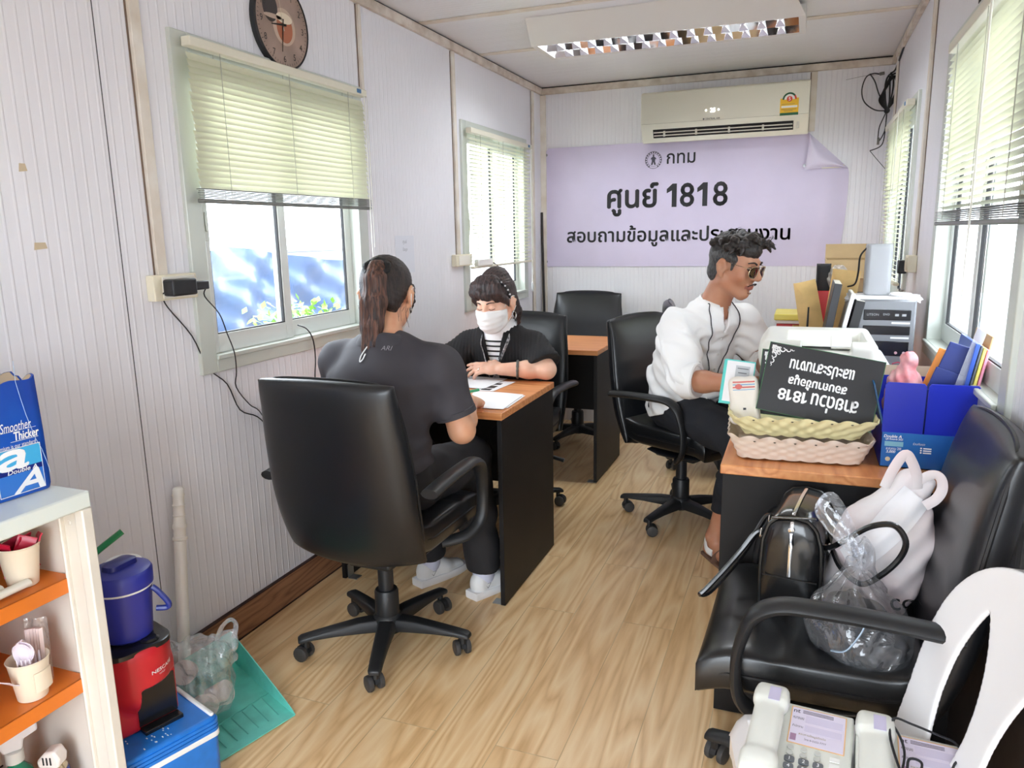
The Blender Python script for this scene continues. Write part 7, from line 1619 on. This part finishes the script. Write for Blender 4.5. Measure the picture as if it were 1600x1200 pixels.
    g1 = t.new('ShaderNodeMath', operation='LESS_THAN'); g1.inputs[1].default_value = .36; t.lk(mm.outputs[0], g1.inputs[0]); g2 = t.new('ShaderNodeMath', operation='LESS_THAN'); g2.inputs[1].default_value = .925; t.lk(sp.outputs[2], g2.inputs[0]); g3 = t.new('ShaderNodeMath', operation='MULTIPLY'); t.lk(g1.outputs[0], g3.inputs[0]); t.lk(g2.outputs[0], g3.inputs[1])
    mx = t.new('ShaderNodeMix', data_type='RGBA'); mx.inputs[6].default_value = lin((238, 238, 240)); mx.inputs[7].default_value = lin((28, 28, 30)); t.lk(g3.outputs[0], mx.inputs[0]); t.lk(mx.outputs[2], b.inputs['Base Color']); b.inputs['Roughness'].default_value = .8
    S = SDF((-1.46, 2.92, .56), (-1.04, 3.36, 1.03), .0045); S.slab(wa, ch, (.138, .108), (.148, .110), (1, 0, 0), .04); S.slab(ch, nb-V((0, 0, .04)), (.148, .112), (.088, .066), (1, 0, 0), .04); S.chain([nb+V((0, -.006, -.03)), nb.lerp(H(0, -.02, -.06), .75)], [.070, .060], .03); S.ell(ch+V((0, -.07, .015)), (.115, .055, .06), k=.04)
    S.mesh('striped_top', m, r)
    # ribbed cardigan, open in a narrow V
    cg = mat('cardigan_black', (26, 25, 27), .85, bump=(260, .25, .001)); S = SDF((-1.60, 2.90, .54), (-.96, 3.42, 1.02), .0045)
    S.slab(wa, ch, (.158, .128), (.168, .128), (1, 0, 0), .04); S.slab(ch, nb-V((0, 0, .035)), (.168, .126), (.104, .078), (1, 0, 0), .04); S.slab(wa, pe, (.158, .128), (.178, .14), (1, 0, 0), .04); S.ell(ch+V((0, -.078, .01)), (.135, .058, .075), k=.05)
    for sh, el in ((sR, eR), (sL, eL)):
        S.cone(nb+V((0, 0, -.05)), sh, .064, .062, .04); e2 = sh.lerp(el, .78); S.cone(sh, e2, .064, .080, .03)
    def ribs(P): return .0022*np.sin((P[:, 0]+.25*(P[:, 1]-3.1))*420)
    S.warp(ribs)
    for sh, el in ((sR, eR), (sL, eL)):
        mm_ = np.array(sh.lerp(el, .80), np.float32); d = np.array(((el-sh).normalized()+V((0, .12, -.2))).normalized(), np.float32); sl, P = S._sub(mm_-.13, mm_+.13, 0); q = (P-mm_)@d; S.d[sl] = np.where((q > 0) & (np.abs(P[..., 0]+1.26) > .150), np.maximum(S.d[sl], q), S.d[sl])
    # V opening at the front
    g = [np.arange(S.n[i], dtype=np.float32)*S.vx+S.lo[i] for i in range(3)]; X, Y, Z = np.meshgrid(*g, indexing='ij'); cx = -1.262-.10*(.95-Z)*0
    half = .012+.21*np.clip(Z-.775, 0, .3); v = np.where(Y < 3.10, half-np.abs(X-cx), -1); S.d = np.maximum(S.d, np.minimum(v, .03)).astype(np.float32)
    top = np.hypot(X-nb.x, (Y-nb.y)*1.0)-.078; S.d = np.maximum(S.d, np.where(Z > .955, -top, -1)).astype(np.float32)
    cd = S.mesh('cardigan', cg, r)
    # lanyard
    ln = mat('lanyard_pattern', (36, 34, 38), .6, noise=(95, .5), noise_col=(226, 224, 228))
    for x in (-1, 1):
        mb = MB(); mb.tube([nb+V((x*.062, .03, .02)), nb+V((x*.066, -.03, .0)), nb+V((x*.062, -.088, -.055)), V((-1.258+x*.046, 3.005, .862)), V((-1.258+x*.020, 2.985, .795)), V((-1.258+x*.012, 2.985, .755))], .009, 6, flat=.25, up=(0, 1, .3), smooth=6); obj('lanyard', mb, ln, r, world=True)
    mb = MB(); c = eL.lerp(wL, .64); d = (wL-eL).normalized(); x = d.cross(V((0, 0, 1))).normalized(); y = d.cross(x)
    mb.tube([c+(x*math.cos(a)+y*math.sin(a))*.035 for a in (2*PI*k/24 for k in range(25))], lambda t: .0058+.0008*math.sin(90*t), 8, cap=False); obj('bracelet', mb, mat('bracelet_grey', (88, 86, 80), .6), r, world=True)
    mb = MB(); c = V((wL.x-.098, wL.y-.020, wL.z-.004)); mb.tube([c+V((.003*math.sin(a), .0095*math.cos(a), .0098*math.sin(a))) for a in (2*PI*k/14 for k in range(15))], .0016, 5, cap=False); obj('finger_ring', mb, mat('silver', (220, 220, 222), .2, metal=1), r, world=True)
    tb = mat('trousers_black', (32, 31, 34), .8); S = SDF((-1.54, 2.86, .08), (-1.04, 3.45, .74), .006); S.ell(pe, (.178, .14, .10)); S.slab(pe, wa-V((0, 0, .05)), (.172, .13), (.15, .115), (1, 0, 0), .04)
    for x in (-1, 1):
        h, kn, an = pe+V((x*.09, -.02, 0)), V((-1.29+x*.10, 2.98, .50)), V((-1.29+x*.10, 3.08, .10)); S.chain([h, kn], [.098, .078], .03); S.chain([kn, an+V((0, 0, .02))], [.075, .060], .02)
    S.cut((0, 0, .115), (0, 0, -1)); S.mesh('trousers', tb, r)
    for x in (-1, 1):
        M = frame((-1.29+x*.10, 3.13, 0), (-1, 0, 0), (0, -1, 0)); mb = MB(); mb.loft([[M @ V((q*s, .22*yy, z)) for q, yy in ((.034, 0), (.042, .5), (.034, .9), (0, 1), (-.034, .9), (-.042, .5), (-.034, 0))] for z, s in ((.002, 1), (.03, 1), (.06, .6))]); obj('shoe', mb, M_BLACKP, r, world=True, bevel=.006)
woman_mask()

# ---------------------------------------------------------------- the man in the white shirt
def man():
    r = thing('person', 'man in white collarless shirt and sunglasses seated at the window-side desk', 'person', (-.47, 3.42, 0))
    sk = skin('skin_tan', (186, 136, 108), (158, 100, 88))
    H = Head((-.262, 3.185, 1.235), (.90, -.40), 13, 0, 1.06)
    t = V((.78, -.62, 0)).normalized(); rt = V((t.y, -t.x, 0))
    nb = V((-.352, 3.245, 1.055)); ch = V((-.415, 3.315, .90)); wa = V((-.470, 3.395, .72)); pe = V((-.485, 3.43, .595))
    sR, sL = nb+rt*.165+V((-.02, 0, -.075)), nb-rt*.165+V((.0, 0, -.075)); eR, eL = V((-.425, 2.995, .785)), V((-.135, 3.42, .800)); wR, wL = V((-.200, 2.915, .800)), V((-.110, 3.185, .805))
    legs = [(pe+rt*.085+V((.02, 0, -.015)), V((-.175, 3.045, .535)), V((-.292, 3.085, .105))), (pe-rt*.085+V((.02, 0, -.015)), V((-.125, 3.235, .535)), V((-.17, 3.26, .105)))]
    S = SDF((-.75, 2.66, .0), (.12, 3.62, 1.40), .0045)
    sculpt_head(S, H, nose=1.03)
    S.chain([H(0, -.02, -.05), nb], [.056, .062], .03); S.slab(wa, ch, (.13, .09), (.155, .095), rt, .04); S.slab(ch, nb-V((0, 0, .03)), (.155, .095), (.085, .055), rt, .04); S.slab(wa, pe, (.13, .09), (.145, .105), rt, .04)
    for sh, el, wr in ((sR, eR, wR), (sL, eL, wL)):
        S.cone(nb.lerp(sh, .5)-V((0, 0, .025)), sh, .046, .054, .03); S.chain([sh, sh.lerp(el, .5), el], [.054, .048, .043], .02); S.chain([el, el.lerp(wr, .35), wr], [.042, .042, .028], .02)
    hand(S, wR, (.95, -.10, -.05), (0, -.2, 1), 1, 22, .1, 1.03); hand(S, wL, (.35, -.9, -.05), (0, 0, 1), -1, 22, .1, 1.03)
    for h, kn, an in legs:
        S.chain([h, kn], [.082, .060], .03); S.chain([kn, kn.lerp(an, .35), an], [.056, .054, .034], .02)
        f = V((.62, -.78, 0)).normalized() if an.x < -.2 else V((.9, -.4, 0)); S.cone(an, an-f*.03+V((0, 0, -.065)), .034, .030, .02); S.slab(an+f*.02+V((0, 0, -.045)), an+f*.13+V((0, 0, -.072)), (.034, .030), (.040, .018), (f.y, -f.x, 0), .03); S.cone(an-f*.03+V((0, 0, -.068)), an+f*.12+V((0, 0, -.078)), .026, .020, .02); S.ell(an+V((f.y, -f.x, 0))*.03, (.014, .014, .014), k=.015)
        for q in range(5): b = an+f*.13+V((f.y, -f.x, 0))*(.030-.0155*q)+V((0, 0, -.080)); S.cone(b, b+f*(.034-.004*q), .0105-.0008*q, .009, .006)
    S.mesh('body', sk, r, pick=lips(H))
    hg = hair_mat('hair_grey_sides', (40, 38, 38), (88, 86, 86), (260, 260, 60)); hc = hair_mat('hair_dark_curls', (22, 18, 17), (56, 45, 41), (90, 90, 90))
    S = SDF(H.p-V((.17, .17, .14)), H.p+V((.17, .17, .19)), .0035)
    S.ell(H(0, -.024, .030), (.079, .094, .080), H.M); S.ell(H(0, -.055, -.035), (.064, .052, .055), H.M, k=.02); S.ell(H(0, .092, -.03), (.085, .068, .088), H.M, k=.008, op='sub')
    for x in (-1, 1): S.ell(H(x*.086, -.010, -.018), (.020, .025, .032), H.M, k=.008, op='sub'); S.ell(H(x*.071, -.008, .034), (.012, .040, .022), H.M, k=.01); S.chain([H(x*.070, .010, .045), H(x*.0735, .030, .03), H(x*.0715, .026, -.010)], [.016, .011, .005], .010)
    S.warp(lambda P: .0008*np.sin(P[:, 0]*300)*np.sin(P[:, 2]*260)); S.mesh('side_hair', hg, r)
    S = SDF(H.p-V((.18, .18, .06)), H.p+V((.18, .18, .20)), .0035); rnd = random.Random(11)
    S.ell(H(0, .002, .066), (.076, .090, .054), H.M); S.ell(H(0, -.045, .045), (.074, .066, .06), H.M)
    for i in range(46):     # wavy locks brushed up and forward
        a = rnd.uniform(-1, 1); b = rnd.uniform(-.085, .052); p = V((a*.064, b, .088-.03*a*a-.20*max(0, -b-.03)+rnd.uniform(-.006, .008))); u = V((a*.25+rnd.uniform(-.3, .3), .5+rnd.uniform(-.3, .3), .5+rnd.uniform(-.3, .4))).normalized(); w = u.cross(V((0, 0, 1))).normalized()
        L = .052+.02*rnd.random(); q = [p+u*(L*k/4)+w*(.009*math.sin(k*1.7+i))+V((0, 0, .012*math.sin(k*.9)-.004*k*k*.35)) for k in range(5)]
        S.chain([H(*x) for x in q], [.014, .013, .0115, .009, .004], .006)
    S.warp(lambda P: .0016*np.sin(P[:, 0]*160+P[:, 2]*180)*np.sin(P[:, 1]*170-P[:, 2]*120)); S.mesh('top_hair', hc, r)
    mb = MB()
    for i in range(44):
        a = rnd.uniform(-1, 1); p = H(a*.06, rnd.uniform(-.05, .11), .120-.03*a*a); u = (H.R @ V((a*.5, rnd.uniform(-.2, .9), 1))).normalized(); L = rnd.uniform(.012, .03); mb.tube([p-u*.02, p+u*L*.6, p+u*L+V((rnd.uniform(-.012, .012), 0, -.006))], .0007, 3, smooth=3)
    obj('stray_curls', mb, hc, r, world=True)
    br = mat('brow_black', (40, 32, 30), .7)
    for x in (-1, 1): mb = MB(); mb.tube([H(x*.013, .092, .023), H(x*.030, .089, .030), H(x*.048, .074, .025)], lambda q: .0042-.002*q, 6, smooth=5); obj('eyebrow', mb, br, r, world=True)
    for x in (-1, 1): mb = MB(); mb.tube([H(x*.004, .0985, -.050), H(x*.016, .0945, -.053), H(x*.027, .084, -.062)], lambda q: .0036-.0022*q, 6, smooth=5); obj('moustache', mb, br, r, world=True)
    mb = MB(); mb.tube([H(-.010, .083, -.088), H(0, .087, -.090), H(.010, .083, -.088)], .0022, 6, smooth=4); obj('chin_stubble', mb, mat('stubble', (120, 86, 70), .8), r, world=True)
    for x in (-1, 1): mb = MB(); mb.ball(H(x*.031, .0715, .003), .0125*1.06, 10); obj('eye', mb, mat('eye_dark', (60, 42, 36), .2), r, world=True)
    # sunglasses
    gold = mat('gold_wire', (206, 190, 160), .25, metal=.9); lens = film('brown_lens', .35, (92, 78, 88), .03, dif=.12, difcol=(70, 54, 54))
    def rim_pts(x): return [V((x*(.0335)+.0255*math.copysign(abs(math.cos(a))**.8, math.cos(a)), .104-.010*abs(math.cos(a))*(1 if math.cos(a)*x > 0 else .2)-.002, -.004+.0215*math.copysign(abs(math.sin(a))**.85, math.sin(a))-.002*math.cos(a)*x)) for a in (2*PI*k/28 for k in range(29))]
    mb = MB()
    for x in (-1, 1): mb.tube([H(*p) for p in rim_pts(x)], .0011, 6, cap=False)
    mb.tube([H(-.012, .104, .004), H(0, .108, .008), H(.012, .104, .004)], .0011, 5, smooth=4); mb.tube([H(-.030, .104, .0165), H(0, .107, .0175), H(.030, .104, .0165)], .001, 5, smooth=4)
    for x in (-1, 1): mb.tube([H(x*.058, .094, .010), H(x*.0715, .072, .012), H(x*.0775, .03, .014), H(x*.0815, -.012, .018), H(x*.083, -.03, .004)], .0012, 5, smooth=5)
    sg = obj('sunglasses', mb, gold, r, world=True)
    mb = MB()
    for x in (-1, 1): P = rim_pts(x)[:-1]; mb.add([H(*p) for p in P]+[H(*(sum(P, V())/len(P)+V((0, .003, 0))))], [(k, (k+1) % 28, 28) for k in range(28)])
    obj('lens', mb, lens, sg, world=True)
    # shirt
    ws = mat('shirt_white', (240, 240, 240), .7, bump=(240, .12, .001)); S = SDF((-.78, 2.86, .50), (.06, 3.64, 1.13), .0045)
    S.slab(wa, ch, (.172, .140), (.190, .130), rt, .05); S.slab(ch, nb-V((0, 0, .045)), (.190, .125), (.100, .075), rt, .05); S.slab(wa, pe+V((.01, -.01, -.01)), (.174, .145), (.190, .158), rt, .04); S.ell(wa+t*.07+V((0, 0, .02)), (.13, .10, .12), k=.05)
    S.chain([nb+V((0, 0, -.04)), nb+V((.012, -.006, .012))], [.078, .066], .03)
    for sh, el in ((sR, eR), (sL, eL)):
        S.cone(nb+V((0, 0, -.045)), sh, .068, .074, .04); m = sh.lerp(el, .55); S.chain([sh, m, el+V((0, 0, .012))], [.078, .076, .068], .03)
    fR = eR.lerp(wR, .22); S.cone(eR+V((0, 0, .008)), fR, .068, .064, .02); fL = eL.lerp(wL, .25); S.cone(eL+V((0, 0, .008)), fL, .064, .060, .02)
    S.warp(folds(.0075, 24, 2)); S.warp(folds(.004, 52, 5)); S.warp(lambda P: .005*np.sin((P[:, 2]+.5*(P[:, 0]-P[:, 1]))*70+3*np.sin(P[:, 0]*12))*np.clip((.86-P[:, 2])/.1, 0, 1))
    for el, f, wr in ((eR, fR, wR), (eL, fL, wL)):
        c = np.array(f, np.float32); d = np.array((wr-el).normalized(), np.float32); sl, P = S._sub(c-.09, c+.09, 0); q = (P-c)@d; far = np.linalg.norm((P-c)-q[..., None]*d, axis=-1) < .078; S.d[sl] = np.where((q > 0) & far, np.maximum(S.d[sl], q), S.d[sl])
    S.cut((-.48, 3.4, .565), (.25, -.2, -1)); cn = np.array(nb+V((.012, -.006, .0)), np.float32)
    g = [np.arange(S.n[i], dtype=np.float32)*S.vx+S.lo[i] for i in range(3)]; X, Y, Z = np.meshgrid(*g, indexing='ij'); u = (X-cn[0])*t.x+(Y-cn[1])*t.y; w = (X-cn[0])*rt.x+(Y-cn[1])*rt.y
    S.d = np.maximum(S.d, np.where(Z > 1.02-.25*np.clip(u, 0, .1), .058-np.hypot(u, w), -1)).astype(np.float32)
    neck_v = np.where((u > .03) & (Z > .955), (.10+.30*(Z-1.03))*.5*0+(.004+.22*np.clip(Z-.965, 0, .2))-np.abs(w-.004), -1); S.d = np.maximum(S.d, neck_v).astype(np.float32)
    sh_ = S.mesh('shirt', ws, r)
    for el, f, wr in ((eR, fR, wR), (eL, fL, wL)):     # rolled cuffs
        d = (wr-el).normalized(); x = d.cross(V((0, 0, 1))).normalized(); y = d.cross(x); mb = MB(); R = .060 if el is eR else .056
        mb.loft([[f+d*z+(x*math.cos(a)+y*math.sin(a))*(rr+.004*math.sin(3*a+z*60)) for a in (2*PI*k/36 for k in range(36))] for z, rr in ((-.058, R+.004), (-.055, R+.011), (-.02, R+.013), (.004, R+.012), (.009, R+.006), (.006, R-.003), (-.03, R-.012))], (False, False)); obj('rolled_cuff', mb, ws, sh_, world=True)
    mb = MB(); rings = []      # band collar
    for z, rr in ((-.018, .070), (.0, .066), (.022, .0625), (.024, .059), (.0, .061)): rings.append([cn_ for cn_ in (nb+V((.010, -.006, .012+z))+t*(rr*math.cos(a))*1.02+rt*(rr*math.sin(a))+V((0, 0, -.026*math.cos(a))) for a in (math.radians(14+332*k/40) for k in range(41)))])
    mb.loft(rings, closed=False); obj('band_collar', mb, ws, sh_, world=True)
    mb = MB(); P = [nb+t*(.075+.03*k)+V((0, 0, -.06-.055*k)) for k in range(7)]; P = [V(q) for q in on_surface(sh_, P, -t+V((0, 0, -.25)), .002)]
    for q in P: mb.ball(q, .0048, 6)
    obj('button', mb, mat('button_pearl', (214, 212, 206), .3), sh_, world=True)
    # lanyard cord
    cd = mat('cord_black', (26, 26, 34), .6)
    for s_ in (1, -1):
        P = [nb+rt*(s_*.066)-t*.012+V((0, 0, .022)), nb+rt*(s_*.074)+t*.03+V((0, 0, -.01)), nb+rt*(s_*.076)+t*.09+V((0, 0, -.09)), nb+rt*(s_*.055)+t*.11+V((0, 0, -.17)), nb+rt*(s_*.028)+t*.115+V((0, 0, -.245)), nb+rt*(s_*.004+.004)+t*.12+V((0, 0, -.30))]
        Q = spline(P, 8); Q = [Q[0], Q[1]]+[V(q) for q in on_surface(sh_, Q[2:], -t+V((0, 0, -.12)), .004)]; mb = MB(); mb.tube(Q, .0022, 6); obj('lanyard_cord', mb, cd, r, world=True)
    tb = mat('trousers_ink', (22, 23, 30), .85, bump=(200, .1, .001)); S = SDF((-.75, 2.88, .18), (.02, 3.66, .74), .005)
    S.slab(pe+V((0, 0, .05)), pe, (.165, .125), (.172, .135), rt, .03); S.ell(pe, (.165, .15, .10), k=.03)
    for h, kn, an in legs: S.chain([h, kn], [.105, .082], .03); S.chain([kn, kn.lerp(an, .5), an], [.080, .064, .054], .025)
    S.warp(folds(.005, 28, 7)); S.cut((0, 0, .225), (0, 0, -1)); S.mesh('trousers', tb, r)
    for h, kn, an in legs:
        f = V((.62, -.78, 0)).normalized() if an.x < -.2 else V((.9, -.4, 0)).normalized(); x = V((f.y, -f.x, 0)); M = frame(an-f*.062+V((0, 0, -an.z)), x, f); M[0][2], M[1][2], M[2][2] = 0, 0, 1
        out = [( (.030+.014*math.sin(min(1, q*1.15)*PI*.5)-.10*max(0, q-.8)**1.3)*sx, .262*q) for sx, q in [(1, k/12) for k in range(13)]+[(-1, 1-k/12) for k in range(13)]]
        mb = MB(); mb.prism(out, .001, .016, M); so = obj('sandal_sole', mb, mat('sandal_brown', (112, 84, 70), .7), r, world=True, bevel=.003)
        mb = MB(); mb.tube([M @ V((.040, .12, .012)), M @ V((.034, .125, .045)), M @ V((0, .13, .062)), M @ V((-.034, .125, .045)), M @ V((-.040, .12, .012))], .016, 6, flat=.2, up=tuple(f), smooth=5); obj('sandal_strap', mb, mat('sandal_brown', (112, 84, 70), .7), so, world=True)
    an = legs[0][2]; mb = MB(); P = [an+V((-.036, .012, -.005)), an+V((-.040, .0, -.03)), an+V((-.03, -.03, -.052)), an+V((-.005, -.05, -.06))]; mb.tube(P, .016, 8, flat=.25, up=(-1, -.3, .2), smooth=5); obj('white_plaster', mb, mat('plaster_white', (232, 232, 230), .6), r, world=True)
man()
